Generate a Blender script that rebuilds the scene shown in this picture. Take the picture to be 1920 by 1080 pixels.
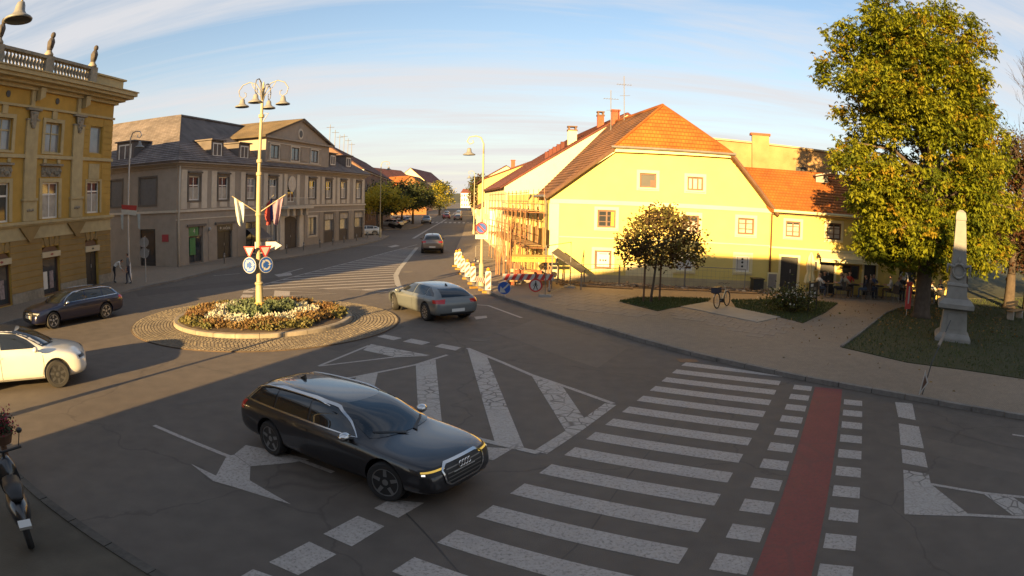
import bpy, bmesh, math, random
import numpy as np
from mathutils import Vector, Matrix
from mathutils.bvhtree import BVHTree

for o in list(bpy.data.objects):
    bpy.data.objects.remove(o)
R = math.radians
PI = math.pi
SC = bpy.context.scene
COL = SC.collection

# ------------------------------------------------------------------ camera, sky, sun, exposure
CAM_H = 4.35
PITCH, ROLL = 0.1303, 0.0194
SUN_AZ, SUN_EL = 201.0, 12.5            # compass degrees from +Y, elevation
SUN_POWER = 5.0
SKY_POWER = 0.050
EXPOSURE = 1.95

cd = bpy.data.cameras.new('camera')
cd.type = 'PANO'                        # the webcam's barrel-distorting wide lens
try:
    cd.panorama_type = 'FISHEYE_LENS_POLYNOMIAL'
    pc = cd
except Exception:
    pc = cd.cycles
    pc.panorama_type = 'FISHEYE_LENS_POLYNOMIAL'
cd.sensor_width = 36.0
cd.sensor_fit = 'HORIZONTAL'
pc.fisheye_polynomial_k0 = 0.0
pc.fisheye_polynomial_k1 = -0.8048 / 18.75
pc.fisheye_polynomial_k2 = 0.0
pc.fisheye_polynomial_k3 = -0.0593 / 18.75 ** 3
pc.fisheye_polynomial_k4 = 0.0
pc.fisheye_fov = R(180)
cd.clip_start = 0.05
cd.clip_end = 6000
cam = bpy.data.objects.new('camera', cd)
COL.objects.link(cam)
_c, _s, _cp, _sp = math.cos(ROLL), math.sin(ROLL), math.cos(PITCH), math.sin(PITCH)
cam.matrix_world = Matrix(((_c, -_s, 0, 0), (_s * _sp, _c * _sp, -_cp, 0), (_s * _cp, _c * _cp, _sp, CAM_H), (0, 0, 0, 1)))
SC.camera = cam

w = bpy.data.worlds.new('World'); SC.world = w; w.use_nodes = True
nt = w.node_tree; N = nt.nodes; LK = nt.links
N.clear()
wo = N.new('ShaderNodeOutputWorld'); bg = N.new('ShaderNodeBackground')
sky = N.new('ShaderNodeTexSky'); sky.sky_type = 'NISHITA'; sky.sun_disc = False
sky.sun_elevation = R(SUN_EL); sky.sun_rotation = R(SUN_AZ)
sky.altitude = 200; sky.air_density = 1.0; sky.dust_density = 0.7; sky.ozone_density = 1.5
bg.inputs['Strength'].default_value = SKY_POWER
# thin streaky high cloud over the whole dome
tc = N.new('ShaderNodeTexCoord'); sx = N.new('ShaderNodeSeparateXYZ'); LK.new(tc.outputs['Generated'], sx.inputs[0])
def wm(op, a, b=None, c=None):
    n = N.new('ShaderNodeMath'); n.operation = op
    for i, v in enumerate((a, b, c)):
        if v is None: continue
        if isinstance(v, (int, float)): n.inputs[i].default_value = v
        else: LK.new(v, n.inputs[i])
    return n.outputs[0]
zz = wm('ADD', wm('MAXIMUM', sx.outputs[2], 0.0), 0.12)
cx = N.new('ShaderNodeCombineXYZ'); LK.new(wm('DIVIDE', sx.outputs[0], zz), cx.inputs[0]); LK.new(wm('DIVIDE', sx.outputs[1], zz), cx.inputs[1])
mp = N.new('ShaderNodeMapping'); mp.inputs['Rotation'].default_value = (0, 0, R(-38)); mp.inputs['Scale'].default_value = (0.30, 1.7, 1)
LK.new(cx.outputs[0], mp.inputs[0])
n1 = N.new('ShaderNodeTexNoise'); n1.inputs['Scale'].default_value = 1.05; n1.inputs['Detail'].default_value = 7; n1.inputs['Roughness'].default_value = 0.62; n1.inputs['Distortion'].default_value = 0.5
LK.new(mp.outputs[0], n1.inputs['Vector'])
rp = N.new('ShaderNodeValToRGB'); rp.color_ramp.elements[0].position = 0.39; rp.color_ramp.elements[1].position = 0.63
LK.new(n1.outputs[0], rp.inputs[0])
mx = N.new('ShaderNodeMix'); mx.data_type = 'RGBA'; mx.blend_type = 'MIX'
LK.new(wm('MULTIPLY', rp.outputs[0], 0.85), mx.inputs[0])
LK.new(sky.outputs[0], mx.inputs[6]); mx.inputs[7].default_value = (4.15, 4.1, 4.2, 1)
# pale haze towards the horizon, the same all round
hz_ = wm('POWER', wm('SUBTRACT', 1.0, wm('MINIMUM', wm('MAXIMUM', sx.outputs[2], 0.0), 1.0)), 6.5)
mh = N.new('ShaderNodeMix'); mh.data_type = 'RGBA'; LK.new(wm('MULTIPLY', hz_, 0.92), mh.inputs[0]); LK.new(mx.outputs[2], mh.inputs[6]); mh.inputs[7].default_value = (4.3, 4.0, 3.85, 1)
LK.new(mh.outputs[2], bg.inputs['Color']); LK.new(bg.outputs[0], wo.inputs[0])

sd = bpy.data.lights.new('sun', 'SUN'); sd.energy = SUN_POWER; sd.angle = R(0.5); sd.color = (1.0, 0.66, 0.27)
sun = bpy.data.objects.new('sun', sd); COL.objects.link(sun)
_az, _el = R(SUN_AZ), R(SUN_EL)
SUN_DIR = Vector((math.sin(_az) * math.cos(_el), math.cos(_az) * math.cos(_el), math.sin(_el)))
sun.rotation_euler = SUN_DIR.to_track_quat('Z', 'Y').to_euler()
sun.location = (0, -30, 40)

SC.view_settings.view_transform = 'Standard'
SC.view_settings.look = 'None'
SC.view_settings.exposure = EXPOSURE
SC.view_settings.gamma = 1.0
SC.view_settings.use_curve_mapping = False
SC.render.engine = 'CYCLES'
SC.cycles.max_bounces = 6
SC.cycles.use_denoising = True

# ------------------------------------------------------------------ helpers
rnd = random.Random(7)
MATS = {}
def mat(name, col, rough=0.8, var=0.12, scale=6.0, bump=0.0, bscale=None, metal=0.0, coat=0.0, spec=0.5, col2=None, emit=0.0, trans=0.0, detail=4, tint_scale=None):
    """Principled material whose colour wanders with two octaves of noise; bump from a finer noise."""
    if name in MATS: return MATS[name]
    m = bpy.data.materials.new(name); m.use_nodes = True
    t = m.node_tree; n = t.nodes; l = t.links
    b = n['Principled BSDF']
    b.inputs['Roughness'].default_value = rough; b.inputs['Metallic'].default_value = metal
    b.inputs['Coat Weight'].default_value = coat; b.inputs['Coat Roughness'].default_value = 0.04
    b.inputs['Specular IOR Level'].default_value = spec
    if trans: b.inputs['Transmission Weight'].default_value = trans
    c = tuple(col) + (1,)
    if var > 0:
        tcn = n.new('ShaderNodeTexCoord')
        no = n.new('ShaderNodeTexNoise'); no.inputs['Scale'].default_value = scale; no.inputs['Detail'].default_value = detail
        no2 = n.new('ShaderNodeTexNoise'); no2.inputs['Scale'].default_value = tint_scale or scale * 0.13; no2.inputs['Detail'].default_value = 3
        l.new(tcn.outputs['Object'], no.inputs[0]); l.new(tcn.outputs['Object'], no2.inputs[0])
        ad = n.new('ShaderNodeMath'); ad.operation = 'ADD'; l.new(no.outputs[0], ad.inputs[0]); l.new(no2.outputs[0], ad.inputs[1])
        mr = n.new('ShaderNodeMapRange'); mr.inputs[1].default_value = 0.7; mr.inputs[2].default_value = 1.3
        l.new(ad.outputs[0], mr.inputs[0])
        mi = n.new('ShaderNodeMix'); mi.data_type = 'RGBA'
        if col2 is None:
            mi.inputs[6].default_value = tuple(x * (1 - var) for x in col) + (1,)
            mi.inputs[7].default_value = tuple(min(1, x * (1 + var)) for x in col) + (1,)
        else:
            mi.inputs[6].default_value = c; mi.inputs[7].default_value = tuple(col2) + (1,)
        l.new(mr.outputs[0], mi.inputs[0]); l.new(mi.outputs[2], b.inputs['Base Color'])
    else:
        b.inputs['Base Color'].default_value = c
    if bump > 0:
        tc2 = n.new('ShaderNodeTexCoord'); nb = n.new('ShaderNodeTexNoise'); nb.inputs['Scale'].default_value = bscale or scale * 3; nb.inputs['Detail'].default_value = 5
        l.new(tc2.outputs['Object'], nb.inputs[0])
        bp = n.new('ShaderNodeBump'); bp.inputs['Strength'].default_value = bump; bp.inputs['Distance'].default_value = 0.02
        l.new(nb.outputs[0], bp.inputs['Height']); l.new(bp.outputs[0], b.inputs['Normal'])
    if emit:
        b.inputs['Emission Color'].default_value = c; b.inputs['Emission Strength'].default_value = emit
    MATS[name] = m
    return m

def nodes_of(m):
    return m.node_tree.nodes, m.node_tree.links, m.node_tree.nodes['Principled BSDF']

class Frame:
    """A facade frame: s runs left to right as one faces the wall, z is up, d points out of the wall."""
    def __init__(f, a, b, z0=0.0):
        f.a = Vector((a[0], a[1], z0)); v = Vector((b[0] - a[0], b[1] - a[1], 0)); f.L = v.length
        f.u = v.normalized(); f.n = Vector((f.u.y, -f.u.x, 0))
    def p(f, s, z, d=0.0):
        return f.a + f.u * s + f.n * d + Vector((0, 0, z))
WORLD = Frame((0, 0), (1, 0))           # s = x, d = -y

def root_loc(o):
    while o.parent is not None: o = o.parent
    return o.location.copy()

class MB:
    """Collects faces (several materials allowed) and links them as one mesh object."""
    def __init__(b): b.v = []; b.f = []; b.mi = []; b.cur = 0
    def face(b, pts):
        i = len(b.v); b.v.extend(tuple(p) for p in pts); b.f.append(tuple(range(i, i + len(pts)))); b.mi.append(b.cur); return b
    def mesh(b, vs, fs):
        i = len(b.v); b.v.extend(tuple(p) for p in vs)
        for f in fs: b.f.append(tuple(k + i for k in f)); b.mi.append(b.cur)
        return b
    def hexa(b, q):
        return b.mesh(q, [(0, 3, 2, 1), (4, 5, 6, 7), (0, 1, 5, 4), (1, 2, 6, 5), (2, 3, 7, 6), (3, 0, 4, 7)])
    def fbox(b, F, s0, s1, z0, z1, d0, d1):
        q = [F.p(s0, z0, d1), F.p(s1, z0, d1), F.p(s1, z0, d0), F.p(s0, z0, d0), F.p(s0, z1, d1), F.p(s1, z1, d1), F.p(s1, z1, d0), F.p(s0, z1, d0)]
        return b.hexa(q)
    def box(b, x0, x1, y0, y1, z0, z1):
        return b.hexa([(x0, y0, z0), (x1, y0, z0), (x1, y1, z0), (x0, y1, z0), (x0, y0, z1), (x1, y0, z1), (x1, y1, z1), (x0, y1, z1)])
    def fprism(b, F, pts, d0, d1):
        """polygon of (s, z) points extruded along d"""
        n = len(pts); vs = [F.p(s, z, d1) for s, z in pts] + [F.p(s, z, d0) for s, z in pts]
        fs = [tuple(range(n)), tuple(range(2 * n - 1, n - 1, -1))] + [(i, i + n, (i + 1) % n + n, (i + 1) % n) for i in range(n)]
        return b.mesh(vs, fs)
    def prism(b, pts, z0, z1):
        if area2(pts) < 0: pts = pts[::-1]
        n = len(pts); vs = [(x, y, z0) for x, y in pts] + [(x, y, z1) for x, y in pts]
        fs = [tuple(range(n - 1, -1, -1)), tuple(range(n, 2 * n))] + [(i, (i + 1) % n, (i + 1) % n + n, i + n) for i in range(n)]
        return b.mesh(vs, fs)
    def cyl(b, p0, p1, r0, r1=None, n=10, caps=True):
        r1 = r0 if r1 is None else r1
        return b.tube([p0, p1], [r0, r1], n, caps)
    def tube(b, path, r, n=8, caps=True):
        path = [Vector(p) for p in path]; m = len(path)
        rs = r if isinstance(r, (list, tuple)) else [r] * m
        vs = []; ref = None
        for i, p in enumerate(path):
            t = (path[min(i + 1, m - 1)] - path[max(i - 1, 0)])
            t = t.normalized() if t.length > 1e-9 else Vector((0, 0, 1))
            if ref is None:
                ref = Vector((1, 0, 0)) if abs(t.x) < 0.9 else Vector((0, 1, 0))
            a = (ref - t * ref.dot(t)).normalized(); ref = a; c = t.cross(a)
            for k in range(n):
                g = 2 * PI * k / n
                vs.append(p + (a * math.cos(g) + c * math.sin(g)) * rs[i])
        fs = []
        for i in range(m - 1):
            for k in range(n):
                fs.append((i * n + k, i * n + (k + 1) % n, (i + 1) * n + (k + 1) % n, (i + 1) * n + k))
        if caps:
            fs.append(tuple(range(n - 1, -1, -1))); fs.append(tuple((m - 1) * n + k for k in range(n)))
        return b.mesh(vs, fs)
    def lathe(b, prof, c=(0, 0, 0), n=16, axis=None):
        """prof: (r, z) pairs turned about the vertical through c (or about axis = (u, v, w) vectors)"""
        c = Vector(c)
        U, V, W = axis if axis else (Vector((1, 0, 0)), Vector((0, 1, 0)), Vector((0, 0, 1)))
        vs = []; m = len(prof)
        for r, z in prof:
            for k in range(n):
                g = 2 * PI * k / n
                vs.append(c + U * (r * math.cos(g)) + V * (r * math.sin(g)) + W * z)
        fs = [(i * n + k, i * n + (k + 1) % n, (i + 1) * n + (k + 1) % n, (i + 1) * n + k) for i in range(m - 1) for k in range(n)]
        fs.append(tuple(range(n - 1, -1, -1))); fs.append(tuple((m - 1) * n + k for k in range(n)))
        return b.mesh(vs, fs)
    def ball(b, c, r, n=10, m=6, sq=(1, 1, 1)):
        prof = [(r * math.sin(PI * (i + 0.02) / (m + 0.04)), -r * math.cos(PI * (i + 0.02) / (m + 0.04))) for i in range(m + 1)]
        c = Vector(c)
        vs = []
        for rr, z in prof:
            for k in range(n):
                g = 2 * PI * k / n; vs.append(c + Vector((rr * math.cos(g) * sq[0], rr * math.sin(g) * sq[1], z * sq[2])))
        fs = [(i * n + k, i * n + (k + 1) % n, (i + 1) * n + (k + 1) % n, (i + 1) * n + k) for i in range(m) for k in range(n)]
        fs.append(tuple(range(n - 1, -1, -1))); fs.append(tuple(m * n + k for k in range(n)))
        return b.mesh(vs, fs)
    def build(b, name, mats, parent=None, smooth=False, angle=None):
        mats = mats if isinstance(mats, (list, tuple)) else [mats]
        me = bpy.data.meshes.new(name)
        off = root_loc(parent) if parent is not None else Vector((0, 0, 0))
        vs = b.v if off.length == 0 else [(p[0] - off.x, p[1] - off.y, p[2] - off.z) for p in b.v]
        me.from_pydata(vs, [], b.f)
        for mm in mats: me.materials.append(mm)
        if len(mats) > 1: me.polygons.foreach_set('material_index', b.mi)
        if smooth or angle:
            me.polygons.foreach_set('use_smooth', [True] * len(me.polygons))
            if angle: me.set_sharp_from_angle(angle=R(angle))
        me.update()
        o = bpy.data.objects.new(name, me); COL.objects.link(o)
        if parent is not None: o.parent = parent
        return o

def area2(p):
    return sum(p[i][0] * p[(i + 1) % len(p)][1] - p[(i + 1) % len(p)][0] * p[i][1] for i in range(len(p)))

def tag(o, label, cat=None, group=None, kind=None):
    o['label'] = label
    if cat: o['category'] = cat
    if group: o['group'] = group
    if kind: o['kind'] = kind
    return o
def thing(name, label, cat, loc=(0, 0, 0), group=None):
    o = bpy.data.objects.new(name, None); COL.objects.link(o); o.location = loc; o.empty_display_size = 0.3
    return tag(o, label, cat, group)
def struct(o):
    o['kind'] = 'structure'; return o
def copy_tree(o, parent=None):
    c = o.copy(); COL.objects.link(c); c.parent = parent
    for ch in list(o.children): copy_tree(ch, c)
    return c
def strip(pts, w, closed=False):
    """left and right offset polylines of a ground line"""
    P = [Vector((p[0], p[1])) for p in pts]; n = len(P); Lf = []; Rt = []
    for i in range(n):
        a = P[(i - 1) % n] if (closed or i > 0) else None; c = P[(i + 1) % n] if (closed or i < n - 1) else None
        t = Vector((0, 0))
        if a is not None: t += (P[i] - a).normalized()
        if c is not None: t += (c - P[i]).normalized()
        t.normalize(); nn = Vector((-t.y, t.x)) * (w / 2)
        Lf.append(P[i] + nn); Rt.append(P[i] - nn)
    return Lf, Rt

def fast_mesh(name, V, k, m, parent=None, midx=None):
    """V: (n*k, 3) numpy array, every k consecutive vertices one face"""
    n = len(V) // k
    if parent is not None:
        V = V - np.array(root_loc(parent))
    me = bpy.data.meshes.new(name)
    me.vertices.add(len(V)); me.vertices.foreach_set('co', np.ascontiguousarray(V, dtype=np.float32).ravel())
    me.loops.add(n * k); me.loops.foreach_set('vertex_index', np.arange(n * k, dtype=np.int32))
    me.polygons.add(n); me.polygons.foreach_set('loop_start', np.arange(0, n * k, k, dtype=np.int32))
    try: me.polygons.foreach_set('loop_total', np.full(n, k, dtype=np.int32))
    except Exception: pass
    ms = m if isinstance(m, (list, tuple)) else [m]
    for mm in ms: me.materials.append(mm)
    if midx is not None: me.polygons.foreach_set('material_index', np.asarray(midx, dtype=np.int32))
    me.update(); me.validate()
    o = bpy.data.objects.new(name, me); COL.objects.link(o)
    if parent is not None: o.parent = parent
    return o

def leaf_quads(P, size, rg, droop=0.0, aspect=0.5, up=0.35):
    """a pointed leaf (diamond) at every point of P, random direction, tilted"""
    n = len(P)
    a = rg.uniform(0, 2 * np.pi, n); el = rg.normal(up, 0.5, n) - droop
    d = np.stack([np.cos(a) * np.cos(el), np.sin(a) * np.cos(el), np.sin(el)], 1)
    rv = rg.normal(0, 1, (n, 3)); sd_ = np.cross(d, rv); sd_ /= np.linalg.norm(sd_, axis=1)[:, None] + 1e-9
    s = (size * rg.uniform(0.6, 1.35, n))[:, None]
    V = np.empty((n, 4, 3))
    V[:, 0] = P; V[:, 1] = P + d * s * 0.5 + sd_ * s * aspect * 0.5; V[:, 2] = P + d * s; V[:, 3] = P + d * s * 0.5 - sd_ * s * aspect * 0.5
    return V.reshape(-1, 3)

def in_poly(pts, X, Y):
    r = np.zeros(len(X), bool); n = len(pts)
    for i in range(n):
        x0, y0 = pts[i]; x1, y1 = pts[(i + 1) % n]
        c = ((y0 > Y) != (y1 > Y)) & (X < (x1 - x0) * (Y - y0) / (y1 - y0 + 1e-12) + x0)
        r ^= c
    return r
def scatter(pts, n, rg):
    a = np.array(pts); lo, hi = a.min(0), a.max(0)
    X = rg.uniform(lo[0], hi[0], n); Y = rg.uniform(lo[1], hi[1], n)
    k = in_poly(pts, X, Y); return X[k], Y[k]
def smooth_line(p, it=2):
    p = [tuple(q) for q in p]
    for _ in range(it):
        q = [p[0]]
        for a, b in zip(p[:-1], p[1:]):
            q.append((a[0] * .75 + b[0] * .25, a[1] * .75 + b[1] * .25)); q.append((a[0] * .25 + b[0] * .75, a[1] * .25 + b[1] * .75))
        q.append(p[-1]); p = q
    return p
def resample(p, step):
    P = [Vector((a[0], a[1])) for a in p]; out = [P[0]]; acc = 0.0
    for a, b in zip(P[:-1], P[1:]):
        L = (b - a).length; t = step - acc
        while t <= L:
            out.append(a + (b - a) * (t / L)); t += step
        acc = L - (t - step)
    return out

# ------------------------------------------------------------------ ground materials
asph = mat('asphalt', (0.106, 0.086, 0.069), 0.8, var=0.20, scale=2.2, bump=0.35, bscale=60, detail=8, tint_scale=0.12)
n_, l_, b_ = nodes_of(asph)
# darker sealed cracks and pale wheel tracks
tcn = n_.new('ShaderNodeTexCoord'); vo = n_.new('ShaderNodeTexVoronoi'); vo.feature = 'DISTANCE_TO_EDGE'; vo.inputs['Scale'].default_value = 0.16
nz = n_.new('ShaderNodeTexNoise'); nz.inputs['Scale'].default_value = 0.9; nz.inputs['Detail'].default_value = 4
vm = n_.new('ShaderNodeVectorMath'); vm.operation = 'MULTIPLY_ADD'; vm.inputs[1].default_value = (1.3, 1.3, 0)
l_.new(tcn.outputs['Object'], nz.inputs[0]); l_.new(nz.outputs['Color'], vm.inputs[0]); l_.new(tcn.outputs['Object'], vm.inputs[2]); l_.new(vm.outputs[0], vo.inputs['Vector'])
cr = n_.new('ShaderNodeMapRange'); cr.inputs[1].default_value = 0.0; cr.inputs[2].default_value = 0.006; cr.inputs[3].default_value = 0.72; cr.inputs[4].default_value = 1.0
l_.new(vo.outputs['Distance'], cr.inputs[0])
gr = n_.new('ShaderNodeTexNoise'); gr.inputs['Scale'].default_value = 110; gr.inputs['Detail'].default_value = 2
l_.new(tcn.outputs['Object'], gr.inputs[0])
gm = n_.new('ShaderNodeMapRange'); gm.inputs[1].default_value = 0.3; gm.inputs[2].default_value = 0.7; gm.inputs[3].default_value = 0.78; gm.inputs[4].default_value = 1.22
l_.new(gr.outputs[0], gm.inputs[0])
mu0 = n_.new('ShaderNodeMath'); mu0.operation = 'MULTIPLY'; l_.new(cr.outputs[0], mu0.inputs[0]); l_.new(gm.outputs[0], mu0.inputs[1])
src_ = b_.inputs['Base Color'].links[0].from_socket
mu = n_.new('ShaderNodeMix'); mu.data_type = 'RGBA'; mu.blend_type = 'MULTIPLY'; mu.inputs[0].default_value = 1.0
l_.new(src_, mu.inputs[6]); l_.new(mu0.outputs[0], mu.inputs[7]); l_.new(mu.outputs[2], b_.inputs['Base Color'])

def paint_mat(name, col, base, cell, crack, worn):
    m = mat(name, col, 0.7, var=0.10, scale=14, bump=0.15, bscale=80)
    n, l, b = nodes_of(m)
    tcn = n.new('ShaderNodeTexCoord')
    vo = n.new('ShaderNodeTexVoronoi'); vo.feature = 'DISTANCE_TO_EDGE'; vo.inputs['Scale'].default_value = cell
    l.new(tcn.outputs['Object'], vo.inputs['Vector'])
    c1 = n.new('ShaderNodeMapRange'); c1.inputs[1].default_value = 0.02; c1.inputs[2].default_value = 0.07; c1.inputs[3].default_value = crack; c1.inputs[4].default_value = 0.0
    l.new(vo.outputs['Distance'], c1.inputs[0])
    nw = n.new('ShaderNodeTexNoise'); nw.inputs['Scale'].default_value = 0.45; nw.inputs['Detail'].default_value = 2; l.new(tcn.outputs['Object'], nw.inputs[0])
    w1 = n.new('ShaderNodeMapRange'); w1.inputs[1].default_value = 0.42; w1.inputs[2].default_value = 0.56; l.new(nw.outputs[0], w1.inputs[0])
    m1 = n.new('ShaderNodeMath'); m1.operation = 'MULTIPLY'; l.new(c1.outputs[0], m1.inputs[0]); l.new(w1.outputs[0], m1.inputs[1])
    ns = n.new('ShaderNodeTexNoise'); ns.inputs['Scale'].default_value = 18; ns.inputs['Detail'].default_value = 6; ns.inputs['Roughness'].default_value = 0.7; l.new(tcn.outputs['Object'], ns.inputs[0])
    s1 = n.new('ShaderNodeMapRange'); s1.inputs[1].default_value = 0.50; s1.inputs[2].default_value = 0.66; s1.inputs[3].default_value = 0.0; s1.inputs[4].default_value = worn; l.new(ns.outputs[0], s1.inputs[0])
    mxx = n.new('ShaderNodeMath'); mxx.operation = 'MAXIMUM'; l.new(m1.outputs[0], mxx.inputs[0]); l.new(s1.outputs[0], mxx.inputs[1])
    mi = n.new('ShaderNodeMix'); mi.data_type = 'RGBA'; mi.inputs[7].default_value = tuple(base) + (1,)
    l.new(b.inputs['Base Color'].links[0].from_socket, mi.inputs[6]); l.new(mxx.outputs[0], mi.inputs[0]); l.new(mi.outputs[2], b.inputs['Base Color'])
    return m
M_paint = paint_mat('road_paint', (0.37, 0.33, 0.295), (0.10, 0.085, 0.07), 3.0, 0.10, 0.75)
M_paintc = paint_mat('road_paint_cracked', (0.37, 0.335, 0.30), (0.09, 0.075, 0.062), 3.4, 0.85, 0.5)
M_red = paint_mat('red_lane_paint', (0.20, 0.045, 0.035), (0.095, 0.05, 0.042), 1.2, 0.35, 0.8)
M_pave = mat('pavement', (0.25, 0.195, 0.14), 0.85, var=0.12, scale=3.0, bump=0.2, bscale=50, tint_scale=0.25, detail=7)
# small concrete pavers: a running-bond pattern far too fine to pick apart from the camera
n_, l_, b_ = nodes_of(M_pave)
tcn = n_.new('ShaderNodeTexCoord'); mpp = n_.new('ShaderNodeMapping'); mpp.inputs['Rotation'].default_value = (0, 0, R(-32)); l_.new(tcn.outputs['Object'], mpp.inputs[0])
bk = n_.new('ShaderNodeTexBrick'); bk.inputs['Scale'].default_value = 5.0; bk.inputs['Mortar Size'].default_value = 0.018; bk.inputs['Color1'].default_value = (1, 1, 1, 1); bk.inputs['Color2'].default_value = (0.88, 0.88, 0.88, 1); bk.inputs['Mortar'].default_value = (0.55, 0.55, 0.55, 1)
l_.new(mpp.outputs[0], bk.inputs[0])
mu = n_.new('ShaderNodeMix'); mu.data_type = 'RGBA'; mu.blend_type = 'MULTIPLY'; mu.inputs[0].default_value = 1.0
l_.new(b_.inputs['Base Color'].links[0].from_socket, mu.inputs[6]); l_.new(bk.outputs[0], mu.inputs[7]); l_.new(mu.outputs[2], b_.inputs['Base Color'])
M_kerb = mat('kerb_stone', (0.17, 0.155, 0.14), 0.85, var=0.25, scale=9, bump=0.3, bscale=60)
M_slab = mat('pale_slab', (0.225, 0.185, 0.145), 0.85, var=0.16, scale=5, bump=0.2, bscale=60)
M_pad = mat('concrete_pad', (0.26, 0.24, 0.205), 0.85, var=0.12, scale=2, bump=0.15, bscale=50)
M_grass0 = mat('lawn_soil', (0.028, 0.036, 0.009), 0.95, var=0.4, scale=3, bump=0.5, bscale=40, col2=(0.044, 0.042, 0.013), tint_scale=0.5)
M_grass = mat('grass_blade', (0.040, 0.062, 0.010), 0.8, var=0.4, scale=1.5, tint_scale=0.3, col2=(0.062, 0.070, 0.014))
M_soil = mat('soil', (0.075, 0.05, 0.032), 0.95, var=0.4, scale=6, bump=0.6, bscale=25)
M_cobble = mat('cobble', (0.165, 0.135, 0.095), 0.85, var=0.35, scale=5, bump=0.3, bscale=50)
M_concrete = mat('concrete', (0.33, 0.31, 0.28), 0.85, var=0.15, scale=3, bump=0.2, bscale=40)
M_earth = mat('earth', (0.12, 0.105, 0.08), 0.95, var=0.3, scale=0.05)

# ------------------------------------------------------------------ the ground, road, pavements
struct(MB().face([(-3000, -1500, -0.06), (3000, -1500, -0.06), (3000, 4500, -0.06), (-3000, 4500, -0.06)]).build('ground', M_earth))
tag(struct(MB().face([(-90, -40, 0), (70, -40, 0), (70, 1100, 0), (-90, 1100, 0)]).build('road', asph)), 'grey asphalt of the junction and the street running to the horizon')

KERB_R = smooth_line([(-4.40, 57.67), (-3.40, 40.85), (-1.56, 31.96), (0.57, 27.28), (2.71, 23.27), (4.16, 20.57), (5.29, 18.66), (6.61, 16.94), (7.72, 15.54), (8.86, 14.38), (9.97, 13.22), (11.06, 12.04), (12.40, 10.60)] + [(16.5, 7.0), (24.0, 0.5)], 1)
KERB_R = [(-9.3, 130.0), (-6.2, 80.0), (-5.0, 58.0)] + KERB_R
pv = MB().prism(KERB_R + [(40, 0.5), (40, 60), (1.95, 60), (-3.0, 130)], 0.0, 0.10)
pave_r = tag(struct(pv.build('pavement_right', M_pave)), 'paved square beside the yellow houses, edged by a kerb')
KERB_L = [(-20.2, -6.0)] + smooth_line([(-20.26, 18.29), (-20.10, 22.09), (-19.94, 26.58), (-19.59, 30.71), (-19.22, 33.14), (-19.09, 39.86), (-17.70, 45.65), (-15.93, 52.54), (-14.46, 67.19), (-14.73, 74.97)], 1) + [(-15.2, 79.5), (-17.5, 82.0), (-24, 83.5)]
pv = MB().prism(KERB_L + [(-60, 83.5), (-60, -6)], 0.0, 0.10)
pave_l = tag(struct(pv.build('pavement_left', M_pave)), 'pavement along the ochre and grey buildings')
KERB_N = [(-12.6, 8.9), (-10.2, 8.0)] + [(-8.53, 7.28), (-6.76, 6.54), (-4.33, 5.66)] + [(-1.2, 4.45), (4.0, 2.4), (12.0, -1.0), (24.0, -7.0)]
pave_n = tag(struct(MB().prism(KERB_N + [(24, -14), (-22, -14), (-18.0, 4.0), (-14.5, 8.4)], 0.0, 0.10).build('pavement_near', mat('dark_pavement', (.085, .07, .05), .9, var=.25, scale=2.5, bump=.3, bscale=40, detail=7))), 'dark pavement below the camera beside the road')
pave_f = tag(struct(MB().prism([(-24, 95.0), (-19.0, 96.0), (-15.8, 100.0), (-15.5, 108.0), (-22.0, 190.0), (-34, 330), (-80, 330), (-80, 95)], 0.0, 0.10).build('pavement_far', M_pave)), 'shaded far pavement under the street trees')

def kerb_run(name, pts, label, step=1.0, w_=0.16, h=0.125, m=None):
    root = bpy.data.objects.new(name, None); COL.objects.link(root); tag(struct(root), label)
    P = resample(pts, step); n = len(P)
    Lf, Rt = strip(P, w_)
    for i in range(n - 1):
        g = 0.012 / max(0.1, (P[i + 1] - P[i]).length)
        a0, a1 = Lf[i].lerp(Lf[i + 1], g), Lf[i + 1].lerp(Lf[i], g); c0, c1 = Rt[i].lerp(Rt[i + 1], g), Rt[i + 1].lerp(Rt[i], g)
        dz = rnd.uniform(-0.006, 0.006)
        MB().hexa([(a0.x, a0.y, 0.002), (a1.x, a1.y, 0.002), (c1.x, c1.y, 0.002), (c0.x, c0.y, 0.002), (a0.x, a0.y, h + dz), (a1.x, a1.y, h + dz), (c1.x, c1.y, h + dz), (c0.x, c0.y, h + dz)]).build('kerb_stone', m or M_kerb, root)
    return root
kerb_run('kerb_right', KERB_R[3:-1], 'stone kerb curving along the paved square', 1.0)
kerb_run('kerb_left', KERB_L[1:-1], 'stone kerb before the ochre and grey buildings', 1.3)
kerb_run('kerb_near', KERB_N[:-1], 'dark kerb of the pavement below the camera', 1.0, m=mat('dark_kerb_stone', (.075, .066, .055), .9, var=.3, scale=9, bump=.3))

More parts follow.
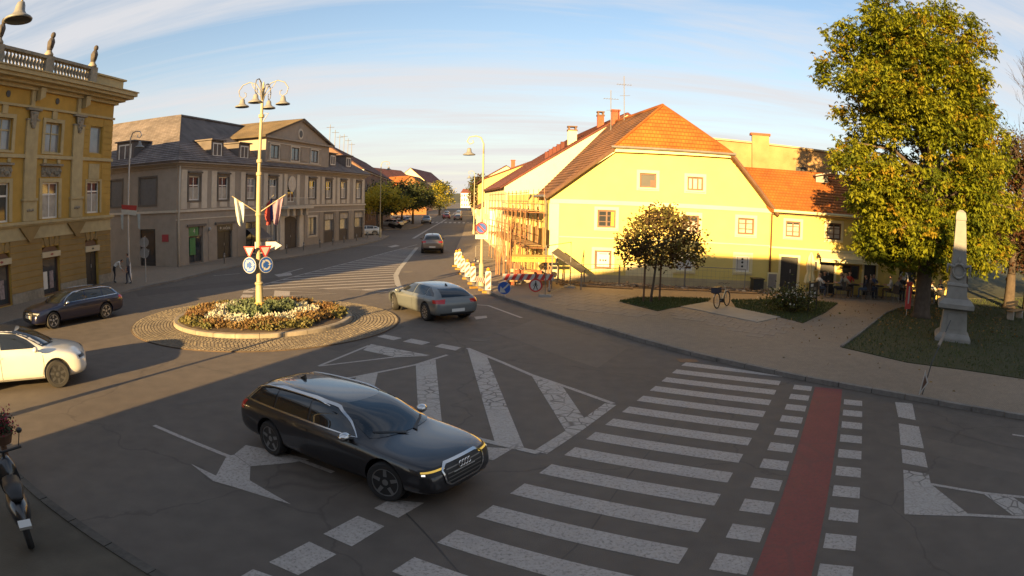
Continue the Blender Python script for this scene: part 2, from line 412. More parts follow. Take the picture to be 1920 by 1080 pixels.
# slab bands of the square, each slab a piece
def slab_field(poly, dirdeg, size, z, parent, mt, gap=0.018):
    c, s = math.cos(R(dirdeg)), math.sin(R(dirdeg)); pts = [(x * c + y * s, -x * s + y * c) for x, y in poly]
    xs = [p[0] for p in pts]; ys = [p[1] for p in pts]
    mesh0 = None; k = 0
    i = 0
    y = min(ys)
    while y < max(ys):
        x = min(xs) - (size / 2 if i % 2 else 0)
        while x < max(xs):
            if in_poly(pts, np.array([x + size / 2]), np.array([y + size / 2]))[0] and k < 300:
                wx, wy = x * c - y * s, x * s + y * c
                if mesh0 is None:
                    b = MB(); e = gap / 2; q = size - gap / 2
                    corner = lambda a, d: (a * c - d * s, a * s + d * c)
                    lo = [corner(e, e), corner(q, e), corner(q, q), corner(e, q)]
                    b.hexa([(p[0], p[1], 0.0) for p in lo] + [(p[0], p[1], 0.02) for p in lo])
                    o = b.build('paving_slab', mt, parent); mesh0 = o.data
                else:
                    o = bpy.data.objects.new('paving_slab', mesh0); COL.objects.link(o); o.parent = parent
                o.location = (wx, wy, z + rnd.uniform(0, 0.003)); k += 1
            x += size
        y += size; i += 1
slab_field([(6.52, 26.62), (7.24, 27.23), (9.45, 23.53), (10.96, 24.61), (11.32, 23.89), (8.74, 20.54), (8.09, 21.28), (6.33, 25.07)], -33, 0.62, 0.088, pave_r, M_slab)
slab_field([(0.99, 30.30), (3.33, 31.32), (5.61, 30.89), (4.80, 28.33), (5.85, 25.91), (4.91, 24.51), (2.21, 26.78)], -33, 0.8, 0.086, pave_r, M_slab)
MB().prism([(7.24, 27.23), (8.89, 28.71), (11.01, 24.74), (9.45, 23.53)], 0.10, 0.135).build('concrete_pad', M_pad, pave_r)

rg = np.random.default_rng(11)
def lawn(name, poly, label, blades, leaves_n=0, edge=True):
    o = tag(struct(MB().prism(poly, 0.05, 0.125).build(name, M_grass0)), label)
    X, Y = scatter(poly, blades, rg); n = len(X)
    P = np.stack([X, Y, np.full(n, 0.124)], 1); V = np.empty((n, 3, 3)); a = rg.uniform(0, 2 * np.pi, n); wd = 0.012 + 0.010 * rg.random(n)
    V[:, 0] = P + np.stack([np.cos(a) * wd, np.sin(a) * wd, 0 * a], 1); V[:, 1] = P - np.stack([np.cos(a) * wd, np.sin(a) * wd, 0 * a], 1)
    V[:, 2] = P + np.stack([rg.normal(0, .03, n), rg.normal(0, .03, n), rg.uniform(.04, .11, n)], 1)
    g = fast_mesh('grass', V.reshape(-1, 3), 3, M_grass); tag(g, 'short ' + label, 'grass', kind='stuff')
    return o
lawn('lawn_tree', [(4.73, 28.48), (5.73, 29.70), (7.52, 29.97), (9.44, 29.81), (8.89, 28.71), (7.17, 27.22), (5.93, 26.05)], 'green lawn round the young staked tree', 9000)
lawn('lawn_board', [(10.36, 29.49), (12.76, 29.86), (14.92, 29.68), (16.14, 28.88), (13.99, 26.13), (11.48, 23.42), (11.01, 24.74), (9.76, 26.97)], 'green lawn patch with the leafy shrub and notice board', 12000)
RL = [(10.92, 18.94), (12.24, 20.34), (17.35, 25.87), (19.73, 27.82), (22.87, 28.81)] + [(24, 30.5), (45, 34), (45, 4.0)] + [(15.49, 13.59), (13.74, 15.29), (12.23, 16.51)]
lawn('lawn_obelisk', RL, 'shaded lawn round the stone obelisk', 60000)
M_fallen = mat('fallen_leaf', (0.14, 0.07, 0.02), 0.8, var=0.5, scale=3, col2=(0.22, 0.13, 0.03))
X, Y = scatter(RL, 7000, rg); k = np.hypot(X - 18.8, Y - 25.2) < rg.normal(4.5, 2.0, len(X)); X, Y = X[k], Y[k]
tag(fast_mesh('fallen_leaves', leaf_quads(np.stack([X, Y, np.full(len(X), 0.17)], 1), 0.14, rg, 0.35, 0.6), 4, M_fallen), 'brown leaves fallen on the lawn under the chestnut', 'leaves', kind='stuff')
LE = [(10.92, 18.94), (12.24, 20.34), (17.35, 25.87), (19.73, 27.82)]
kerb_run('lawn_edging', LE, 'thin stone edging between the path and the obelisk lawn', 0.8, 0.1, 0.17)

tag(struct(MB().prism([(24.0, 31.0), (24.5, 70), (140, 110), (140, -30), (45.2, 4.0), (45.2, 34.1)], 0.04, 0.115).build('park_ground', M_grass0)), 'dark park ground stretching away behind the obelisk lawn')
# repaired strips and seams in the asphalt
asph2 = mat('asphalt_patch', (0.088, 0.071, 0.058), 0.85, var=0.16, scale=2.5, bump=0.35, bscale=60, detail=8); asph3 = mat('asphalt_patch_pale', (0.120, 0.097, 0.077), 0.8, var=0.14, scale=2.5, bump=0.35, bscale=60, detail=8); M_seam = mat('bitumen_seam', (0.045, 0.038, 0.032), 0.6, var=0.3, scale=6)
rdw = bpy.data.objects.new('road_repairs', None); COL.objects.link(rdw); tag(struct(rdw), 'patched strips and tar seams in the asphalt')
def patch(pts, m, z): 
    o = MB().face([(x, y, z) for x, y in (pts if area2(pts) > 0 else pts[::-1])]).build('asphalt_patch', m, rdw); return o
for i_, (q_, m_) in enumerate((([(0.81, 24.18), (3.67, 19.76), (2.32, 17.06), (-0.50, 21.54)], asph3), ([(7.83, 11.47), (10.29, 8.49), (9.62, 7.81), (7.41, 10.52)], asph3), ([(-6.65, 19.33), (-5.25, 23.38), (-3.68, 22.36), (-4.92, 18.16)], asph2), ([(-14.92, 14.97), (-12.23, 20.89), (-11.30, 19.87), (-13.27, 13.74)], asph3), ([(-19.84, 29.15), (-13.59, 35.91), (-12.72, 34.48), (-18.22, 27.26)], asph2))):
    patch(q_, m_, .0012 + .0002 * i_); mline_ = None
def seam(pts, w_=.022):
    P_ = [Vector(p) for p in smooth_line([(x + rnd.uniform(-.06, .06), y + rnd.uniform(-.06, .06)) for x, y in pts], 2)]; Lf, Rt = strip(P_, w_); b_2 = MB()
    for i in range(len(P_) - 1): b_2.face([(Rt[i].x, Rt[i].y, .0028), (Rt[i + 1].x, Rt[i + 1].y, .0028), (Lf[i + 1].x, Lf[i + 1].y, .0028), (Lf[i].x, Lf[i].y, .0028)])
    b_2.build('tar_seam', M_seam, rdw)
for q_ in ([(-0.50, 21.54), (0.81, 24.18), (3.67, 19.76), (2.32, 17.06), (-0.50, 21.54)], [(0.45, 6.79), (1.07, 7.84), (1.63, 9.25), (3.27, 12.24), (5.00, 15.38)], [(-1.48, 22.86), (0.84, 19.62), (2.25, 16.50), (3.88, 15.44)], [(-7.73, 12.06), (-5.31, 13.65), (-2.72, 12.28)], [(-14.81, 13.12), (-12.62, 16.57), (-11.26, 19.59)], [(9.35, 11.06), (10.04, 9.67), (10.73, 8.84)], [(-0.57, 6.75), (-1.08, 7.75), (-1.46, 8.36)]): seam(q_)

# ------------------------------------------------------------------ road markings: thin sheets, each a piece of its marking
def marking(name, label):
    r = bpy.data.objects.new(name, None); COL.objects.link(r); tag(struct(r), label); return r
ZM = [0.004]
def mpoly(parent, pts, m=None, name='paint_mark', z=0.004):
    if area2(pts) < 0: pts = pts[::-1]
    return MB().face([(x, y, z) for x, y in pts]).build(name, m or M_paint, parent)
def mline(parent, pts, w_=0.12, m=None, z=0.0055, closed=False):
    Lf, Rt = strip(pts, w_, closed); n = len(pts); b = MB()
    for i in range(n if closed else n - 1):
        j = (i + 1) % n
        b.face([(Rt[i].x, Rt[i].y, z), (Rt[j].x, Rt[j].y, z), (Lf[j].x, Lf[j].y, z), (Lf[i].x, Lf[i].y, z)])
    return b.build('paint_line', m or M_paint, parent)
CW0 = Vector((5.438, 18.534)); CWU = Vector((math.cos(-0.5046), math.sin(-0.5046))); _a = -0.5046 + PI / 2 - 0.0177; CWV = -Vector((math.cos(_a), math.sin(_a)))
def cw(u0, u1, v0, v1):
    return [tuple(CW0 + CWU * a + CWV * b) for a, b in ((u0, v0), (u1, v0), (u1, v1), (u0, v1))]
zb = marking('pedestrian_crossing', 'white striped pedestrian crossing between the car and the square')
for i in range(1, 18):
    q = cw(0, 2.96, i * .944, i * .944 + .455)
    if i == 1: q = [tuple(CW0 + CWU * a + CWV * b) for a, b in ((0.02, .944), (1.3, 1.02), (2.9, 1.32), (2.96, 1.42), (0, 1.40))]
    mpoly(zb, q, name='crossing_stripe')
bc = marking('cycle_crossing', 'red cycle lane crossing with white square blocks on both sides')
mpoly(bc, cw(3.95, 4.72, 2.12, 16.0), M_red, 'red_lane')
for i in range(15):
    mpoly(bc, cw(3.37, 3.87, 2.12 + .92 * i, 2.58 + .92 * i), name='block_mark')
    mpoly(bc, cw(4.80, 5.29, 3.04 + .911 * i, 3.50 + .911 * i), name='block_mark')
gw = marking('give_way_line', 'broken white give way line right of the red cycle lane')
for q in ([(9.45, 13.05), (9.88, 12.80), (9.16, 11.60), (8.83, 11.94)], [(8.57, 11.52), (8.96, 11.17), (8.23, 9.91), (7.81, 10.27)], [(7.69, 10.05), (8.09, 9.69), (7.68, 8.98), (7.28, 9.37)]): mpoly(gw, q, name='block_mark')
hi = marking('hatched_island_right', 'cracked hatched traffic island at the right edge')
mpoly(hi, [(7.10, 9.06), (7.51, 8.70), (7.27, 8.28), (7.23, 6.91), (6.10, 7.45)], M_paintc)
mpoly(hi, [(8.07, 7.53), (8.58, 7.08), (8.58, 6.64), (8.26, 6.32), (8.04, 6.51)], M_paintc)
mline(hi, [(7.27, 8.28), (8.07, 7.53), (8.96, 6.87)], 0.1); mline(hi, [(6.10, 7.45), (7.23, 6.91), (8.35, 6.24)], 0.1); mline(hi, [(11.15, 9.83), (11.45, 9.55)], 0.1)
hc = marking('hatched_island_centre', 'large cracked hatched island behind the black estate car')
mline(hc, [(-4.72, 14.76), (-3.84, 15.56), (-2.53, 17.01), (-1.80, 18.27)], 0.11)
mline(hc, [(-1.29, 19.20), (-0.19, 17.48), (0.53, 16.27), (1.49, 14.99), (2.29, 13.84)], 0.13)
mline(hc, [(2.22, 13.80), (1.30, 12.15), (0.55, 10.89)], 0.27, M_paintc); mline(hc, [(0.54, 10.86), (0.09, 11.13), (-0.58, 11.53), (-1.00, 11.91), (-2.19, 13.07), (-3.36, 14.15)], 0.16, M_paintc, 0.006)
mpoly(hc, [(-3.84, 15.56), (-3.37, 15.99), (-3.07, 13.78), (-3.64, 14.10)], M_paintc, z=0.0045)
mpoly(hc, [(-2.53, 17.01), (-2.07, 17.67), (-1.32, 12.25), (-1.86, 12.72)], M_paintc, z=0.0045)
mpoly(hc, [(-1.29, 19.18), (-0.69, 18.35), (0.28, 11.06), (-0.26, 11.39)], M_paintc, z=0.0045)
mpoly(hc, [(0.53, 16.26), (1.26, 15.17), (1.54, 12.79), (1.09, 12.06)], M_paintc, z=0.0045)
mpoly(hc, [(-0.52, 11.12), (0.07, 11.08), (-0.26, 10.50), (-0.52, 10.60)], z=0.0035)
gt = marking('give_way_triangle', 'white give way triangle painted before the roundabout')
mpoly(gt, [(-4.27, 19.36), (-2.28, 18.16), (-3.24, 17.81), (-4.33, 18.51)], M_paintc)
mline(gt, [(-5.10, 16.42), (-4.29, 19.15)], 0.1); mline(gt, [(-5.10, 16.42), (-3.24, 17.81), (-2.37, 18.10)], 0.1, z=0.006)
gd = marking('give_way_dashes', 'three white dashes between the roundabout and the hatched island')
for q in ([(-4.13, 20.85), (-3.47, 20.39), (-3.69, 20.03), (-4.31, 20.49)], [(-3.16, 20.35), (-2.49, 19.88), (-2.70, 19.47), (-3.36, 19.88)], [(-2.12, 19.70), (-1.48, 19.27), (-1.62, 18.84), (-2.29, 19.30)]): mpoly(gd, q, name='block_mark')
ar = marking('lane_arrow', 'worn white forked lane arrow under the black estate car')
mline(ar, [(-7.15, 10.80), (-4.85, 9.77)], 0.1)
mpoly(ar, [(-4.94, 9.80), (-4.82, 9.89), (-4.33, 9.47), (-4.12, 8.90), (-4.76, 8.90)]); mpoly(ar, [(-4.83, 9.91), (-4.80, 10.40), (-4.11, 10.28), (-3.41, 10.04), (-3.69, 9.82), (-4.33, 9.48)], z=0.005)
mpoly(ar, [(-5.43, 9.24), (-4.77, 8.92), (-4.13, 8.92), (-3.18, 8.26), (-4.27, 8.59), (-4.72, 8.70)], z=0.0055); mline(ar, [(-3.60, 10.00), (-2.86, 9.59)], 0.1)
ed = marking('edge_dashes', 'row of worn white square dashes by the lower edge')
for q in ([(-2.11, 8.12), (-1.68, 7.87), (-2.00, 7.22), (-2.46, 7.48)], [(-2.59, 7.22), (-2.15, 6.97), (-2.49, 6.35), (-2.95, 6.55)], [(-1.75, 8.74), (-1.23, 8.70), (-1.53, 8.16), (-1.93, 8.41)], [(-3.09, 6.32), (-2.57, 6.18), (-2.89, 5.58), (-3.38, 5.65)]): mpoly(ed, q, name='block_mark')
fh = marking('hatched_island_street', 'striped hatched island between the lanes of the far street')
HP = [(-13.17, 30.09), (-13.19, 32.75), (-11.48, 45.54), (-9.45, 64.93), (-8.89, 60.84), (-7.19, 41.22), (-6.77, 37.74), (-5.91, 33.58), (-5.27, 31.66), (-5.87, 30.82), (-8.14, 31.61), (-11.59, 31.05)]
mline(fh, HP[:4], 0.12); mline(fh, HP[4:9], 0.3, M_concrete)
d0 = Vector(HP[6]) - Vector([(-12.85, 34.14)][0]); d0.normalize(); nn0 = Vector((-d0.y, d0.x)); o0 = Vector(HP[7])
for k in range(-4, 22):
    b0 = o0 + nn0 * (1.15 * k); ts = []
    for i in range(len(HP)):
        a, c = Vector(HP[i]), Vector(HP[(i + 1) % len(HP)]); e = c - a; den = d0.x * e.y - d0.y * e.x
        if abs(den) < 1e-9: continue
        t = ((a.x - b0.x) * e.y - (a.y - b0.y) * e.x) / den; u = ((a.x - b0.x) * d0.y - (a.y - b0.y) * d0.x) / den
        if 0 <= u < 1: ts.append(t)
    ts.sort()
    if len(ts) >= 2 and ts[-1] - ts[0] > 0.5:
        mline(fh, [tuple(b0 + d0 * (ts[0] + .1)), tuple(b0 + d0 * (ts[-1] - .15))], 0.3)
mline(fh, HP[9:12], 0.12)
g2 = marking('give_way_marks_far', 'white give way marks behind the flower bed')
mpoly(g2, [(-11.69, 30.44), (-10.82, 30.37), (-10.29, 28.80), (-11.01, 28.51)]); mline(g2, [(-10.81, 30.28), (-8.29, 29.92), (-10.32, 28.89)], 0.1)
for q in ([(-13.33, 30.18), (-12.65, 30.09), (-12.54, 29.53), (-13.07, 29.45)], [(-12.84, 28.92), (-12.20, 28.85), (-11.96, 28.01), (-12.54, 27.91)]): mpoly(g2, q, name='block_mark')
a2 = marking('arrows_far', 'white lane arrows on the far left lane')
mline(a2, [(-13.95, 37.84), (-13.66, 41.06)], 0.14); mpoly(a2, [(-14.30, 37.22), (-13.64, 38.48), (-13.04, 37.09), (-13.62, 36.18)]); mpoly(a2, [(-11.82, 61.49), (-11.53, 64.21), (-10.84, 62.75), (-11.22, 60.49)]); mline(a2, [(-15.36, 61.48), (-12.16, 64.12)], 0.14); mline(a2, [(-18.13, 36.21), (-16.81, 37.53)], 0.14)
l2 = marking('lane_lines_square', 'white lane lines right of the grey hatchback')
mline(l2, [(-1.67, 27.57), (-0.98, 27.37), (0.38, 24.59)], 0.13); mpoly(l2, [(-1.41, 24.61), (-0.96, 24.90), (-0.90, 24.44), (-1.30, 24.05)])
fz = marking('far_crossing', 'far white striped crossing over the street')
for k in range(22):
    x0 = -22.5 + k * 0.62 * 1.0
c0, c1 = Vector([(-27.19, 130.34)][0]), Vector([(-7.19, 128.75)][0]); dd = (c1 - c0) / 22
for k in range(22):
    a = c0 + dd * k; b = c0 + dd * (k + .5); mpoly(fz, [tuple(a), tuple(b), (b.x - .5, b.y + 7), (a.x - .5, a.y + 7)], name='crossing_stripe')
mline(fz, [(-11.47, 75.44), (-12.65, 96.17), (-15.62, 151.61), (-19.35, 212.72), (-22.62, 253.09)], 0.35); mline(fz, [(-23.75, 174.72), (-13.53, 216.27), (-5.61, 213.49)], 0.5)

# ------------------------------------------------------------------ the roundabout's planted island
IC = Vector((-9.241, 22.52, 0.0)); IR = 3.51; AR = 5.22
isl = bpy.data.objects.new('traffic_island', None); COL.objects.link(isl); isl.location = IC
tag(struct(isl), 'round planted traffic island with pale kerb and cobbled apron')
MB().lathe([(AR, 0.001), (AR, 0.03), (IR - .2, 0.055), (0.01, 0.055)], IC, 96).build('apron_bed', M_soil, isl)
b = MB()
r = IR + 0.02
while r < AR - 0.05:
    n = int(2 * PI * r / 0.135); ph = rnd.random()
    for k in range(n):
        g0 = 2 * PI * (k + ph + .07) / n; g1 = 2 * PI * (k + ph + .93) / n; r0, r1 = r + rnd.uniform(.004, .012), r + 0.118; z = 0.058 - 0.022 * (r - IR) / (AR - IR) + rnd.uniform(-.004, .006)
        q = [(IC.x + rr * math.cos(g), IC.y + rr * math.sin(g)) for rr, g in ((r0, g0), (r1, g0), (r1, g1), (r0, g1))]
        mx_, my_ = sum(p[0] for p in q) / 4, sum(p[1] for p in q) / 4
        i0 = len(b.v); b.v.extend([(x, y, 0.01) for x, y in q]); b.v.extend([(mx_ + (x - mx_) * .8, my_ + (y - my_) * .8, z) for x, y in q])
        for f in ((4, 5, 6, 7), (0, 1, 5, 4), (1, 2, 6, 5), (2, 3, 7, 6), (3, 0, 4, 7)): b.f.append(tuple(i0 + t for t in f)); b.mi.append(0)
    r += 0.128
o = b.build('cobbles', M_cobble, isl); o['kind'] = 'stuff'
n = 26
for k in range(n):
    b = MB(); m = 4
    pts = []
    for j in range(m + 1):
        g = 2 * PI * (k + .008 + .984 * j / m) / n; pts.append((math.cos(g), math.sin(g)))
    for (ca, sa), (cb, sb) in zip(pts[:-1], pts[1:]):
        ri, ro = IR - .24, IR; h = .19
        P = lambda rr, cc, ss, z: (IC.x + rr * cc, IC.y + rr * ss, z)
        b.face([P(ro, ca, sa, 0), P(ro, cb, sb, 0), P(ro - .02, cb, sb, h - .025), P(ro - .02, ca, sa, h - .025)])
        b.face([P(ro - .02, ca, sa, h - .025), P(ro - .02, cb, sb, h - .025), P(ro - .05, cb, sb, h), P(ro - .05, ca, sa, h)])
        b.face([P(ro - .05, ca, sa, h), P(ro - .05, cb, sb, h), P(ri, cb, sb, h), P(ri, ca, sa, h)])
        b.face([P(ri, ca, sa, h), P(ri, cb, sb, h), P(ri, cb, sb, .05), P(ri, ca, sa, .05)])
    b.build('kerb_stone', mat('island_kerb', (.24, .20, .15), .85, var=.25, scale=4, bump=.25, bscale=40), isl)
MB().lathe([(IR - .23, 0.06), (IR - .235, 0.20), (1.2, 0.30), (0.02, 0.34)], IC, 48).build('planting_bed', M_soil, isl)
M_bronze = mat('bedding_bronze', (0.12, 0.058, 0.020), 0.7, var=0.5, scale=2.5, col2=(0.15, 0.095, 0.028), tint_scale=1.2)
M_olive = mat('bedding_olive', (0.085, 0.088, 0.02), 0.7, var=0.5, scale=2.5, col2=(0.13, 0.10, 0.028), tint_scale=1.2)
M_silver = mat('bedding_silver', (0.38, 0.36, 0.28), 0.75, var=0.35, scale=3)
M_greeny = mat('bedding_green', (0.075, 0.10, 0.045), 0.7, var=0.4, scale=3)
def bed(name, m, sel, nplants, leaves, size, hgt_, label):
    P = []
    tries = 0
    while len(P) < nplants and tries < 20000:
        tries += 1
        rr = (IR - .32) * math.sqrt(rnd.random()); g = rnd.uniform(0, 2 * PI)
        if sel(rr, g): P.append((IC.x + rr * math.cos(g), IC.y + rr * math.sin(g), 0.2 + .12 * (1 - rr / IR)))
    P = np.repeat(np.array(P), leaves, 0); nn_ = len(P)
    P = P + np.stack([rg.normal(0, .075, nn_), rg.normal(0, .075, nn_), rg.uniform(0, hgt_, nn_)], 1)
    o = fast_mesh(name, leaf_quads(P, size, rg, -0.25, 0.5), 4, m, isl); o['kind'] = 'stuff'; o['label'] = label
wav = lambda g: 0.28 * math.sin(3 * g + .6) + .16 * math.sin(7 * g)
bed('bronze_plants', M_bronze, lambda r, g: 2.15 + wav(g) < r < 2.9 and math.sin(4 * g + 1) > -.75, 330, 44, .11, .20, 'bronze bedding plants')
bed('olive_plants', M_olive, lambda r, g: r > 2.6 + .5 * wav(g) and math.sin(5 * g) > -.3, 200, 40, .10, .16, 'olive green bedding plants')
bed('silver_plants', M_silver, lambda r, g: 1.35 < r < 2.15 + wav(g), 170, 42, .10, .2, 'silver leaved bedding plants')
bed('green_plants', M_greeny, lambda r, g: .35 < r < 1.35 and math.sin(3 * g) > -.4, 60, 50, .14, .36, 'grey green tufts by the lamp')

# ------------------------------------------------------------------ building helpers
M_glass = mat('window_glass', (0.030, 0.034, 0.040), 0.06, var=0.3, scale=0.8, spec=0.9)
M_glassl = mat('window_glass_pale', (0.20, 0.21, 0.22), 0.12, var=0.35, scale=0.9, spec=0.8)
M_curt = mat('net_curtain', (0.40, 0.36, 0.30), 0.8, var=0.25, scale=3)
M_white = mat('white_frame', (0.62, 0.60, 0.55), 0.5, var=0.08, scale=4)
M_brown = mat('brown_frame', (0.11, 0.055, 0.03), 0.6, var=0.2, scale=6)
M_dark = mat('dark_opening', (0.022, 0.020, 0.020), 0.5, var=0.2, scale=3)
M_black = mat('black_metal', (0.016, 0.016, 0.017), 0.45, var=0.1, scale=8)
M_steel = mat('galvanised_steel', (0.42, 0.41, 0.40), 0.45, var=0.1, scale=8, metal=0.6)
M_zinc = mat('zinc_gutter', (0.20, 0.185, 0.17), 0.5, var=0.15, scale=4, metal=0.4)

def wall_open(F, s0, s1, z0, top, openings, m, parent, depth=0.14, name='wall', d=0.0, back=None):
    """A wall skin with real openings and reveals. top: a height or [(s, z), ...] roof line."""
    tp = top if isinstance(top, list) else [(s0, top), (s1, top)]
    def th(s):
        for (a, za), (c, zc) in zip(tp[:-1], tp[1:]):
            if a - 1e-6 <= s <= c + 1e-6: return za + (zc - za) * (s - a) / max(1e-9, c - a)
        return tp[-1][1]
    br = sorted({round(x, 4) for x in [s0, s1] + [t[0] for t in tp] + [o for q in openings for o in q[:2]] if s0 - 1e-6 <= x <= s1 + 1e-6})
    b = MB()
    for a, c in zip(br[:-1], br[1:]):
        if c - a < 1e-4: continue
        mid = (a + c) / 2
        ops = sorted([q for q in openings if q[0] < mid < q[1]], key=lambda q: q[2])
        z = z0
        for q in ops:
            if q[2] > z + 1e-4: b.face([F.p(a, z, d), F.p(c, z, d), F.p(c, q[2], d), F.p(a, q[2], d)])
            z = q[3]
        b.face([F.p(a, z, d), F.p(c, z, d), F.p(c, th(c), d), F.p(a, th(a), d)])
    for a, c, e, g in [q[:4] for q in openings]:
        D = d - depth
        b.face([F.p(a, e, d), F.p(a, g, d), F.p(a, g, D), F.p(a, e, D)]); b.face([F.p(c, e, d), F.p(c, e, D), F.p(c, g, D), F.p(c, g, d)])
        b.face([F.p(a, g, d), F.p(c, g, d), F.p(c, g, D), F.p(a, g, D)]); b.face([F.p(a, e, d), F.p(a, e, D), F.p(c, e, D), F.p(c, e, d)])
    return b.build(name, m, parent)

def window(F, s0, s1, z0, z1, parent, fm, gm, nv=1, zbar=None, fw=0.06, rec=0.08, sill=None, d=0.0, rows=0, curtain=None, name='window'):
    b = MB(); e = d - rec; f = e - 0.05
    b.fbox(F, s0, s0 + fw, z0, z1, f, e); b.fbox(F, s1 - fw, s1, z0, z1, f, e)
    b.fbox(F, s0 + fw, s1 - fw, z0, z0 + fw, f, e); b.fbox(F, s0 + fw, s1 - fw, z1 - fw, z1, f, e)
    if zbar: b.fbox(F, s0 + fw, s1 - fw, zbar - fw * .5, zbar + fw * .5, f + .002, e + .003)
    for k in range(1, nv + 1):
        c = s0 + (s1 - s0) * k / (nv + 1); b.fbox(F, c - fw * .45, c + fw * .45, z0 + fw, z1 - fw, f + .004, e - .003)
    for k in range(1, rows + 1):
        c = z0 + (z1 - z0) * k / (rows + 1); b.fbox(F, s0 + fw, s1 - fw, c - .02, c + .02, f + .006, e - .006)
    o = b.build(name, fm, parent)
    MB().face([F.p(s0 + fw * .5, z0 + fw * .5, f + .012), F.p(s1 - fw * .5, z0 + fw * .5, f + .012), F.p(s1 - fw * .5, z1 - fw * .5, f + .012), F.p(s0 + fw * .5, z1 - fw * .5, f + .012)]).build('pane', gm, o)
    if curtain:
        MB().fbox(F, s0 + fw, s1 - fw, z0 + fw, z0 + (z1 - z0) * curtain, f + .014, f + .02).build('curtain', M_curt, o)
    if sill:
        MB().fbox(F, s0 - .1, s1 + .1, z0 - .09, z0 - .003, d - rec, d + .1).build('sill', sill, o)
    return o
def surround(F, s0, s1, z0, z1, w_, m, parent, proud=0.03, wt=None, wb=None, name='window_surround'):
    wt = w_ if wt is None else wt; wb = w_ if wb is None else wb
    b = MB()
    b.fbox(F, s0 - w_, s0 - .002, z0 - wb, z1 + wt, -.02, proud); b.fbox(F, s1 + .002, s1 + w_, z0 - wb, z1 + wt, -.02, proud)
    b.fbox(F, s0 - .002, s1 + .002, z1 + .002, z1 + wt, -.02, proud - .002)
    if wb > 0: b.fbox(F, s0 - .002, s1 + .002, z0 - wb, z0 - .002, -.02, proud - .002)
    return b.build(name, m, parent)
def door(F, s0, s1, z0, z1, parent, m, rec=0.1, leaves=2, handle=True, d=0.0, glass=False):
    b = MB(); e = d - rec
    b.fbox(F, s0, s1, z0, z1, e - .06, e)
    wl = (s1 - s0) / leaves
    for k in range(leaves):
        a = s0 + wl * k
        for zz0, zz1 in ((.12, .42), (.48, .93)):
            b.fbox(F, a + wl * .16, a + wl * .84, z0 + (z1 - z0) * zz0, z0 + (z1 - z0) * zz1, e, e + .02)
    o = b.build('door', m, parent)
    if handle: MB().cyl(F.p((s0 + s1) / 2 + .08, z0 + 1.0, e + .05), F.p((s0 + s1) / 2 + .08, z0 + 1.2, e + .05), .02).build('handle', M_steel, o)
    if glass: MB().face([F.p(s0 + .15, z0 + .3, e + .024), F.p(s1 - .15, z0 + .3, e + .024), F.p(s1 - .15, z1 - .15, e + .024), F.p(s0 + .15, z1 - .15, e + .024)]).build('pane', M_glass, o)
    return o
def tile_mat(name, c1, c2, mortar, scale, rw=0.5, rh=0.28, var=0.35):
    m = mat(name, c1, 0.85, var=var, scale=1.2, bump=0.2, bscale=30, tint_scale=0.5, detail=6)
    n, l, b = nodes_of(m); tcn = n.new('ShaderNodeTexCoord')
    bk = n.new('ShaderNodeTexBrick'); bk.inputs['Scale'].default_value = scale; bk.inputs['Brick Width'].default_value = rw; bk.inputs['Row Height'].default_value = rh
    bk.inputs['Color1'].default_value = (1, 1, 1, 1); bk.inputs['Color2'].default_value = tuple(c2) + (1,); bk.inputs['Mortar'].default_value = tuple(mortar) + (1,); bk.inputs['Mortar Size'].default_value = 0.03; bk.inputs['Mortar Smooth'].default_value = 0.4
    l.new(tcn.outputs['UV'], bk.inputs[0])
    mu = n.new('ShaderNodeMix'); mu.data_type = 'RGBA'; mu.blend_type = 'MULTIPLY'; mu.inputs[0].default_value = 1.0
    l.new(b.inputs['Base Color'].links[0].from_socket, mu.inputs[6]); l.new(bk.outputs[0], mu.inputs[7]); l.new(mu.outputs[2], b.inputs['Base Color'])
    return m
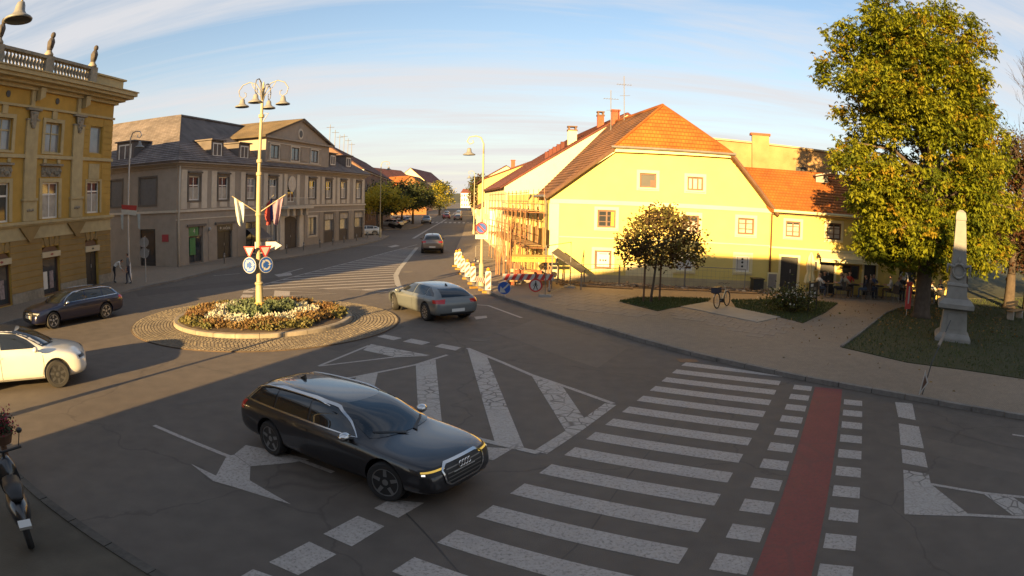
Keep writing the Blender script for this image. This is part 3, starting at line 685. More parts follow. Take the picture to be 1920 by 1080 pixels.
def roof_plane(pts, m, parent, name='roof', course=0.30, thick=0.16, lift=0.035, edge=None):
    """A sloping roof polygon laid in tile courses: every course is a strip that overlaps the one below it. pts[0] -> pts[1] runs along the eave."""
    P = [Vector(p) for p in pts]; u = (P[1] - P[0]).normalized(); nrm = None
    for q in P[2:]:
        c = u.cross(q - P[0])
        if c.length > 1e-6: nrm = c.normalized(); break
    if nrm.z < 0: nrm = -nrm
    v = nrm.cross(u)
    if v.z < 0: v = -v
    L2 = [((p - P[0]).dot(u), (p - P[0]).dot(v)) for p in P]
    vmax = max(q[1] for q in L2); me_v = []; me_f = []; uvs = []
    def span(t):
        xs = []
        for i in range(len(L2)):
            (x0, y0), (x1, y1) = L2[i], L2[(i + 1) % len(L2)]
            if min(y0, y1) - 1e-9 <= t <= max(y0, y1) + 1e-9:
                if abs(y1 - y0) < 1e-9: xs += [x0, x1]
                else: xs.append(x0 + (x1 - x0) * (t - y0) / (y1 - y0))
        return (min(xs), max(xs)) if xs else None
    t = 0.0; vmin = min(q[1] for q in L2); t = vmin
    while t < vmax - 0.02:
        t1 = min(t + course, vmax); a = span(t + 1e-4); c = span(min(t1, vmax - 1e-4))
        if a and c:
            A0 = P[0] + u * a[0] + v * t + nrm * lift; A1 = P[0] + u * a[1] + v * t + nrm * lift
            B0 = P[0] + u * c[0] + v * t1; B1 = P[0] + u * c[1] + v * t1
            A0d = A0 - nrm * (lift + .012); A1d = A1 - nrm * (lift + .012)
            i = len(me_v); me_v += [A0, A1, B1, B0, A0d, A1d]
            me_f += [(i, i + 1, i + 2, i + 3), (i + 4, i + 5, i + 1, i)]
            uvs += [(a[0], t), (a[1], t), (c[1], t1), (c[0], t1), (a[0], t), (a[1], t), (a[1], t), (a[0], t)]
        t = t1
    # underside
    i = len(me_v); me_v += [p - nrm * thick for p in P]; me_f.append(tuple(range(i, i + len(P)))); uvs += [(0, 0)] * len(P)
    n = len(P)
    i2 = len(me_v); me_v += list(P)
    for k in range(n):
        j = (k + 1) % n; me_f.append((i2 + k, i2 + j, i + j, i + k)); uvs += [(0, 0)] * 4
    me = bpy.data.meshes.new(name); off = root_loc(parent) if parent else Vector()
    me.from_pydata([tuple(p - off) for p in me_v], [], me_f); uvl = me.uv_layers.new(name='UVMap')
    uvl.data.foreach_set('uv', [c for q in uvs for c in q]); me.materials.append(m); me.update()
    o = bpy.data.objects.new(name, me); COL.objects.link(o); o.parent = parent
    return o
def chimney(parent, x, y, z0, z1, wx, wy, m, cap, name='chimney', pots=True):
    b = MB(); b.box(x - wx, x + wx, y - wy, y + wy, z0, z1); o = b.build(name, m, parent)
    MB().box(x - wx - .06, x + wx + .06, y - wy - .06, y + wy + .06, z1 + .002, z1 + .1).build('cap', cap, o)
    if pots:
        b = MB()
        for dx in (-.5, .5):
            for dy in (-.5, .5): b.box(x + wx * dx * 1.5 - .07, x + wx * dx * 1.5 + .07, y + wy * dy * 1.5 - .07, y + wy * dy * 1.5 + .07, z1 + .1, z1 + .32)
        b.box(x - wx - .05, x + wx + .05, y - wy - .05, y + wy + .05, z1 + .32, z1 + .4)
        b.build('hood', cap, o)
    return o
def pipe(path, r, m, parent, name='drainpipe'):
    return MB().tube(path, r, 8).build(name, m, parent, smooth=True)

FONT_MESH = {}
def text_mesh(txt, size, F, s, z, d, m, parent, name='lettering', align='CENTER', thick=0.004):
    """raised lettering lying on a facade frame"""
    cu = bpy.data.curves.new('lettering', 'FONT'); cu.body = txt; cu.size = size; cu.align_x = align; cu.align_y = 'CENTER'; cu.extrude = thick
    o = bpy.data.objects.new('t', cu); COL.objects.link(o)
    me = bpy.data.meshes.new_from_object(o); bpy.data.objects.remove(o)
    rot = Matrix((F.u, Vector((0, 0, 1)), F.n)).transposed().to_4x4(); off = root_loc(parent) if parent else Vector()
    rot.translation = F.p(s, z, d) - off
    me.transform(rot); me.materials.append(m)
    ob = bpy.data.objects.new(name, me); COL.objects.link(ob); ob.parent = parent
    return ob

# ------------------------------------------------------------------ ochre corner building with attic statues
M_ochre = mat('ochre_render', (0.42, 0.26, 0.055), 0.9, var=0.14, scale=2.0, bump=0.1, bscale=30, tint_scale=0.25, detail=6)
M_ochre2 = mat('ochre_stone_courses', (0.25, 0.165, 0.06), 0.9, var=0.15, scale=2.0, bump=0.15, bscale=30, detail=6)
M_trim = mat('pale_stucco_trim', (0.40, 0.32, 0.17), 0.9, var=0.15, scale=3.0, bump=0.15, bscale=25, detail=6)
M_stone = mat('grey_stone', (0.24, 0.21, 0.16), 0.9, var=0.3, scale=5.0, bump=0.3, bscale=20)
FL = Frame((-23.8, 20.0), (-23.6, 31.6)); SL1 = 12.05; SL0 = -17.2
bl = thing('ochre_building', 'ochre three-storey corner building with pale pilasters and a statue-topped attic', 'building', (-29, 26, 0))
ops = []; bays = [6.1 - 4.25 * k for k in range(4)]
for s in bays:
    ops += [(s - .78, s + .75, .12, 2.62), (s - .75, s + .72, 4.06, 5.92), (s - .72, s + .75, 7.46, 9.02)]
ops += [(9.42, 10.70, .10, 2.72), (9.58, 10.92, 4.18, 5.96), (9.72, 10.98, 7.56, 9.12)]
wall_open(FL, SL0, SL1, 0, 10.7, ops, M_ochre, bl, .22)
b = MB()
b.fbox(FL, SL1 - .25, SL1, 0, 10.7, -12, -.23); b.fbox(FL, SL0, SL1 - .25, 0, 10.7, -12, -11.7); b.fbox(FL, SL0, SL0 + .25, 0, 10.7, -11.7, -.23); b.fbox(FL, SL0, SL1, 11.3, 11.5, -12, -.5)
b.build('side_wall', M_ochre, bl)
# rusticated courses between the shop openings
segs = [(10.72, SL1 + .03), (6.87, 9.40)] + [(bays[k + 1] + .77, bays[k] - .80) for k in range(3)]
for a, c in segs:
    z = .62
    while z < 3.0:
        MB().fbox(FL, a, c, z, z + .285, -.02, .045).build('stone_course', M_ochre2, bl); z += .325
    MB().fbox(FL, a, c, 0.05, .6, -.02, .06).build('plinth', M_stone, bl)
for s0_, s1_ in [(s - .78, s + .75) for s in bays] + [(9.42, 10.70)]:
    MB().fbox(FL, s0_ + .002, s1_ - .002, 2.72 if s1_ < 9 or s0_ > 9.3 else 2.72, 3.0, -.02, .04).build('lintel_course', M_ochre2, bl)
    c = (s0_ + s1_) / 2
    for k in (-.5, 0, .5):
        MB().fprism(FL, [(c + k * .8 - .10, 2.66), (c + k * .8 + .10, 2.66), (c + k * 1.1 + .13, 3.1), (c + k * 1.1 - .13, 3.1)], .0, .075).build('keystone', M_ochre2, bl)
b = MB(); b.fbox(FL, SL0, SL1 + .05, 3.12, 3.25, -.02, .09).fbox(FL, SL0, SL1 + .02, 3.25, 3.78, -.02, .05).fbox(FL, SL0, SL1 + .14, 3.78, 3.86, -.02, .16).fbox(FL, SL0, SL1 + .22, 3.86, 4.0, -.02, .24)
b.build('string_course', M_trim, bl)
MB().fbox(FL, SL0, SL1 + .1, 7.12, 7.3, -.02, .12).build('sill_course', M_trim, bl)
for s in [8.45 - 4.25 * k for k in range(4)]:
    p = MB().fbox(FL, s - .56, s + .56, 4.02, 5.0, -.02, .16).fbox(FL, s - .62, s + .62, 5.0, 5.12, -.02, .22).fbox(FL, s - .50, s + .50, 5.12, 9.0, -.02, .13).build('pilaster', M_trim, bl)
    c = MB().fbox(FL, s - .56, s + .56, 9.0, 9.08, -.02, .17).fbox(FL, s - .6, s + .6, 9.5, 9.62, -.02, .24)
    c.fprism(FL, [(s - .36, 9.46), (s + .36, 9.46), (s + .12, 8.6), (s - .12, 8.6)], .1, .2)
    for k in range(5): c.ball(FL.p(s + rnd.uniform(-.25, .25), 8.75 + .15 * k, .19), .09, 7, 4)
    c.build('capital', M_stone, p)
    r_ = MB()
    for k in range(4): r_.ball(FL.p(s - .21 + .14 * k, 4.52 + .03 * (k % 2), .17), .075, 7, 4)
    r_.build('rosette', M_stone, p)
    MB().fprism(FL, [(s - .85, 3.72), (s + .85, 3.72), (s + .1, 3.0), (s - .1, 3.0)], .03, .2).build('bracket', M_ochre2, bl)
    MB().fprism(FL, [(s - .32, 9.66), (s + .0, 9.66), (s + .0, 10.6), (s - .32, 10.6)], -.02, .14).fprism(FL, [(s + .1, 10.0), (s + .5, 10.2), (s + .55, 10.66), (s + .1, 10.66)], -.02, .45).build('frieze_bracket', M_trim, bl)
for s in bays:
    MB().lathe([(.17, 0), (.17, .02), (.13, .02)], FL.p(s + .15, 10.18, .03), 14, (FL.u, Vector((0, 0, 1)), FL.n)).build('vent', M_dark, bl)
    window(FL, s - .75, s + .72, 4.06, 5.92, bl, M_white, M_glass, 1, 5.3, .09, .10, curtain=rnd.choice([None, .3, .66]))
    surround(FL, s - .75, s + .72, 4.06, 5.92, .26, M_trim, bl, .06, .2, 0.0)
    window(FL, s - .72, s + .75, 7.46, 9.02, bl, M_trim, M_glassl, 1, 8.45, .07, .16)
    surround(FL, s - .72, s + .75, 7.46, 9.02, .24, M_trim, bl, .06, .2, .1)
    o = MB().fbox(FL, s - .95, s + .95, 6.75, 6.86, -.02, .2)
    for k in range(9): o.ball(FL.p(s - .75 + .19 * k, 6.42 + .09 * math.sin(k * 1.7), .04), .13, 7, 4)
    o.fbox(FL, s - .85, s + .85, 6.2, 6.72, -.02, .05); o.build('carved_overdoor', M_stone, bl)
    for a_, c_, e_, g_ in ((s - .75, s - .5, 6.9, 7.1), (s + .5, s + .75, 6.9, 7.1), (s - .22, s + .22, 9.2, 9.66)): MB().fbox(FL, a_, c_, e_, g_, -.02, .09).build('window_console', M_trim, bl)
    # shop window with arched dark blind and a pale sign box
    window(FL, s - .78, s + .75, .12, 2.05, bl, M_brown, M_glass, 0, None, .08, .15)
    MB().fprism(FL, [(s - .78, 2.05), (s + .75, 2.05), (s + .75, 2.35), (s + .5, 2.58), (s, 2.66), (s - .5, 2.58), (s - .78, 2.35)], -.2, -.06).build('fanlight', M_brown, bl)
    sg = MB().fbox(FL, s - .84, s + .8, 2.08, 2.36, -.04, .12).build('sign_box', mat('sign_cream', (0.46, 0.38, 0.24), .6, var=.08), bl)
    MB().fprism(FL, [(s - .16, 2.22), (s, 2.15), (s + .16, 2.22), (s, 2.29)], .121, .126).build('emblem', mat('sign_red', (0.25, 0.05, 0.03), .6, var=.1), sg)
    for k, mm in ((-.4, M_white), (.15, mat('shop_goods', (0.25, 0.2, 0.2), .7, var=.5, scale=8))):
        MB().fbox(FL, s + k - .16, s + k + .2, .45, 1.35, -.185, -.17).build('display_card', mm, bl)
window(FL, 9.58, 10.92, 4.18, 5.96, bl, M_white, M_glass, 1, 5.4, .09, .12, curtain=.62); surround(FL, 9.58, 10.92, 4.18, 5.96, .17, M_trim, bl, .06, .12, 0)
MB().fbox(FL, 9.72, 10.78, 6.1, 6.95, -.02, .05).build('window_apron', M_trim, bl)
window(FL, 9.72, 10.98, 7.56, 9.12, bl, M_trim, M_glassl, 0, None, .07, .16)
for z in np.arange(4.2, 9.4, .36):
    for a, c in ((9.05, 9.5), (11.05, SL1 + .02)): MB().fbox(FL, a, c, z, z + .32, -.02, .03).build('corner_course', M_ochre, bl)
door(FL, 9.42, 10.70, .10, 2.05, bl, M_dark, .18, 2); MB().fprism(FL, [(9.42, 2.05), (10.7, 2.05), (10.7, 2.4), (10.4, 2.66), (10.06, 2.74), (9.7, 2.66), (9.42, 2.4)], -.2, -.08).build('fanlight', M_brown, bl)
sg = MB().fbox(FL, 9.36, 10.8, 2.02, 2.34, -.04, .12).build('sign_box', MATS['sign_cream'], bl); MB().fprism(FL, [(9.94, 2.18), (10.08, 2.11), (10.22, 2.18), (10.08, 2.25)], .121, .126).build('emblem', M_black, sg)
b = MB()
b.fbox(FL, SL0, SL1 + .08, 9.62, 9.74, -.02, .12); b.build('architrave', M_trim, bl)
b = MB()
for d1, z0_, z1_ in ((.22, 10.52, 10.70), (.55, 10.70, 10.86), (.95, 10.86, 11.02), (1.12, 11.02, 11.24), (1.2, 11.24, 11.30)):
    b.fbox(FL, SL0, SL1 + d1 * .95, z0_, z1_, -6, d1)
b.build('cornice', M_trim, bl)
MB().fbox(FL, 9.35, SL1 + .5, 11.30, 12.02, -.5, .25).fbox(FL, 9.3, SL1 + .7, 12.02, 12.12, -.6, .38).build('parapet', M_trim, bl)
b = MB(); b.fbox(FL, SL0, 9.34, 11.30, 11.52, .05, .4).fbox(FL, SL0, 9.34, 12.2, 12.36, .0, .45); b.build('balustrade_rails', M_stone, bl)
peds = [9.0 - 4.25 * k for k in range(4)]
for s in peds: MB().fbox(FL, s - .34, s + .34, 11.52, 12.38, -.02, .46).build('pedestal', M_stone, bl)
prof = [(.05, 0), (.10, .04), (.06, .12), (.13, .30), (.09, .48), (.05, .58), (.09, .64), (.09, .68)]
k = 0
for i in range(3):
    a, c = peds[i + 1] + .36, peds[i] - .36; nb = 12
    for j in range(nb):
        MB().lathe(prof, FL.p(a + (c - a) * (j + .5) / nb, 11.52, .22), 8).build('baluster', M_stone, bl, smooth=True)
for i, (s, wh) in enumerate(((peds[0], 'nearest the roof corner'), (peds[1], 'in the middle of the three'), (peds[2], 'cut by the left edge of the picture'))):
    st = thing('roof_statue', 'dark stone figure on the ochre attic, ' + wh, 'statue', FL.p(s, 12.38, .22), 'statues on the ochre attic')
    c0 = FL.p(s, 12.38, .22)
    MB().lathe([(.30, 0), (.30, .1), (.2, .22), (.17, .3)], c0, 12).build('base', M_stone, st, smooth=True)
    b = MB(); b.tube([c0 + Vector((0, 0, .25)), c0 + Vector((.02, .03, .5)), c0 + Vector((.0, .08, .78)), c0 + Vector((.0, .12, .98))], [.14, .21, .24, .15], 10)
    b.ball(c0 + Vector((.02, .14, 1.16)), .16, 10, 6, (1, 1, 1.15)); b.tube([c0 + Vector((.05, -.02, .85)), c0 + Vector((.2, -.14, .7)), c0 + Vector((.18, -.1, .45))], [.09, .08, .06], 7)
    b.build('figure', mat('weathered_bronze', (0.06, 0.05, 0.045), .8, var=.4, scale=6), st, smooth=True)

# ------------------------------------------------------------------ grey town house with pediment
M_gwall = mat('grey_render', (0.28, 0.24, 0.195), 0.9, var=0.13, scale=2.0, bump=0.1, bscale=30, tint_scale=0.2, detail=6)
M_gtrim = mat('pale_grey_trim', (0.52, 0.46, 0.37), 0.9, var=0.12, scale=3.0)
M_gdark = mat('grey_plinth', (0.13, 0.11, 0.09), 0.9, var=0.15, scale=3.0)
M_slate = tile_mat('grey_roof_tiles', (0.21, 0.175, 0.16), (0.72, 0.7, 0.7), (0.5, 0.5, 0.5), 1.0, .3, .3)
FG = Frame((-23.2, 40.2), (-17.45, 75.0)); SG1 = FG.L + .6
bg_ = thing('grey_town_house', 'long grey two-storey town house with dormers and a central pediment', 'building', (-26, 58, 0))
wc = [2.2, 6.12, 10.35, 14.1, 17.62, 21.95, 25.75, 29.55, 33.9]
ops = []; gw_ops = []
for i, s in enumerate(wc):
    if i != 4: ops.append((s - .72, s + .72, 4.68, 6.42))
    else: ops.append((s - .75, s + .75, 4.35, 6.42))
low = [(1.55, 3.4, .12, 2.75), (5.3, 7.5, .12, 2.75), (9.6, 12.1, .12, 2.8), (13.25, 14.9, .95, 2.72), (16.3, 18.9, .1, 3.05), (21.15, 22.95, 1.05, 2.8), (24.85, 27.1, .12, 3.05), (28.7, 30.9, .12, 3.05), (32.8, 35.3, .12, 3.05)]
wall_open(FG, 0, SG1, 0, 7.45, ops + low, M_gwall, bg_, .2)
FS = Frame((-38.0, 41.82), (-23.2, 40.2)); so = FS.L - 7.34
wall_open(FS, 0, FS.L, 0, 7.45, [(so + .4, so + 1.75, 4.5, 6.42), (so + 3.65, so + 5.35, 4.48, 6.42), (so + 3.7, so + 5.3, .12, 2.75)], M_gwall, bg_, .2, 'side_wall')
ncor = FG.p(0, 0)
b = MB()
for q in (FG.p(SG1, 0), ): b.face([FG.p(SG1, 0), FG.p(SG1, 0, -12), FG.p(SG1, 7.45, -12), FG.p(SG1, 7.45)])
b.build('end_wall', M_gwall, bg_)
for s0_, s1_ in ((so + .4, so + 1.75), (so + 3.65, so + 5.35)):
    MB().fbox(FS, s0_, s1_, 4.5, 6.42, -.16, -.06).build('blind_panel', mat('grey_blind', (.13, .125, .12), .8, var=.1), bg_)
    surround(FS, s0_, s1_, 4.5, 6.42, .13, M_gdark, bg_, .04)
MB().fbox(FS, so + .0, so + 6.4, 4.2, 7.15, -.02, .02).build('pale_panel', mat('grey_green_panel', (.19, .185, .145), .9, var=.1, scale=2), bg_) if False else None
door(FS, so + 3.7, so + 5.3, .12, 2.75, bg_, M_black, .12, 1, True, 0, True)
dd_ = MB().fbox(FS, so + 4.15, so + 4.85, .95, 2.3, -.115, -.10).build('green_poster', mat('dark_green_poster', (0.03, 0.10, 0.055), .5, var=.3, scale=5), bg_)
# belt courses, eaves
MB().fbox(FG, -.06, SG1 + .06, 3.86, 4.02, -.02, .12).fbox(FG, -.03, SG1 + .03, 3.3, 3.38, -.02, .05).build('string_course', M_gtrim, bg_)
MB().fbox(FS, 0, FS.L + .0, 3.86, 4.02, -.02, .11).build('string_course', M_gtrim, bg_)
b = MB()
for d1, z0_, z1_ in ((.12, 7.02, 7.18), (.28, 7.18, 7.3), (.5, 7.3, 7.46)):
    b.fbox(FG, -d1, SG1 + d1, z0_, z1_, -.2, d1); b.fbox(FS, 0, FS.L - .21, z0_ + .001, z1_ + .001, -.2, d1 - .002)
b.build('eaves_cornice', M_gwall, bg_)
MB().fbox(FG, -.02, SG1, .02, .75, -.02, .035).build('plinth', M_gdark, bg_) if False else None
for i, s in enumerate(wc):
    if i == 4: continue
    w_ = window(FG, s - .72, s + .72, 4.68, 6.42, bg_, M_white, rnd.choice([M_glass, M_glass, M_glassl]), 1, 5.75, .08, .1, curtain=rnd.choice([.34, .48, .55, .62]))
    surround(FG, s - .72, s + .72, 4.68, 6.42, .16, M_gdark, bg_, .07, .14, .12)
    for k in (-1, 1): MB().fbox(FG, s + k * 1.3 - .36, s + k * 1.3 + .36, 4.08, 6.85, -.02, .035).build('pale_panel', M_gtrim, bg_)
    MB().fbox(FG, s - .88, s + .88, 6.62, 6.74, -.02, .2).build('window_hood', M_gdark, bg_)
    MB().fbox(FG, s - .52, s + .52, 4.12, 4.5, -.02, .05).fbox(FG, s - .34, s + .34, 4.2, 4.42, .05, .07).build('window_apron', M_gtrim, bg_)
s = wc[4]
window(FG, s - .75, s + .75, 4.35, 6.0, bg_, M_white, M_glass, 1, 5.5, .08, .1, name='balcony_door')
MB().lathe([(.75, 0), (.75, .05), (.55, .05)], FG.p(s, 6.0, .02), 20, (FG.u, Vector((0, 0, 1)), FG.n)).build('arch_light', M_gtrim, bg_)
for k in range(5): MB().fbox(FG, s - .03 + .0, s + .03, 6.02, 6.62, .06, .085).build('glazing_bar', M_white, bg_) if k == 0 else None
for k in (-1, 1): MB().fbox(FG, s + k * 1.25 - .3, s + k * 1.25 + .3, 4.05, 6.9, -.02, .06).build('pilaster', M_gtrim, bg_)
bal = MB().fbox(FG, s - 2.6, s + 2.6, 3.72, 3.9, .1, 1.1).build('balcony', M_gtrim, bg_)
for k in (-1.9, -.7, .7, 1.9): MB().fprism(FG, [(s + k - .18, 3.1), (s + k + .18, 3.1), (s + k + .24, 3.71), (s + k - .24, 3.71)], .05, .75).build('bracket', M_gtrim, bal)
b = MB(); b.tube([FG.p(s - 2.5, 4.7, 1.0), FG.p(s + 2.5, 4.7, 1.0)], .03, 6)
for k in range(26): b.tube([FG.p(s - 2.5 + .2 * k, 3.9, 1.0), FG.p(s - 2.5 + .2 * k, 4.7, 1.0)], .014, 4)
b.build('railing', M_gtrim, bal)
# ground floor
M_gdoor = mat('brown_gate', (.055, .042, .035), .7, var=.2, scale=3)
door(FG, 16.3, 18.9, .1, 2.6, bg_, M_gdoor, .15, 2)
MB().fprism(FG, [(16.3, 2.6), (18.9, 2.6), (18.6, 2.88), (17.6, 3.04), (16.6, 2.88)], -.2, -.1).build('gate_head', M_gdoor, bg_)
for k in (15.7, 19.5): MB().fbox(FG, k - .42, k + .42, .05, 3.2, -.02, .12).build('pilaster', M_gtrim, bg_)
for a, c, e, g in (low[3], low[5]):
    window(FG, a, c, e, g, bg_, M_gdark, M_glassl, 1, None, .08, .12, M_gtrim); surround(FG, a, c, e, g, .2, M_gtrim, bg_, .04)
M_green = mat('green_shop_sign', (0.022, 0.16, 0.05), .5, var=.25, scale=4)
window(FG, 1.55, 3.4, .12, 2.1, bg_, M_gdark, M_glass, 1, None, .1, .15)
sg = MB().fbox(FG, 1.55, 2.75, 2.12, 2.75, -.12, .02).build('shop_sign', M_green, bg_); text_mesh('4', .5, FG, 2.2, 2.44, .022, M_gtrim, sg)
MB().fbox(FG, 1.75, 2.45, .75, 1.98, -.15, -.05).build('green_poster', M_green, bg_); MB().fbox(FG, 2.9, 3.35, 2.12, 2.75, -.12, -.02).build('transom', M_gdark, bg_)
MB().fbox(FG, 1.3, 3.7, 2.78, 2.95, -.02, .14).build('door_hood', M_gdark, bg_); MB().fbox(FG, 5.0, 7.8, 2.78, 2.95, -.02, .14).build('door_hood', M_gdark, bg_)
door(FG, 5.3, 7.5, .12, 2.25, bg_, M_dark, .18, 2, True)
sg = MB().fbox(FG, 5.3, 7.5, 2.27, 2.74, -.1, .03).build('shop_sign', M_black, bg_)
MB().lathe([(.1, 0), (.1, .02), (.06, .021)], FG.p(5.75, 2.5, .032), 10, (FG.u, Vector((0, 0, 1)), FG.n)).build('emblem', M_gtrim, sg); text_mesh('svečana', .34, FG, 6.6, 2.48, .034, M_gtrim, sg)
window(FG, 9.6, 12.1, .12, 2.8, bg_, M_gdark, M_glass, 1, 2.2, .09, .15)
b = MB(); b.fprism(FG, [(9.7, 1.35), (12.0, 1.35), (12.0, 1.42), (9.7, 1.42)], 1.1, 1.15); b.mesh([FG.p(9.6, 2.25, .05), FG.p(12.1, 2.25, .05), FG.p(12.1, 1.45, 1.15), FG.p(9.6, 1.45, 1.15)], [(0, 1, 2, 3), (3, 2, 1, 0)])
b.build('awning', mat('grey_awning', (.24, .21, .2), .8, var=.1), bg_)
for a, c, e, g in low[6:]:
    surround(FG, a, c, e, g, .14, M_gdark, bg_, .05, .2, 0)
    window(FG, a, c, 1.3, 2.45, bg_, M_gdark, M_glassl, 0, None, .08, .15); MB().fbox(FG, a, c, .12, 1.28, -.18, -.06).build('door_panel', M_gdoor, bg_); MB().fbox(FG, a, c, 2.47, g, -.16, -.04).build('transom', M_gtrim, bg_)
    for k in range(1, 6): MB().fbox(FG, a + (c - a) * k / 6 - .03, a + (c - a) * k / 6 + .03, 2.5, g - .02, -.039, -.02).build('transom_bar', M_gdark, bg_)
# rusticated quoins beside the doors, lamps, wall signs
for s in (.45, 4.35, 8.5, 12.7, 20.6, 23.9, 27.9, 31.8, 35.5):
    z = .15
    while z < 3.2:
        MB().fbox(FG, s - .3, s + .3, z, z + .40, -.02, .035).build('quoin', M_gwall, bg_); z += .45
MB().lathe([(.02, 0), (.12, .05), (.14, .2), (.05, .3)], FG.p(3.95, 2.35, .25), 10).build('wall_lamp', M_steel, bg_)
MB().fbox(FS, so + 6.0, so + 6.6, 1.85, 2.35, -.01, .05).build('red_plate', mat('red_plate', (.30, .03, .04), .5, var=.1), bg_)
pipe([FG.p(.12, 0, .14), FG.p(.12, 3.7, .14), FG.p(.12, 4.1, .22), FG.p(.12, 7.1, .2)], .07, M_gtrim, bg_)
# roofs
ap = Vector((-27.3, 47.6, 11.9)); e0 = FG.p(0, 7.46, .55) - FG.u * .55; e1 = FG.p(SG1 + .5, 7.46, .55)
rR = FG.p(30.0, 11.9, -6.2); rL = Vector((-44.0, 48.9, 11.9)); e2 = FS.p(0, 7.46, .55)
roof_plane([e0, e1, rR, ap], M_slate, bg_); roof_plane([e2, e0, ap, rL], M_slate, bg_)
roof_plane([e1, FG.p(SG1 + .5, 7.46, -12.5), rR], M_slate, bg_)
roof_plane([FG.p(SG1 + .5, 7.46, -12.6), FG.p(8, 7.46, -12.6), ap, rR], M_slate, bg_)
# pediment block
MB().fprism(FG, [(12.6, 7.45), (25.6, 7.45), (25.6, 10.05), (12.6, 10.05)], -4.5, .02).build('attic_storey', M_gwall, bg_)
MB().fprism(FG, [(12.3, 10.05), (25.9, 10.05), (19.1, 12.0)], -.2, .06).build('pediment', M_gwall, bg_)
MB().fbox(FG, 12.2, 26.0, 9.93, 10.12, -.2, .3).fprism(FG, [(12.0, 10.13), (12.45, 10.13), (19.1, 12.02), (25.75, 10.13), (26.2, 10.13), (19.1, 12.22)], -.2, .32).build('pediment_cornice', M_gwall, bg_)
MB().lathe([(.52, 0), (.52, .06), (.36, .07)], FG.p(18.95, 10.75, .06), 20, (FG.u, Vector((0, 0, 1)), FG.n)).build('oculus', M_gtrim, bg_)
MB().lathe([(.34, 0), (.34, .02), (.1, .02)], FG.p(18.95, 10.75, .125), 16, (FG.u, Vector((0, 0, 1)), FG.n)).build('oculus_pane', M_dark, bg_)
pk = FG.p(19.1, 12.24, .35); pb = FG.p(19.1, 12.26, -9.0)
roof_plane([FG.p(11.9, 10.12, -7.5), FG.p(11.9, 10.12, .35), pk, pb], tile_mat('warm_roof_tiles', (0.17, 0.125, 0.08), (.75, .72, .7), (.5, .5, .5), 1.0, .3, .3), bg_, 'pediment_roof')
roof_plane([FG.p(26.3, 10.12, .35), FG.p(26.3, 10.12, -7.5), pb, pk], M_slate, bg_, 'pediment_roof')
for k, s in enumerate((14.1, 15.95, 18.0, 20.0, 22.1)):
    if k % 2 == 0:
        o = window(FG, s - .78, s + .78, 8.16, 9.4, bg_, M_gdark, M_glass, 1, None, .1, -.06, d=.0); surround(FG, s - .78, s + .78, 8.16, 9.4, .12, M_gtrim, bg_, .13)
    else: MB().fbox(FG, s - .72, s + .72, 8.2, 9.3, .0, .07).build('blind_panel', M_gwall, bg_)
MB().fbox(FG, 12.9, 23.6, 7.95, 8.02, .0, .1).fbox(FG, 12.9, 23.6, 9.55, 9.62, .0, .1).build('panel_frame', M_gtrim, bg_)
# dormers
def dormer(F, s, z0, z1, hw, front, parent, back):
    b = MB(); b.fbox(F, s - hw - .25, s + hw + .25, z0 - .35, z1 + .18, back, front); o = b.build('dormer', M_slate, parent)
    window(F, s - hw, s + hw, z0, z1, parent, M_white, rnd.choice([M_glass, mat('red_curtain', (.22, .04, .04), .8, var=.2)]), 1, None, .09, -.04, d=front - .02)
    MB().fbox(F, s - hw - .4, s + hw + .4, z1 + .18, z1 + .28, back, front + .18).build('dormer_roof', M_slate, o)
dormer(FG, 5.6, 8.0, 9.05, .62, -.35, bg_, -3.2); dormer(FG, 9.65, 8.0, 9.05, .62, -.35, bg_, -3.2); dormer(FG, 27.4, 8.2, 9.2, .6, -.35, bg_, -3); dormer(FG, 31.6, 8.2, 9.2, .6, -.35, bg_, -3); dormer(FS, so + 1.65, 7.85, 9.1, .7, -.35, bg_, -3.2)

# ------------------------------------------------------------------ yellow gabled house
M_yel = mat('yellow_render', (0.62, 0.49, 0.15), 0.9, var=0.06, scale=1.5, bump=0.06, bscale=30, tint_scale=0.3, detail=6)
M_yelw = mat('white_band', (0.64, 0.555, 0.31), 0.9, var=0.05, scale=3)
M_yelp = mat('stained_plinth', (0.46, 0.37, 0.21), 0.95, var=0.25, scale=2, bump=0.2, bscale=25, col2=(0.34, 0.27, 0.16))
M_cream = mat('cream_render', (0.64, 0.56, 0.34), 0.9, var=0.07, scale=1.2, tint_scale=0.2)
M_orange = tile_mat('orange_roof_tiles', (0.36, 0.112, 0.012), (.82, .8, .78), (.6, .58, .55), 1.0, .2, .3, .3)
M_rtile = tile_mat('old_brown_tiles', (0.23, 0.10, 0.035), (.7, .66, .6), (.5, .5, .5), 1.0, .2, .3, .5)
M_brick = mat('chimney_brick', (0.30, 0.08, 0.04), .9, var=.3, scale=9, bump=.3)
FY = Frame((1.95, 35.7), (13.95, 33.75)); SY = 12.3
by = thing('yellow_gabled_house', 'bright yellow two-storey house with a clipped gable and orange tiled roof', 'house', (8, 40, 0))
yw = [(4.84, 5.74, 5.34, 6.12), (7.45, 8.33, 5.32, 6.05), (2.59, 3.58, 3.10, 4.05), (7.25, 8.14, 3.05, 3.95), (10.35, 11.29, 3.08, 3.97), (2.50, 3.41, .88, 1.86), (6.95, 7.87, .95, 1.8), (10.31, 11.12, 1.02, 1.92)]
gtop = [(0, 4.86), (3.62, 7.28), (9.86, 7.20), (SY, 4.52)]
wall_open(FY, 0, SY, 0, gtop, yw, M_yel, by, .16)
back_dir = Vector((-2.55, 16.3, 0)).normalized()      # the street runs this way
def yb(s, t, z):                                        # point: s along the front, t metres back along the street
    p = FY.p(s, z); return p + back_dir * t
DY = 15.6
FYs = Frame(tuple((FY.p(0, 0) + back_dir * DY)[:2]), tuple(FY.p(0, 0)[:2]))
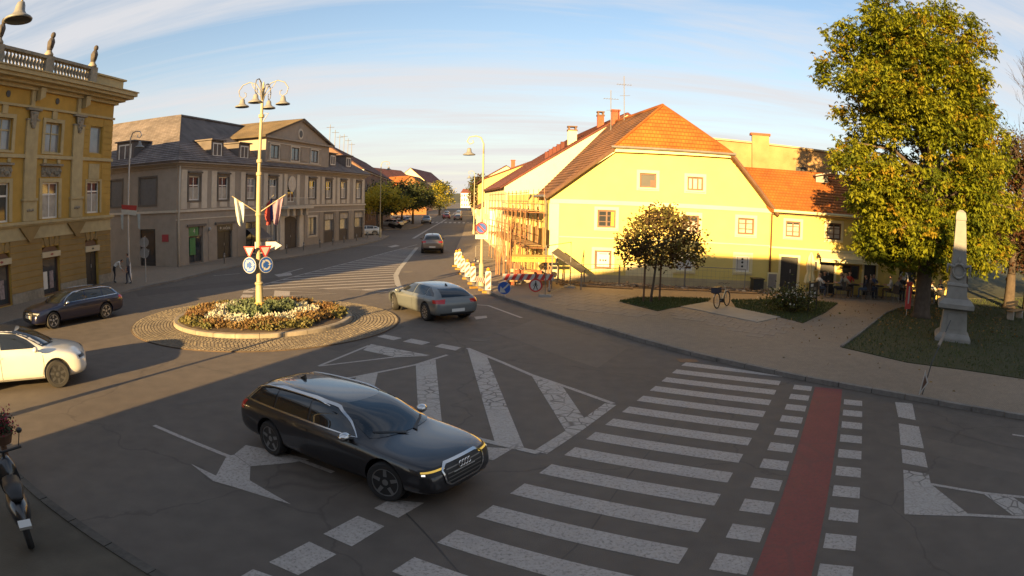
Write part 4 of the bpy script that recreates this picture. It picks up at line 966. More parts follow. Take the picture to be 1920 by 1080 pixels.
st_ops = [(2.2, 3.2, 2.9, 4.1), (5.4, 6.4, 2.9, 4.1), (8.6, 9.6, 2.9, 4.1), (11.8, 12.8, 2.9, 4.1), (2.2, 3.2, .9, 2.1), (5.2, 6.6, .1, 2.3), (8.6, 9.6, .9, 2.1), (11.8, 12.8, .9, 2.1)]
wall_open(FYs, 0, DY, 0, 4.86, st_ops, M_yel, by, .16, 'street_wall')
MB().face([FY.p(SY, 0), yb(SY, DY, 0), yb(SY, DY, 4.5), FY.p(SY, 4.5)]).face([yb(0, DY, 0), yb(SY, DY, 0), yb(SY, DY, 4.5), yb(0, DY, 4.5)]).build('rear_wall', M_yel, by)
for q in st_ops:
    if q[2] < .5: door(FYs, *q, by, M_brown, .1)
    else: window(FYs, *q, by, M_brown, M_glass, 1, None, .07, .06, rows=2); surround(FYs, *q, .14, M_yelw, by, .03)
for i, q in enumerate(yw):
    if i == 0:
        o = window(FY, *q, by, M_brown, M_dark, 0, None, .09, .1, M_yelw)
        MB().fbox(FY, q[0] + .58, q[0] + .83, q[2] + .1, q[2] + .42, -.135, -.12).build('open_casement', M_brown, o)
    elif i == 1: window(FY, *q, by, M_brown, M_curt, 2, None, .09, .08, M_yelw)
    elif i < 5: window(FY, *q, by, M_brown, M_curt if i == 4 else M_glass, 1, None, .095, .08, M_yelw, rows=2, curtain=(.0 if i != 3 else .66) or None)
    else:
        o = window(FY, *q, by, M_brown if i == 5 else M_white, M_glass, 0, None, .09, .08, M_yelw)
        MB().fbox(FY, q[0] + .12, q[1] - .12, q[2] + .1, q[3] - .08, -.115, -.105).build('poster', mat('poster_white', (.50, .49, .45), .7, var=.06), o)
        b = MB()
        if i == 5:
            for k in (.30, .46, .60): b.ball(FY.p(q[0] + k, q[2] + .45, -.1), .055, 8, 4, (1, .1, 1))
            b.fbox(FY, q[0] + .25, q[0] + .65, q[3] - .2, q[3] - .17, -.106, -.10)
        else:
            for k in (.3, .52, .7): b.ball(FY.p((q[0] + q[1]) / 2, q[2] + k, -.1), .08, 8, 4, (1, .1, .8))
        b.build('printed_motif', M_black, o)['kind'] = 'stuff'
    surround(FY, *q, .17, M_yelw, by, .035)
MB().fbox(FY, 1.0, 1.02, 2.8, 2.82, 0, .01) if False else None
MB().fbox(FY, 2.9 + .42, 2.9 + .58, 3.2, 3.95, -.118, -.112).build('yellow_blind', mat('yellow_blind', (.6, .42, .03), .7, var=.05), by)
MB().fbox(FY, .02, SY - .02, 4.33, 4.56, -.02, .05).build('string_course', M_yelw, by)
MB().fbox(FY, -.02, .52, .0, 4.32, -.02, .03).build('corner_strip', M_yelw, by)
MB().fbox(FY, .55, SY - .02, 2.50, 2.56, -.02, .03).build('string_line', M_yelw, by)
MB().fbox(FY, .0, SY, .0, .55, -.02, .028).build('plinth', M_yelp, by); MB().fbox(FY, 4.2, 6.8, .56, 1.25, -.02, .02).build('patched_plaster', M_yelw, by)
# roof: two long slopes and the front hip
pk = Vector((8.42, 36.75, 10.22)); rb = pk + back_dir * 10.5
eL0, eL1 = yb(-.30, -.35, 4.72), yb(-.30, DY, 4.72); hL = FY.p(3.42, 7.45, .35); hR = FY.p(10.0, 7.36, .35); eR0 = FY.p(SY + .32, 4.35, .35); eR1 = yb(SY + .32, DY, 4.35)
roof_plane([yb(-.30, 2.6, 4.72), eL0, hL, pk, rb], M_rtile, by); roof_plane([hL, hR, pk], M_orange, by, 'hip_roof'); roof_plane([eR0, eR1, rb, pk, hR], M_rtile, by)
b = MB(); b.tube([eL0, hL], .09, 6).tube([hR, eR0], .09, 6); b.build('rake_tiles', M_yelp, by) if False else None
MB().tube([eL0 + Vector((0, 0, -.1)), hL + Vector((0, 0, -.12))], .11, 6).build('rake_board', M_brown, by); MB().tube([hR + Vector((0, 0, -.12)), eR0 + Vector((0, 0, -.1))], .11, 6).build('rake_board', M_brown, by)
MB().fbox(FY, 3.35, 10.05, 7.20, 7.44, -.05, .3).build('gable_cornice', M_yelw, by); MB().tube([FY.p(3.3, 7.46, .42), FY.p(10.1, 7.38, .42)], .07, 8).build('gutter', M_zinc, by)
MB().tube([pk, rb], .12, 7).build('ridge_tiles', M_orange, by); MB().tube([hL, pk], .09, 6).build('hip_tiles', M_orange, by); MB().tube([hR, pk], .09, 6).build('hip_tiles', M_orange, by)
MB().face([yb(0, 1, 4.84), yb(SY, 1, 4.5), yb(SY, DY, 4.5), yb(0, DY, 4.84)]).build('ceiling_deck', M_yelp, by); MB().tube([eL0 + Vector((-.05, 0, -.02)), yb(-.35, 2.6, 4.7)], .08, 8).build('gutter', M_zinc, by)
pipe([FY.p(SY, 4.4, .25), FY.p(SY, 4.2, .1), FY.p(SY, .1, .1)], .055, M_brown, by); pipe([eL0 + Vector((0, .3, -.1)), FYs.p(DY - .35, 4.3, .12), FYs.p(DY - .35, .1, .12)], .05, M_zinc, by)
c = pk + back_dir * 9.1; chimney(by, c.x, c.y, 9.0, 11.0, .27, .27, M_brick, M_brick, pots=False)
# aerials
a = pk + back_dir * 6.5
an = thing('roof_aerial', 'tall thin aerial masts on the ridge of the yellow house', 'aerial', a)
for k, (dx, h) in enumerate(((-1.1, 2.6), (-.2, 3.2))):
    p = a + Vector((dx, 0, -.8 - abs(dx) * .5)); m_ = MB().tube([p, p + Vector((0, 0, h + .6))], .025, 6).build('mast', M_zinc, an)
    b = MB(); b.tube([p + Vector((-.5, 0, h)), p + Vector((.55, .1, h))], .014, 5)
    for j in range(6): x = -.45 + .18 * j; b.tube([p + Vector((x, -.22 + .0 * j, h)), p + Vector((x, .25, h))], .010, 4)
    b.tube([p + Vector((-.3, 0, h - .8)), p + Vector((.4, 0, h - .75))], .012, 4).build('elements', M_zinc, m_)['kind'] = 'stuff'

# ------------------------------------------------------------------ cafe house
FC = Frame((13.95, 33.75), (20.3, 32.2)); SC1 = 13.0
bc_ = thing('cafe_house', 'yellow two-storey cafe house with dark doors and orange roof beside the chestnut', 'house', (18, 36, 0))
M_yel2 = mat('cafe_render', (0.56, 0.42, 0.12), 0.9, var=0.07, scale=1.5, bump=0.06, bscale=30, tint_scale=0.3, detail=6)
co = [(1.0, 1.88, 3.1, 3.96), (3.5, 4.4, 3.1, 4.02), (6.0, 6.9, 3.1, 4.0), (8.6, 9.5, 3.1, 4.0), (.80, 1.82, .1, 1.98), (3.2, 4.1, .1, 2.0), (4.6, 5.7, .95, 1.75), (6.0, 6.8, .1, 1.95), (8.4, 9.6, .9, 1.8)]
wall_open(FC, .04, SC1, 0, 4.5, co, M_yel2, bc_, .16)
for q in co[:4]: window(FC, *q, bc_, M_brown, M_glass, 1, None, .09, .06, M_yelw, rows=2, curtain=.8); surround(FC, *q, .15, M_yelw, bc_, .03)
for q in (co[4], co[5], co[7]): door(FC, *q, bc_, M_dark, .1, 2); surround(FC, *q, .13, M_yelw, bc_, .05, wb=0)
for q in (co[6], co[8]): window(FC, *q, bc_, M_brown, M_glass, 1, None, .07, .06)
MB().fbox(FC, .06, SC1, 2.42, 2.52, -.02, .05).fbox(FC, .06, SC1, 4.3, 4.5, -.02, .14).build('string_course', M_yelw, bc_)
MB().face([FC.p(SC1, 0), FC.p(SC1, 0, -9), FC.p(SC1, 4.5, -9), FC.p(SC1, 4.5)]).build('end_wall', M_yel2, bc_)
rdg = lambda s: FC.p(s, 7.0, -3.4)
roof_plane([FC.p(.1, 4.5, .45), FC.p(SC1 + .3, 4.5, .45), rdg(SC1 + .3), rdg(-2.2), FC.p(-1.2, 5.6, -1.3)], M_orange, bc_)
roof_plane([FC.p(SC1 + .3, 4.5, -8.0), FC.p(-1.5, 4.5, -8.0), rdg(-2.2), rdg(SC1 + .3)], M_orange, bc_)
MB().tube([FC.p(.2, 4.47, .5), FC.p(SC1 + .3, 4.47, .5)], .08, 8).build('gutter', M_yelw, bc_)
sk = MB().fbox(FC, 3.3, 4.1, 6.35, 6.75, -3.0, -2.3).build('skylight', M_zinc, bc_); MB().fprism(FC, [(3.2, 6.7), (4.3, 6.95), (4.35, 7.02), (3.2, 6.78)], -3.0, -2.0).build('open_flap', M_zinc, sk)
# awning with its box, menu boards, shutters
aw = thing('cafe_awning', 'cream awning rolled out over the cafe terrace', 'awning', FC.p(4.6, 2.2, 0))
b = MB(); b.mesh([FC.p(3.0, 2.40, .06), FC.p(6.6, 2.40, .06), FC.p(6.6, 2.12, 1.0), FC.p(3.0, 2.12, 1.0), FC.p(3.0, 2.36, .06), FC.p(6.6, 2.36, .06), FC.p(6.6, 2.08, 1.0), FC.p(3.0, 2.08, 1.0)], [(0, 1, 2, 3), (7, 6, 5, 4), (0, 3, 7, 4), (1, 5, 6, 2)])
o = b.build('canopy', M_yelw, aw); MB().fbox(FC, 3.0, 6.6, 1.90, 2.11, 1.0, 1.02).build('valance', M_yelw, aw); text_mesh('Lounge caffe', .17, FC, 4.0, 2.0, 1.023, M_brown, aw)
for s in (3.1, 6.5): MB().tube([FC.p(s, 2.0, .06), FC.p(s, 2.1, .98)], .02, 6).build('arm', M_steel, aw)
mb = thing('menu_board', 'small dark menu board on the yellow cafe wall beside the parasol', 'board', FC.p(2.8, 1.35, .05))
MB().fbox(FC, 2.5, 3.05, 1.32, 1.88, .01, .05).build('frame', M_yelw, mb); MB().fbox(FC, 2.56, 2.99, 1.38, 1.82, .051, .055).build('board_face', M_black, mb)
lp = thing('wall_lantern', 'small curved lantern on the cafe wall above the menu board', 'lamp', FC.p(2.95, 2.1, 0))
MB().tube([FC.p(2.95, 2.2, .0), FC.p(2.95, 2.3, .15), FC.p(2.95, 2.2, .28)], .02, 6).build('arm', M_black, lp); MB().lathe([(.03, .16), (.08, .1), (.06, 0)], FC.p(2.95, 2.05, .28), 8).build('shade', M_black, lp)
gf = thing('wall_grille', 'grey metal panel on legs between the drainpipe and cafe door', 'panel', FC.p(.3, .1, .3))
MB().fbox(FC, .02, .62, .12, 1.1, .2, .24).build('frame', M_yelw, gf); MB().fbox(FC, .08, .56, .25, 1.02, .241, .246).build('mesh_panel', M_zinc, gf)

# rough tall wall behind the cafe roof
bw = thing('rough_rear_wall', 'tall rough plaster firewall behind the orange cafe roof', 'wall', (17, 42, 0))
M_rough = mat('rough_plaster', (0.36, 0.24, 0.11), .95, var=.3, scale=1.2, bump=.6, bscale=8, col2=(.24, .14, .06), detail=8)
FB = Frame((11.0, 42.6), (24.0, 39.8))
MB().fprism(FB, [(-.5, 0), (11.3, 0), (11.3, 8.0), (11.0, 8.75), (1.2, 9.05), (-.5, 7.8)], -.4, 0).build('masonry', M_rough, bw)
MB().fprism(FB, [(1.1, 9.06), (11.1, 8.76), (11.2, 8.86), (1.1, 9.18)], -.55, .15).build('coping', M_yelp, bw)
MB().fbox(FB, 4.9, 6.1, 4, 9.5, 0, .35).build('chimney_breast', M_rough, bw); MB().fbox(FB, 4.8, 6.2, 9.5, 9.65, -.3, .4).build('chimney_cap', M_brick, bw)
MB().fbox(FB, 8.1, 8.9, 7.0, 7.6, .0, .02).build('patch', M_dark, bw)
# second house behind the yellow one
b2 = thing('cream_gable_house', 'cream gable wall with red roof edge rising behind the scaffolded front', 'house', (6, 55, 0))
F2 = Frame((-.75, 52.1), (13.0, 50.8))
wall_open(F2, 0, 13.4, 0, [(0, 5.62), (8.4, 10.95), (9.6, 11.6), (13.4, 9.3)], [], M_cream, b2)
bd2 = Vector((-.115, .993, 0))
e0, e1, r0, r1 = F2.p(-.35, 5.50, .12), F2.p(-.35, 5.50, .12) + bd2 * 22, F2.p(9.6, 11.75, .12), F2.p(9.6, 11.75, .12) + bd2 * 22
M_redt = tile_mat('red_roof_tiles', (0.24, 0.075, 0.05), (.75, .7, .66), (.45, .4, .4), 1.0, .36, .3, .3)
roof_plane([e1, e0, r0, r1], M_redt, b2, thick=.14); roof_plane([F2.p(14.5, 8.9, .15), F2.p(14.5, 8.9, .15) + bd2 * 22, r1, r0], M_redt, b2)
F2s = Frame(tuple((F2.p(0, 0) + bd2 * 22)[:2]), tuple(F2.p(0, 0)[:2])); o2 = [(1.5 + 3.4 * k, 2.6 + 3.4 * k, 3.0, 4.5) for k in range(6)] + [(1.2 + 3.4 * k, 2.9 + 3.4 * k, .3, 2.4) for k in range(6)]
wall_open(F2s, 0, 22, 0, 5.6, o2, M_cream, b2, .16, 'street_wall')
for q in o2: window(F2s, *q, b2, M_white, M_glass, 1)
for t, x, z1_, hw_, mm_ in ((3.0, 8.2, 11.75, .27, M_brick), (2.5, 5.75, 10.35, .36, M_cream)):
    c = F2.p(x, 0) + bd2 * t; chimney(b2, c.x, c.y, 8.0, z1_, hw_, hw_, mm_, M_brown)
for k in range(5):
    c = F2.p(3.7 + .32 * k, 0, 0) + bd2 * 2.6; MB().box(c.x - .15, c.x + .15, c.y - .2, c.y + .2, 7.6 + .22 * k, 8.55 + .22 * k).build('parapet_step', M_redt, b2)
# third, tall yellow gable further down
b3 = thing('yellow_far_gable', 'tall plain yellow gable further down the right side of the street', 'house', (0, 100, 0))
F3 = Frame((-4.3, 95.5), (11.0, 94.5))
wall_open(F3, 0, 15.4, 0, [(0, 7.6), (7.2, 10.3), (9.2, 10.1), (15.4, 10.0)], [], M_yel, b3)
bd3 = Vector((-.09, .996, 0))
F3s = Frame(tuple((F3.p(0, 0) + bd3 * 26)[:2]), tuple(F3.p(0, 0)[:2])); o3 = [(1.5 + 3.2 * k, 2.7 + 3.2 * k, z, z + 1.7) for k in range(8) for z in (1.2, 4.7)]
wall_open(F3s, 0, 26, 0, 7.6, o3, M_yel, b3, .16, 'street_wall')
for q in o3: window(F3s, *q, b3, M_white, M_glass, 1)
roof_plane([F3.p(-.3, 7.6, .2) + bd3 * 26, F3.p(-.3, 7.6, .2), F3.p(7.2, 10.5, .2), F3.p(7.2, 10.5, .2) + bd3 * 26], M_redt, b3); roof_plane([F3.p(15.4, 9.5, .2), F3.p(15.4, 9.5, .2) + bd3 * 26, F3.p(7.2, 10.5, .2) + bd3 * 26, F3.p(7.2, 10.5, .2)], M_redt, b3)
c = F3.p(4.2, 0) + bd3 * 1.0; chimney(b3, c.x, c.y, 8.5, 10.4, .3, .3, M_brick, M_brick, pots=False)
# low cream shop between them
b4 = thing('low_cream_shop', 'low cream shop with a brown roof between the gables', 'house', (-3, 80, 0))
F4 = Frame((-4.0, 80.0), (3.0, 79.2)); wall_open(F4, 0, 7, 0, [(0, 3.6), (3.6, 5.4), (7, 3.6)], [], M_cream, b4)
F4s = Frame((-5.2, 93.0), (-4.0, 80.0)); o4 = [(1 + 3 * k, 2.6 + 3 * k, .5, 2.5) for k in range(4)]; wall_open(F4s, 0, F4s.L, 0, 3.6, o4, M_cream, b4, .16, 'street_wall')
for q in o4: window(F4s, *q, b4, M_white, M_glass, 1)
roof_plane([F4s.p(0, 3.6, .3), F4s.p(F4s.L + .3, 3.6, .3), F4.p(3.6, 5.5, .3), F4s.p(0, 5.5, -3.6)], M_rtile, b4); roof_plane([F4.p(7, 3.5, .3), F4.p(7, 3.5, -13), F4s.p(0, 5.5, -3.6), F4.p(3.6, 5.5, .3)], M_rtile, b4)
hd = thing('street_hoarding', 'white hoarding board on the scaffold end down the street', 'board', (-1.9, 60, 0))
MB().box(-2.2, -1.0, 60.0, 60.1, 2.2, 3.5).build('board_face', M_white, hd); 
for x in (-2.1, -1.1): MB().cyl((x, 60.15, .1), (x, 60.15, 3.5), .04).build('post', M_steel, hd)

# ------------------------------------------------------------------ houses on the left beyond the grey one, and at the street's end
def row_house(name, label, A, B, h, rise, depth, wall, roofm, nw, storeys, wm=None, roof_over=.4, zs=None):
    F = Frame(A, B); t = thing(name, label, 'house', F.p(F.L / 2, 0, -depth / 2))
    sp = F.L / nw; ops = []
    for k in range(nw):
        for j in range(storeys):
            z = (zs or [.9 + (h - .6) / storeys * i for i in range(storeys)])[j]; ops.append((sp * (k + .5) - .5, sp * (k + .5) + .5, z, z + min(1.7, (h / storeys) * .55)))
    wall_open(F, 0, F.L, 0, h, ops, wall, t)
    for q in ops: window(F, *q, t, wm or M_white, M_glass, 1, None, .08, .06)
    G_ = lambda s, z, d: F.p(s, z, d)
    MB().fprism(Frame((F.p(0, 0, -depth)[0], F.p(0, 0, -depth)[1]), (F.p(0, 0)[0], F.p(0, 0)[1])), [(0, 0), (depth, 0), (depth, h), (depth / 2, h + rise), (0, h)], -.15, -.002).build('gable_wall', wall, t)
    MB().fprism(Frame((F.p(F.L, 0)[0], F.p(F.L, 0)[1]), (F.p(F.L, 0, -depth)[0], F.p(F.L, 0, -depth)[1])), [(0, 0), (depth, 0), (depth, h), (depth / 2, h + rise), (0, h)], -.15, -.002).build('gable_wall', wall, t)
    MB().face([F.p(F.L, 0, -depth), F.p(0, 0, -depth), F.p(0, h, -depth), F.p(F.L, h, -depth)]).build('rear_wall', wall, t)
    o = roof_over
    roof_plane([F.p(-.2, h - .1, o), F.p(F.L + .2, h - .1, o), F.p(F.L + .2, h + rise + .1, -depth / 2), F.p(-.2, h + rise + .1, -depth / 2)], roofm, t, course=.6)
    roof_plane([F.p(F.L + .2, h - .1, -depth - o), F.p(-.2, h - .1, -depth - o), F.p(-.2, h + rise + .1, -depth / 2), F.p(F.L + .2, h + rise + .1, -depth / 2)], roofm, t, course=.6)
    MB().fbox(F, -.1, F.L + .1, h - .3, h - .12, -.02, .25).build('eaves', wm or M_white, t)
    return F, t
M_bwall = mat('brown_brick_row', (0.17, 0.10, 0.07), .9, var=.15, scale=2)
M_browr = tile_mat('dark_red_tiles', (0.12, 0.055, 0.05), (.75, .7, .7), (.5, .5, .5), 1.0, .5, .5)
F5, t5 = row_house('brown_row_house', 'long brown brick house with a dark red roof behind the street trees', (-21.6, 92.0), (-27.5, 146.0), 9.0, 4.0, 12, M_bwall, M_browr, 13, 2, zs=[1.2, 5.4])
for k in range(6):
    a = F5.p(6 + 5 * k, 13.0, -6); rt = thing('roof_antenna', ['thin antenna on the brown roof nearest the pediment', 'second thin antenna on the brown roof from the pediment', 'third thin antenna on the brown roof from the pediment', 'fourth thin antenna on the brown roof from the pediment', 'fifth thin antenna on the brown roof from the pediment', 'thin antenna on the brown roof farthest from the pediment'][k], 'antenna', a, 'antennas on the brown roof')
    h = 3.2 - .3 * (k % 3); MB().tube([a, a + Vector((0, 0, h))], .05, 5).build('mast', M_zinc, rt); MB().tube([a + Vector((-.6, 0, h - .4)), a + Vector((.6, .2, h - .4))], .035, 4).build('crossbar', M_zinc, rt)
F6, t6 = row_house('white_row_house', 'pale house end past the brown row with a flat lit wall', (-28.2, 148.0), (-30.8, 164), 8.8, 2.6, 11, M_cream, M_browr, 4, 2)
M_oran = mat('orange_house', (0.42, 0.20, 0.07), .9, var=.1); M_yel3 = mat('yellow_house_far', (0.62, 0.50, 0.16), .9, var=.06); M_pink = mat('pinkish_house', (0.40, 0.24, 0.18), .9, var=.1)
row_house('orange_roof_house', 'small house with a sunlit orange roof past the dark street trees', (-44, 205), (-36, 196), 8, 4, 12, M_oran, M_orange, 3, 2)
row_house('yellow_gable_far', 'sunlit yellow gabled house on the left past the trees', (-41, 213), (-35, 240), 10.5, 5.0, 14, M_yel3, M_redt, 6, 2)
row_house('pink_row_far', 'red and pink houses behind the lone street tree', (-36, 245), (-35, 285), 10.0, 4.5, 12, M_pink, M_redt, 8, 3)
row_house('cream_gable_far', 'cream gabled house peeking over the lone street tree', (-39, 290), (-36, 340), 13.0, 6, 14, M_cream, M_redt, 8, 3)
row_house('white_end_house', 'white three-storey house closing the street at its far end', (-35.2, 440), (-28.6, 439), 10.0, 2.6, 14, M_white, M_redt, 4, 3)
row_house('yellow_end_house', 'yellow house with a red roof beside the white end house', (-28.2, 439), (-20, 437.6), 6.5, 3.2, 14, M_yel3, M_redt, 4, 2)
row_house('right_row_far', 'shaded houses far down the right side of the street', (-21.0, 330), (-7.6, 130), 8.0, 3.5, 12, M_cream, M_redt, 30, 2)
# wooded hills on the horizon
hb = MB(); 
M_hill = mat('wooded_hill', (0.05, 0.055, 0.04), 1.0, var=.4, scale=.05)
prof = []
for k in range(81):
    a = R(-75 + 150 * k / 80); rr = 1500; h = 12 + 16 * (0.5 + .5 * math.sin(k * .47 + 1.0)) * (0.5 + .5 * math.sin(k * .21)) + 9 * math.sin(k * 1.3) ** 2
    prof.append((rr * math.sin(a), rr * math.cos(a), h))
for p, q in zip(prof[:-1], prof[1:]):
    hb.face([(p[0], p[1], -1), (q[0], q[1], -1), (q[0] * 1.12, q[1] * 1.12, q[2]), (p[0] * 1.12, p[1] * 1.12, p[2])]); hb.face([(p[0] * 1.12, p[1] * 1.12, p[2]), (q[0] * 1.12, q[1] * 1.12, q[2]), (q[0] * 1.4, q[1] * 1.4, -1), (p[0] * 1.4, p[1] * 1.4, -1)])
tag(struct(hb.build('hills', M_hill)), 'low wooded hills on the horizon')

# ------------------------------------------------------------------ the buildings behind the camera that shade the foreground
M_rear = mat('rear_render', (0.40, 0.33, 0.24), .9, var=.1, scale=1)
br = thing('rear_town_house', 'town house behind the camera that shades the junction', 'house', (0, -12, 0))
FRr = Frame((22.0, -13.0), (-14.75, -5.1)); LR = FRr.L
prof = [(0, 8.4), (LR - 24.5, 9.8), (LR - 14.0, 11.7), (LR - 9.5, 11.6), (LR - 3.0, 10.2), (LR, 9.3)]
MB().fprism(FRr, [(0, 0), (LR, 0)] + prof[::-1], -10, 0).build('wall', M_rear, br)
b = MB()
for (s0_, z0_), (s1_, z1_) in zip(prof[:-1], prof[1:]): b.mesh([FRr.p(s0_, z0_ + .01, .4), FRr.p(s1_, z1_ + .01, .4), FRr.p(s1_, z1_ + .01, -10.3), FRr.p(s0_, z0_ + .01, -10.3)], [(0, 1, 2, 3)])
b.build('roof', M_browr, br)
for k in range(9): window(FRr, 2 + 4 * k, 3.2 + 4 * k, 3.5, 5.2, br, M_white, M_glass, 1, d=.16); 

# ------------------------------------------------------------------ street lamps
M_cream_metal = mat('cream_lamp_paint', (0.34, 0.285, 0.165), .5, var=.1, scale=5)
M_rustb = mat('rust_base', (0.50, 0.33, 0.08), .7, var=.35, scale=7, col2=(.36, .16, .05))
M_bell = mat('bell_shade', (0.20, 0.195, 0.185), .4, var=.08, scale=6)
M_underside = mat('lamp_lens', (0.02, 0.02, 0.022), .3, var=.1)
M_armgrey = mat('arm_grey', (.20, .19, .17), .45, var=.1, metal=.3)
BELL = [(.025, .36), (.075, .34), (.10, .27), (.115, .16), (.16, .09), (.27, .03), (.30, .0), (.29, -.03), (.22, -.02)]
def bell(c, parent, s=1.0):
    o = MB().lathe([(r * s * 1.12, z * s) for r, z in BELL], c, 20).build('bell_shade', M_bell, parent, smooth=True)
    MB().lathe([(.02, -.045 * s), (.29 * s, -.04 * s), (.315 * s, -.028 * s)], c, 14).build('lens', M_underside, o, smooth=True)  # wide near-black disc: the bell's shaded underside put into the colour
LM = Vector((-9.40, 22.80, 0))
lm = thing('street_lamp', 'cream four-armed street lamp standing in the flower bed', 'street lamp', LM)
MB().lathe([(.24, .30), (.24, .52), (.20, .56), (.21, .62), (.17, .66)], LM, 8).build('foot', M_rustb, lm)
MB().lathe([(.165, .6), (.15, 1.0), (.135, 1.30), (.17, 1.33), (.17, 1.38), (.12, 1.42)], LM, 12).build('base', M_cream_metal, lm, angle=40)
MB().tube([LM + Vector((0, 0, z)) for z in (1.3, 3.0, 5.4, 5.41, 7.4, 8.6)], [.098, .092, .086, .072, .060, .05], 12).build('pole', M_cream_metal, lm, angle=40)
for z in (3.92, 5.42, 5.9, 7.6): MB().lathe([(.085, -.07), (.115, -.05), (.115, .05), (.085, .07)], LM + Vector((0, 0, z)), 12).build('collar', M_cream_metal, lm)
MB().lathe([(.05, 0), (.08, .05), (.03, .16), (.045, .24), (.01, .34)], LM + Vector((0, 0, 8.6)), 10).build('finial', M_cream_metal, lm)
MB().tube([LM + Vector((.05, 0, 7.35)), LM + Vector((.3, .0, 7.7)), LM + Vector((.12, 0, 7.7))], .015, 5).build('stay', M_steel, lm)
for a in (184, 274, 94, 4):
    ca, sa = math.cos(R(a)), math.sin(R(a)); P = lambda r, z: LM + Vector((ca * r, sa * r, z))
    am = MB().tube([P(.04, 8.2), P(.12, 8.6), P(.30, 8.86), P(.58, 8.95), P(.86, 8.86), P(1.02, 8.64), P(.97, 8.42), P(.82, 8.33), P(.70, 8.40), P(.70, 8.52), P(.78, 8.56)], [.022] * 6 + [.018] * 5, 7).build('arm', M_armgrey, lm, smooth=True)
    MB().tube([P(.06, 8.35), P(.25, 8.55), P(.42, 8.75), P(.5, 8.9)], .013, 5).build('scroll', M_cream_metal, am)
    bell(P(.84, 8.02), am, .86)
def hook_lamp(loc, h, ang, label, reach=.55, cat='street lamp', m=None):
    L = Vector(loc); t = thing('street_lamp', label, cat, L, 'single hooked street lamps'); m = m or M_cream_metal
    ca, sa = math.cos(R(ang)), math.sin(R(ang)); P = lambda r, z: L + Vector((ca * r, sa * r, z))
    MB().lathe([(.16, .0), (.16, .5), (.12, .55), (.12, 1.1), (.09, 1.15)], L, 10).build('base', m, t, angle=40)
    MB().tube([L + Vector((0, 0, z)) for z in (1.0, 2.6, 2.61, h - .9)], [.075, .07, .06, .045], 10).build('pole', m, t, angle=40)
    a = MB().tube([P(0, h - .9), P(.0, h - .4), P(reach * .25, h - .08), P(reach * .7, h), P(reach * 1.3, h - .06), P(reach * 1.5, h - .28), P(reach * 1.25, h - .42), P(reach * .9, h - .34), P(reach * 1.0, h - .22)], [.045, .04, .035, .03, .03, .028, .026, .024, .022], 7).build('arm', m, t, smooth=True)
    bell(P(reach * 1.3, h - .95), a, .95)
    return t
hook_lamp((-1.55, 32.96, .1), 7.55, 180, 'cream hooked lamp post carrying a no-parking sign beside the scaffold')
hook_lamp((-5.1, 85.5, .1), 8.2, 180, 'hooked lamp post further down the street past the scaffold')
hook_lamp((-15.55, 76.0, .1), 8.9, 20, 'hooked lamp post at the far corner of the grey house', .7)
hook_lamp((-21.75, 31.6, .1), 8.6, -5, 'hooked lamp post with small flags before the grey side wall', .6, m=M_steel)
# lamp whose head hangs into the top left corner; its basket of red flowers cuts the left edge
lt = Vector((-11.75, 8.05, .1)); t = thing('street_lamp', 'lamp post at the left edge, only its bell head in the top corner shows', 'street lamp', lt, 'single hooked street lamps')
MB().lathe([(.16, 0), (.16, .5), (.12, .55), (.12, 1.1), (.09, 1.15)], lt, 10).build('base', M_cream_metal, t)
MB().tube([lt + Vector((0, 0, z)) for z in (1.0, 2.6, 7.0)], [.08, .07, .055], 10).build('pole', M_cream_metal, t)
hb_ = Vector((-9.55, 8.80, 8.20))
am = MB().tube([lt + Vector((0, 0, 6.9)), lt + Vector((.05, 0, 8.3)), lt + Vector((.7, .2, 9.1)), lt + Vector((1.7, .55, 9.2)), hb_ + Vector((.1, 0, .75)), hb_ + Vector((0, 0, .3))], [.055, .045, .04, .035, .03, .03], 8).build('arm', M_cream_metal, t, smooth=True)
bell(hb_, am, 1.05)
fb = thing('flower_planter', 'planter of red flowers at the left edge of the near pavement', 'flowers', (-8.78, 7.48, .1))
MB().lathe([(.16, .1), (.12, .16), (.07, .25), (.07, .45), (.2, .5), (.27, .68), (.25, .69)], (-8.78, 7.48, 0), 14).build('bowl', M_brown, fb)
P = np.array([-8.78, 7.48, .78]) + rg.normal(0, 1, (900, 3)) * np.array([.13, .13, .10])
fast_mesh('leaves', leaf_quads(P, .07, rg), 4, mat('basket_leaf', (.035, .05, .02), .7, var=.3), fb)['kind'] = 'stuff'
P = np.array([-8.78, 7.48, .84]) + rg.normal(0, 1, (420, 3)) * np.array([.14, .14, .11]); fast_mesh('blossoms', leaf_quads(P, .05, rg, 0, .8), 4, mat('red_blossom', (.30, .02, .05), .6, var=.3), fb)['kind'] = 'stuff'

